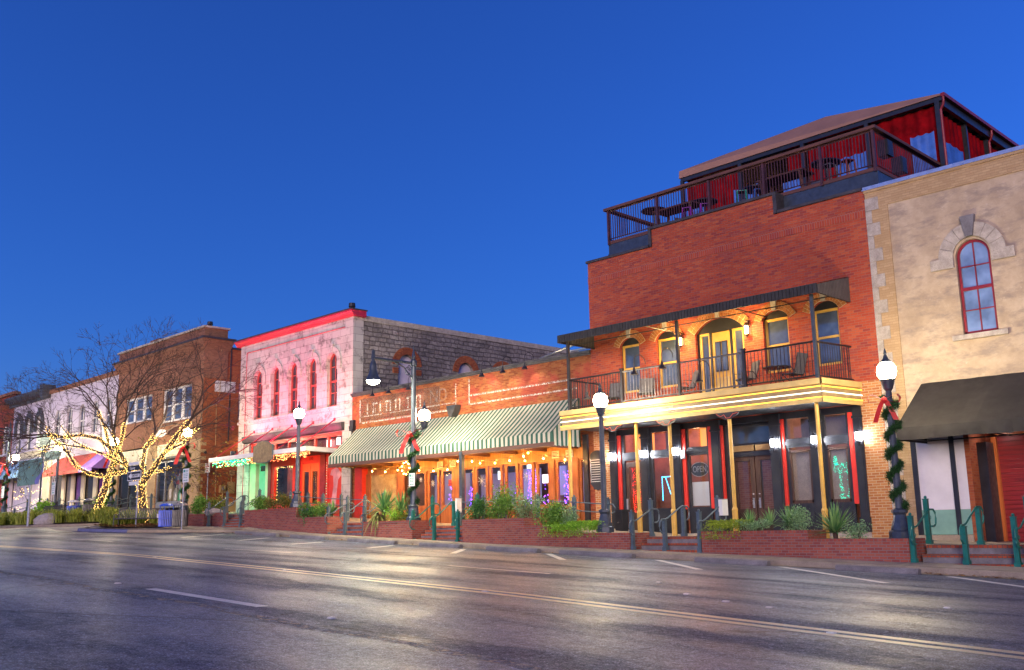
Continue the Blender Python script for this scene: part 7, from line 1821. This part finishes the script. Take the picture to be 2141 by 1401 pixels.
# rubbish bins
def bin_(loc, lab, mat, lid):
    t = thing("rubbish_bin", lab, "rubbish bin", loc, "slatted steel rubbish bins")
    m = MB(); m.lathe([(.28,.06), (.29,.76)], (0,0,0), 20); mk("liner", m, M_BLACK, t, local=True)
    m = MB(); n = 26
    for k in range(n):
        a_ = 2*pi*k/n; c, s_ = cos(a_), sin(a_)
        m.tube([(.33*c,.33*s_,.04), (.345*c,.345*s_,.8)], .034, 4)
    for z in (.05, .42, .79): m.tube([(.345*cos(2*pi*i/24), .345*sin(2*pi*i/24), z) for i in range(25)], .022, 5, cap=False)
    mk("slats", m, mat, t, local=True)
    m = MB()
    for k in range(4): a_ = pi/4+k*pi/2; m.tube([(.33*cos(a_),.33*sin(a_),.8), (.30*cos(a_),.30*sin(a_),1.02)], .014, 5)
    mk("lid_support", m, mat, t, local=True)
    m = MB(); m.lathe([(.37,1.02), (.36,1.05), (.22,1.13), (.04,1.16)], (0,0,0), 20); mk("lid", m, lid, t, local=True); return t
bin_((-46.35,21.95,.33), "blue slatted rubbish bin with domed lid beside the bench", M_BINBLUE, M_BINBLUE)
bin_((-45.0,22.0,.32), "black slatted rubbish bin with grey domed lid beside the blue bin", M_BLACK, M_GREY)
bin_((-60.6,22.9,.95), "blue bin partly hidden behind the long grass", M_BINBLUE, plain("pale_lid", (0.55,0.55,0.66), .4)); bin_((-59.0,23.2,1.0), "grey lidded bin just right of the half hidden blue bin", M_BLACK, M_GREY)
m = MB(); m.lathe([(.05,0), (.065,.19)], (0,0,0), 12); o = mk("paper_cup", m, M_WHITE); o.location = (-47.15, 21.55+.35, .80); tag(o, "white paper cup standing at the right end of the bench by the blue bin", "cup")
def rock(loc, s_, lab, seed):
    rr = random.Random(seed); m = MB(); m.sphere((0,0,0), 1, 14)
    ph = [rr.uniform(0,6) for _ in range(6)]
    m.v = [tuple(Vector((x*s_[0], y*s_[1], z*s_[2]))*(1+.16*sin(3*x+ph[0])*cos(2*y+ph[1])+.10*sin(5*z+ph[2]+4*x))) for x, y, z in m.v]
    o = mk("boulder", m, M_ROCK); o.location = loc; return tag(o, lab, "boulder")
rock((-61.0,21.6,.85), (.95,.7,.55), "big rounded grey boulder in the long grass by the driveway kerb", 3)
rock((-46.9,24.7,1.08), (.75,.45,.2), "flat grey boulder lying on the weathered planter by the alley", 5)
# cigarette bin and small things at the shopfront
t = thing("ash_bin", "small black standing ashtray bin left of the red lit shop door", "bin", (-22.3,27.2,-.2)); m = MB(); m.box(-.16, .16, -.16, .16, 0, .7); m.box(-.19, .19, -.19, .19, .7, .76); mk("box", m, M_BLACK, t, local=True); m = MB(); m.sphere((0,-.1,.3), .09, 8); mk("knob", m, M_IRON, t, local=True)
t = thing("menu_box", "white menu board on the grey handrail post by the double doors", "sign", (-16.9,25.3,.3)); m = MB(); m.box(-16.93, -16.80, 25.2, 25.5, .25, .72); mk("board", m, M_SIGNWHITE, t); m = MB(); m.box(-16.94, -16.79, 25.19, 25.51, .72, .74); mk("top_edge", m, M_GREY, t)
t = thing("menu_box", "white menu board on the blue green handrail post by the picnic table", "sign", (-29.3,25.4,.6)); m = MB(); m.box(-28.88, -28.80, 25.25, 25.5, .62, 1.15); mk("board", m, M_SIGNWHITE, t); m = MB(); m.box(-28.89, -28.79, 25.24, 25.51, 1.15, 1.17); mk("top_edge", m, M_GREY, t)

# ------------------------------------------------------------------ plants
def shrub(name, lab, loc, rx, ry, rz, n, mat, leaf=.07, seed=1, droop=0.0, flowers=0, group="shrubs in the brick planters", wild=.25):
    n = int(n*1.7); leaf *= .88; rz *= 1.1
    rr = random.Random(seed); t = thing(name, lab, "shrub", loc, group)
    m = MB(); lobes = [(rr.uniform(-.55,.55), rr.uniform(-.5,.5), rr.uniform(.15,.75), rr.uniform(.35,.6)) for _ in range(9)]
    for i in range(n):
        lx, ly, lz, lr = rr.choice(lobes)
        d = Vector((rr.gauss(0,1), rr.gauss(0,1), rr.gauss(0,1))).normalized()
        k = lr*(rr.random()**.4)*(1+rr.gauss(0,wild*.5))
        p = Vector(((lx+d.x*k)*rx, (ly+d.y*k)*ry, max(-.02, (lz+d.z*k*.8))*rz))
        if droop and p.y < -ry*.35: p.z -= droop*(abs(p.y/ry)-.35)*rr.uniform(.6,1.5)
        u = Vector((rr.gauss(0,1), rr.gauss(0,1), rr.gauss(0,.7)+.4)).normalized()
        v = u.orthogonal().normalized(); a_ = rr.uniform(0,6.28); v = v*cos(a_)+u.cross(v)*sin(a_)
        L = leaf*rr.uniform(.6,1.4); w_ = L*.36
        m.add([p, p+u*L*.5+v*w_, p+u*L, p+u*L*.5-v*w_], [(0,1,2,3)])
    mk("foliage", m, mat, t, local=True)
    m = MB()
    for i in range(7):
        lx, ly, lz, lr = lobes[i]; m.tube([(lx*rx*.2, ly*ry*.2, -.02), (lx*rx*.6, ly*ry*.6, lz*rz*.5), (lx*rx, ly*ry, lz*rz)], [.015,.011,.005], 4)
    mk("stem", m, M_BARK, t, local=True)
    if flowers:
        m = MB()
        for i in range(flowers):
            lx, ly, lz, lr = rr.choice(lobes); x, y, z = lx*rx+rr.gauss(0,.25)*rx, ly*ry+rr.gauss(0,.25)*ry, (lz+lr*.7)*rz
            for k in range(3): m.octa((x, y, z+.04*k), .016)
        mk("flowers", m, L_FLOWER, t, local=True)
    return t
def fern(lab, loc, rx, ry, rz, n, mat, seed, droop=.5, group="trailing ferns in the brick planters"):
    rr = random.Random(seed); m = MB()
    for i in range(n):
        a_ = rr.uniform(0, 2*pi); q = rr.random()**.5; x0, y0 = cos(a_)*q*rx*.75, sin(a_)*q*ry*.6
        d = Vector((cos(a_)*rr.uniform(.2,1)*.45, sin(a_)*.35-.12, 0)); L = rr.uniform(.6,1.1)
        P = []
        for k in range(6):
            u = k/5; P.append(Vector((x0, y0, rz*.35)) + d*u*L*1.3 + Vector((rr.gauss(0,.01), rr.gauss(0,.01), rz*.75*sin(u*2.0)-(droop*u*u*(1.0 if (y0+d.y*u*L) < -ry*.3 else .35)))))
        for k in range(5):
            p, q2 = P[k], P[k+1]
            for s_ in range(3):
                c = p.lerp(q2, rr.random()); uu = Vector((rr.gauss(0,1), rr.gauss(0,1), rr.gauss(0,.6))).normalized()*rr.uniform(.04,.09); vv = uu.orthogonal().normalized()*.011
                m.add([c-vv, c+uu, c+vv], [(0,1,2)])
    t = thing("fern", lab, "fern", loc, group); mk("fronds", m, mat, t, local=True)
    return t
def yucca(lab, loc, L, n, seed, droop=.25, mat=None, skirt=False):
    rr = random.Random(seed); t = thing("yucca", lab, "yucca", loc, "yuccas in the brick planters")
    m = MB()
    for i in range(n):
        a_ = rr.uniform(0, 2*pi); el = rr.uniform(.05, 1.45) if not skirt else rr.uniform(-.9, .25)
        Li = L*rr.uniform(.75, 1.1); d = Vector((cos(a_)*cos(el), sin(a_)*cos(el), sin(el))); w_ = .026*rr.uniform(.8,1.3)*(L/.7)
        side = d.cross(Vector((0,0,1))); side = side.normalized() if side.length > .05 else Vector((1,0,0))
        P = []; c = Vector((0,0,.12*L))
        for k in range(5):
            u = k/4; P.append(c + d*Li*u + Vector((0,0,-1))*droop*(1.2-sin(max(el,0)))*u*u*Li)
        ww = [w_*.6, w_, w_*.9, w_*.55, .002]
        vs = []
        for p, q in zip(P, ww): vs += [p-side*q, p+Vector((0,0,-.2*q)), p+side*q]
        m.add(vs, [(3*k+j, 3*k+1+j, 3*k+4+j, 3*k+3+j) for k in range(4) for j in (0,1)])
    mk("leaf_rosette", m, mat or L_YUCCA, t, local=True)
    m = MB(); m.lathe([(.07*L,-.15), (.09*L,.1*L), (.05*L,.2*L)], (0,0,0), 8); mk("stem", m, M_BARK, t, local=True)
    return t
YP = 24.68
shrub("shrub", "green and brown shrub at the alley end of the long upper planter", (-42.0,YP,1.0), .95,.48,.62, 900, L_MID, .085, 1, .3)
shrub("shrub", "reddish tipped shrub between the alley shrub and the lamp in the long upper planter", (-40.6,YP,1.0), 1.0,.48,.75, 1000, leafmat("red_tipped_leaf", (0.05,0.12,0.02), (0.28,0.20,0.05)), .085, 2)
shrub("shrub", "dark green shrub hanging over the lower step of the pink lit building's planter", (-37.9,24.55,.55), .75,.52,.62, 900, L_DARK, .075, 3, .5, 6)
shrub("shrub", "mid green shrub behind the overhanging dark one in the pink lit building's planter", (-37.0,YP,.55), .75,.45,.65, 700, L_MID, .075, 4)
yucca("small spiky yucca at the lower end of the pink lit building's planter", (-36.35,YP,.62), .72, 70, 5)
yucca("tallest drooping yucca in the short planter under the striped awning", (-32.55,24.62,.62), 1.05, 95, 6, .35); 
yucca("brownish hanging leaf skirt yucca at the left of the short planter", (-32.75,24.45,.55), .85, 60, 7, .6, leafmat("dry_yucca_blade", (0.16,0.17,0.05), (0.34,0.30,0.10)), True)
yucca("second upright yucca behind the tallest one in the short planter", (-31.75,24.9,.65), .85, 70, 8)
yucca("dark blue green yucca left of the garlanded pole in the short planter", (-31.0,24.72,.38), .75, 75, 9, .2, leafmat("blue_yucca_blade", (0.02,0.07,0.04), (0.07,0.16,0.09)))
shrub("shrub", "bright green shrub between yuccas in the short planter", (-31.75,24.5,.25), .5,.4,.62, 700, L_BRIGHT, .055, 10, .3)
shrub("shrub", "yellow flecked low shrub beside the garlanded pole's foot", (-30.9,24.48,.25), .62,.35,.42, 650, leafmat("yellow_fleck_leaf", (0.06,0.13,0.02), (0.36,0.33,0.03)), .05, 11, .25)
shrub("shrub", "dark green blue flowered shrub at the stairs end of the stepped planter", (-26.7,24.55,.25), .70,.52,.85, 1100, L_DARK, .075, 12, .45, 14)
shrub("shrub", "tallest feathery green shrub in the stepped planter's top level", (-25.6,24.75,.28), .95,.55,1.12, 1900, L_MID, .07, 13, .2)
shrub("shrub", "pale feathery shrub at the step of the stepped planter", (-24.4,24.75,.20), .75,.5,.85, 1200, L_SAGE, .06, 14, .3)
shrub("shrub", "round mid green blue flowered shrub on the stepped planter's middle level", (-23.35,24.55,.02), .85,.55,.80, 1400, L_MID, .075, 15, .4, 16)
shrub("shrub", "small upright sage green shrub left of the leftmost gold post", (-22.35,24.7,-.1), .45,.4,.72, 600, L_SAGE, .06, 16, .1, 6)
fern("bright green trailing fern on the stepped planter's lowest level, left half", (-22.5,24.5,-.28), .75,.5,.5, 200, L_BRIGHT, 17, .55)
fern("bright green trailing fern on the stepped planter's lowest level, next to the lamp foot", (-21.7,24.55,-.28), .75,.5,.5, 210, L_BRIGHT, 18, .55)
fern("yellow green trailing fern at the double doors end of the yucca planter", (-16.2,24.5,-.26), .62,.45,.42, 170, leafmat("yellow_fern", (0.12,0.22,0.01), (0.34,0.42,0.04)), 19, .6)
yucca("first small yucca right of the yellow green fern", (-15.6,24.75,-.12), .52, 60, 20); yucca("second small yucca in the row right of the yellow green fern", (-15.0,24.85,-.12), .52, 60, 21); yucca("third yucca in the row, between two grey green bushes", (-14.4,24.8,-.12), .62, 75, 22)
shrub("shrub", "low grey green bush below the two small yuccas", (-15.35,24.52,-.26), .62,.38,.36, 750, L_SAGE, .05, 23); shrub("shrub", "rounded grey green bush at the step of the yucca planter", (-14.0,24.6,-.26), .62,.42,.62, 1000, L_SAGE, .055, 24)
yucca("largest wide yucca on the lower step of the planter, below the rightmost gold post", (-12.95,24.62,-.38), .82, 120, 25, .15); shrub("shrub", "small grey green bush at the foot of the largest wide yucca", (-12.3,24.5,-.5), .42,.35,.45, 550, L_SAGE, .05, 26)
shrub("shrub", "green shrub behind the black bin on the weathered alley planter", (-48.6,24.7,.95), 1.1,.5,.85, 900, L_MID, .10, 27, .2); shrub("shrub", "yellowish shrub at the orange side wall behind the alley planter", (-47.5,25.3,.95), .9,.5,1.0, 800, leafmat("olive_leaf", (0.06,0.12,0.02), (0.24,0.26,0.04)), .10, 28)
shrub("shrub", "rounded green shrub below the lattice shopfront", (-69.5,24.3,1.2), 2.0,.8,1.1, 900, L_BRIGHT, .16, 29, group="shrubs in the far bed"); shrub("shrub", "green shrub in front of the pale pillars behind the half hidden bins", (-61.5,24.6,1.1), 2.0,.7,1.0, 900, L_MID, .15, 30, group="shrubs in the far bed")
# long ornamental grass
gm = MB(); rr = random.Random(31)
def tuft(x, y, z, h, n):
    for i in range(n):
        a_ = rr.uniform(0,6.28); l = rr.uniform(.2,.75)*h; hh = h*rr.uniform(.55,1.05); b = Vector((x+rr.gauss(0,.12), y+rr.gauss(0,.12), z))
        d = Vector((cos(a_), sin(a_), 0)); s_ = Vector((-d.y, d.x, 0))*.014
        P = [b, b+d*l*.3+Vector((0,0,hh*.6)), b+d*l*.75+Vector((0,0,hh*.95)), b+d*l*1.25+Vector((0,0,hh*.72))]
        vs = []
        for p, q in zip(P, (1,.9,.6,.1)): vs += [p-s_*q*1.6, p+s_*q*1.6]
        gm.add(vs, [(2*k, 2*k+1, 2*k+3, 2*k+2) for k in range(3)])
for i in range(130):
    x = rr.uniform(-82, -55.6); y = rr.uniform(21.4, 23.0) if x < -58 else rr.uniform(22.6, 24.2)
    tuft(x, y, zr(x, y)+.2, rr.uniform(.5, .95), 42)
for i in range(26):
    x, y = rr.uniform(-51.8,-49.6), rr.uniform(20.9, 23.0); tuft(x, y, zr(x, y)+.18, rr.uniform(.5, .95), 42)
o = mk("ornamental_grass", gm, L_GRASS); o['kind'] = 'stuff'
lm = MB()
for i in range(700):
    x, y = rr.uniform(-51.5,-47), rr.uniform(20.3,23)
    if zbulb(x, y) is None: continue
    z = zbulb(x, y)+.07+rr.random()*.08; r = rr.uniform(.05,.10); a_ = rr.uniform(0,6.28)
    lm.quad((x+r*cos(a_),y+r*sin(a_),z), (x-r*sin(a_)*.6,y+r*cos(a_)*.6,z+rr.uniform(0,.05)), (x-r*cos(a_),y-r*sin(a_),z), (x+r*sin(a_)*.6,y-r*cos(a_)*.6,z+rr.uniform(0,.05)))
o = mk("leaf_mulch", lm, L_DEAD); o['kind'] = 'stuff'

# ------------------------------------------------------------------ two bare trees wound with warm lights
RV = Vector((cos(YAW), -sin(YAW), 0)); DV = Vector((sin(YAW), cos(YAW), 0))
def bare_tree(lab, loc, scale, limbs, seed, leaves=120):
    rr = random.Random(seed); t = thing("bare_tree", lab, "tree", loc, "bare street trees")
    V = lambda p: (RV*p[0]+DV*p[1]+Vector((0,0,p[2])))*scale
    trunk, br, lit, lf = MB(), MB(), [], MB()
    trunk_pts = [V(p) for p in limbs['trunk']]
    trunk.tube(trunk_pts, [limbs['r']*k for k in (1.25, 1.0, .95, .85)][:len(trunk_pts)], 10)
    lit.append((trunk_pts, limbs['r']*1.05, 95))
    def grow(p, d, L, r, depth):
        n = 3; P = [p]; q = p; dd = d.copy()
        for i in range(n):
            dd = (dd + Vector((rr.gauss(0,.16), rr.gauss(0,.16), rr.gauss(-.01,.11)))).normalized(); q = q+dd*L/n; P.append(q)
        br.tube(P, [r, r*.9, r*.8, r*.70], 6 if r > .04 else (4 if r > .015 else 3), cap=False)
        if depth <= limbs.get('lit', 1) and p.z < limbs.get('ztop', 99): lit.append((P, r, (32,18,12)[min(depth,2)]))
        if L < .42 or depth > 7:
            if p.z < 4.5 and rr.random() < leaves/900.0:
                u = Vector((rr.gauss(0,1), rr.gauss(0,1), -1)).normalized()*.12; v = u.orthogonal().normalized()*.05; lf.add([q, q+u*.5+v, q+u, q+u*.5-v], [(0,1,2,3)])
            return
        k = 2 if rr.random() < .62 else 3
        base = rr.uniform(0, 6.28)
        for i in range(k):
            ang = rr.uniform(.28,.62) if i else rr.uniform(.05,.3)
            o1 = dd.orthogonal().normalized(); a_ = base+i*2*pi/k; o2 = o1*cos(a_)+dd.cross(o1)*sin(a_)
            nd = (dd*cos(ang)+o2*sin(ang)+Vector((0,0,-.02))).normalized()
            grow(P[-1], nd, L*rr.uniform(.66,.86), max(.008, r*.65*(1.05 if i == 0 else .82)), depth+1)
        if L > .8:
            for _ in range(2):
                a_ = rr.uniform(0, 6.28); o1 = dd.orthogonal().normalized(); o2 = o1*cos(a_)+dd.cross(o1)*sin(a_)
                grow(P[rr.choice((1,2))], (dd*.6+o2*.8).normalized(), L*.55, r*.35, depth+2)
    for pts, r in limbs['limbs']:
        r *= .72
        P = [V(p) for p in pts]; n = len(P)
        br.tube(P, [r*(1-.5*i/(n-1)) for i in range(n)], 8, cap=False); lit.append((P, r*.8, 62))
        d = (P[-1]-P[-2]).normalized(); L = limbs.get('L', 2.0)*scale
        for k in range(2):
            o1 = Vector((rr.gauss(0,1), rr.gauss(0,1), rr.gauss(.2,.5))); grow(P[-1], (d+o1*.35).normalized(), L*rr.uniform(.8,1.1), r*.5, 0)
        grow(P[-2], (d+Vector((rr.gauss(0,1), rr.gauss(0,1), .3))*.7).normalized(), L*.8, r*.38, 1)
    mk("trunk", trunk, M_BARK, t, local=True); mk("branches", br, M_BARK, t, local=True)
    mk("last_leaves", lf, leafmat("last_leaf", (0.20,0.20,0.03), (0.36,0.28,0.05)), t, local=True)
    b = MB(); w_ = MB()
    for P, r, dens in lit:
        path = []; ph = rr.uniform(0, 6.28)
        for a, c in zip(P[:-1], P[1:]):
            L = (c-a).length; k = max(1, int(L*dens)); d = (c-a).normalized(); o1 = d.orthogonal().normalized(); o2 = d.cross(o1)
            for i in range(k):
                u = (i+rr.random()*.9)/k; ph += rr.uniform(.3,2.6); rad = r+.02+abs(rr.gauss(0,.035))
                q = a.lerp(c, u)+(o1*cos(ph)+o2*sin(ph))*rad; path.append(q); b.octa(q, .013*rr.uniform(.8,1.3))
        if len(path) > 1: w_.tube(path, .004, 3, cap=False)
    
    lt = thing("fairy_lights", "warm fairy lights wound round the "+limbs['name'], "string lights", loc, "fairy lights on the bare trees")
    o = mk("bulbs", b, E_FAIRY, lt, local=True); o['kind'] = 'stuff'; ww = mk("wire", w_, M_BARK, lt, local=True); ww['kind'] = 'stuff'
    return t
bare_tree("bare tree with light wrapped trunk behind the front bench, nearest the corner shop", (-50.9,22.8,.45), .86, dict(name="right tree behind the front bench", r=.185, lit=1, L=1.75, ztop=4.6,
    trunk=[(.1,0,0), (0,0,.9), (-.12,0,1.8), (-.22,0,2.5)],
    limbs=[([(-.22,0,2.4), (-.9,-.3,3.5), (-1.5,-.6,4.6), (-1.7,-.9,5.4)], .19), ([(-.22,0,2.5), (-.3,.3,3.6), (-.3,.6,4.7), (.2,.8,5.6)], .17), ([(-.22,0,2.4), (.5,-.1,3.4), (1.1,.1,4.4), (1.9,.2,5.6), (2.6,.2,6.4)], .20), ([(1.1,.1,4.4), (1.7,-.5,4.6), (2.6,-.9,4.9)], .11), ([(-.9,-.3,3.5), (-1.9,-.9,4.2), (-2.9,-1.2,4.6)], .11)]), 41)
bare_tree("bare tree with light wrapped trunk standing in the long grass, left of the other", (-57.6,23.3,.85), .95, dict(name="left tree in the long grass", r=.16, lit=0, L=1.75, ztop=4.6,
    trunk=[(-.25,0,0), (-.1,0,.9), (.2,0,1.9), (.35,0,2.7)],
    limbs=[([(.35,0,2.6), (.5,.2,3.6), (.2,.3,4.4), (-.5,.3,5.0), (-1.5,.2,5.2), (-2.6,0,5.1)], .17), ([(.3,0,2.6), (-.6,-.5,2.8), (-1.3,-.8,3.2), (-1.8,-.9,4.0)], .13), ([(.35,0,2.7), (1.2,.3,2.9), (2.3,.5,2.9)], .10), ([(.5,.2,3.6), (.8,.5,4.8), (1.0,.4,6.0)], .14), ([(.2,.3,4.4), (-.4,.9,5.6), (-1.0,1.2,6.8)], .12)]), 43, 200)
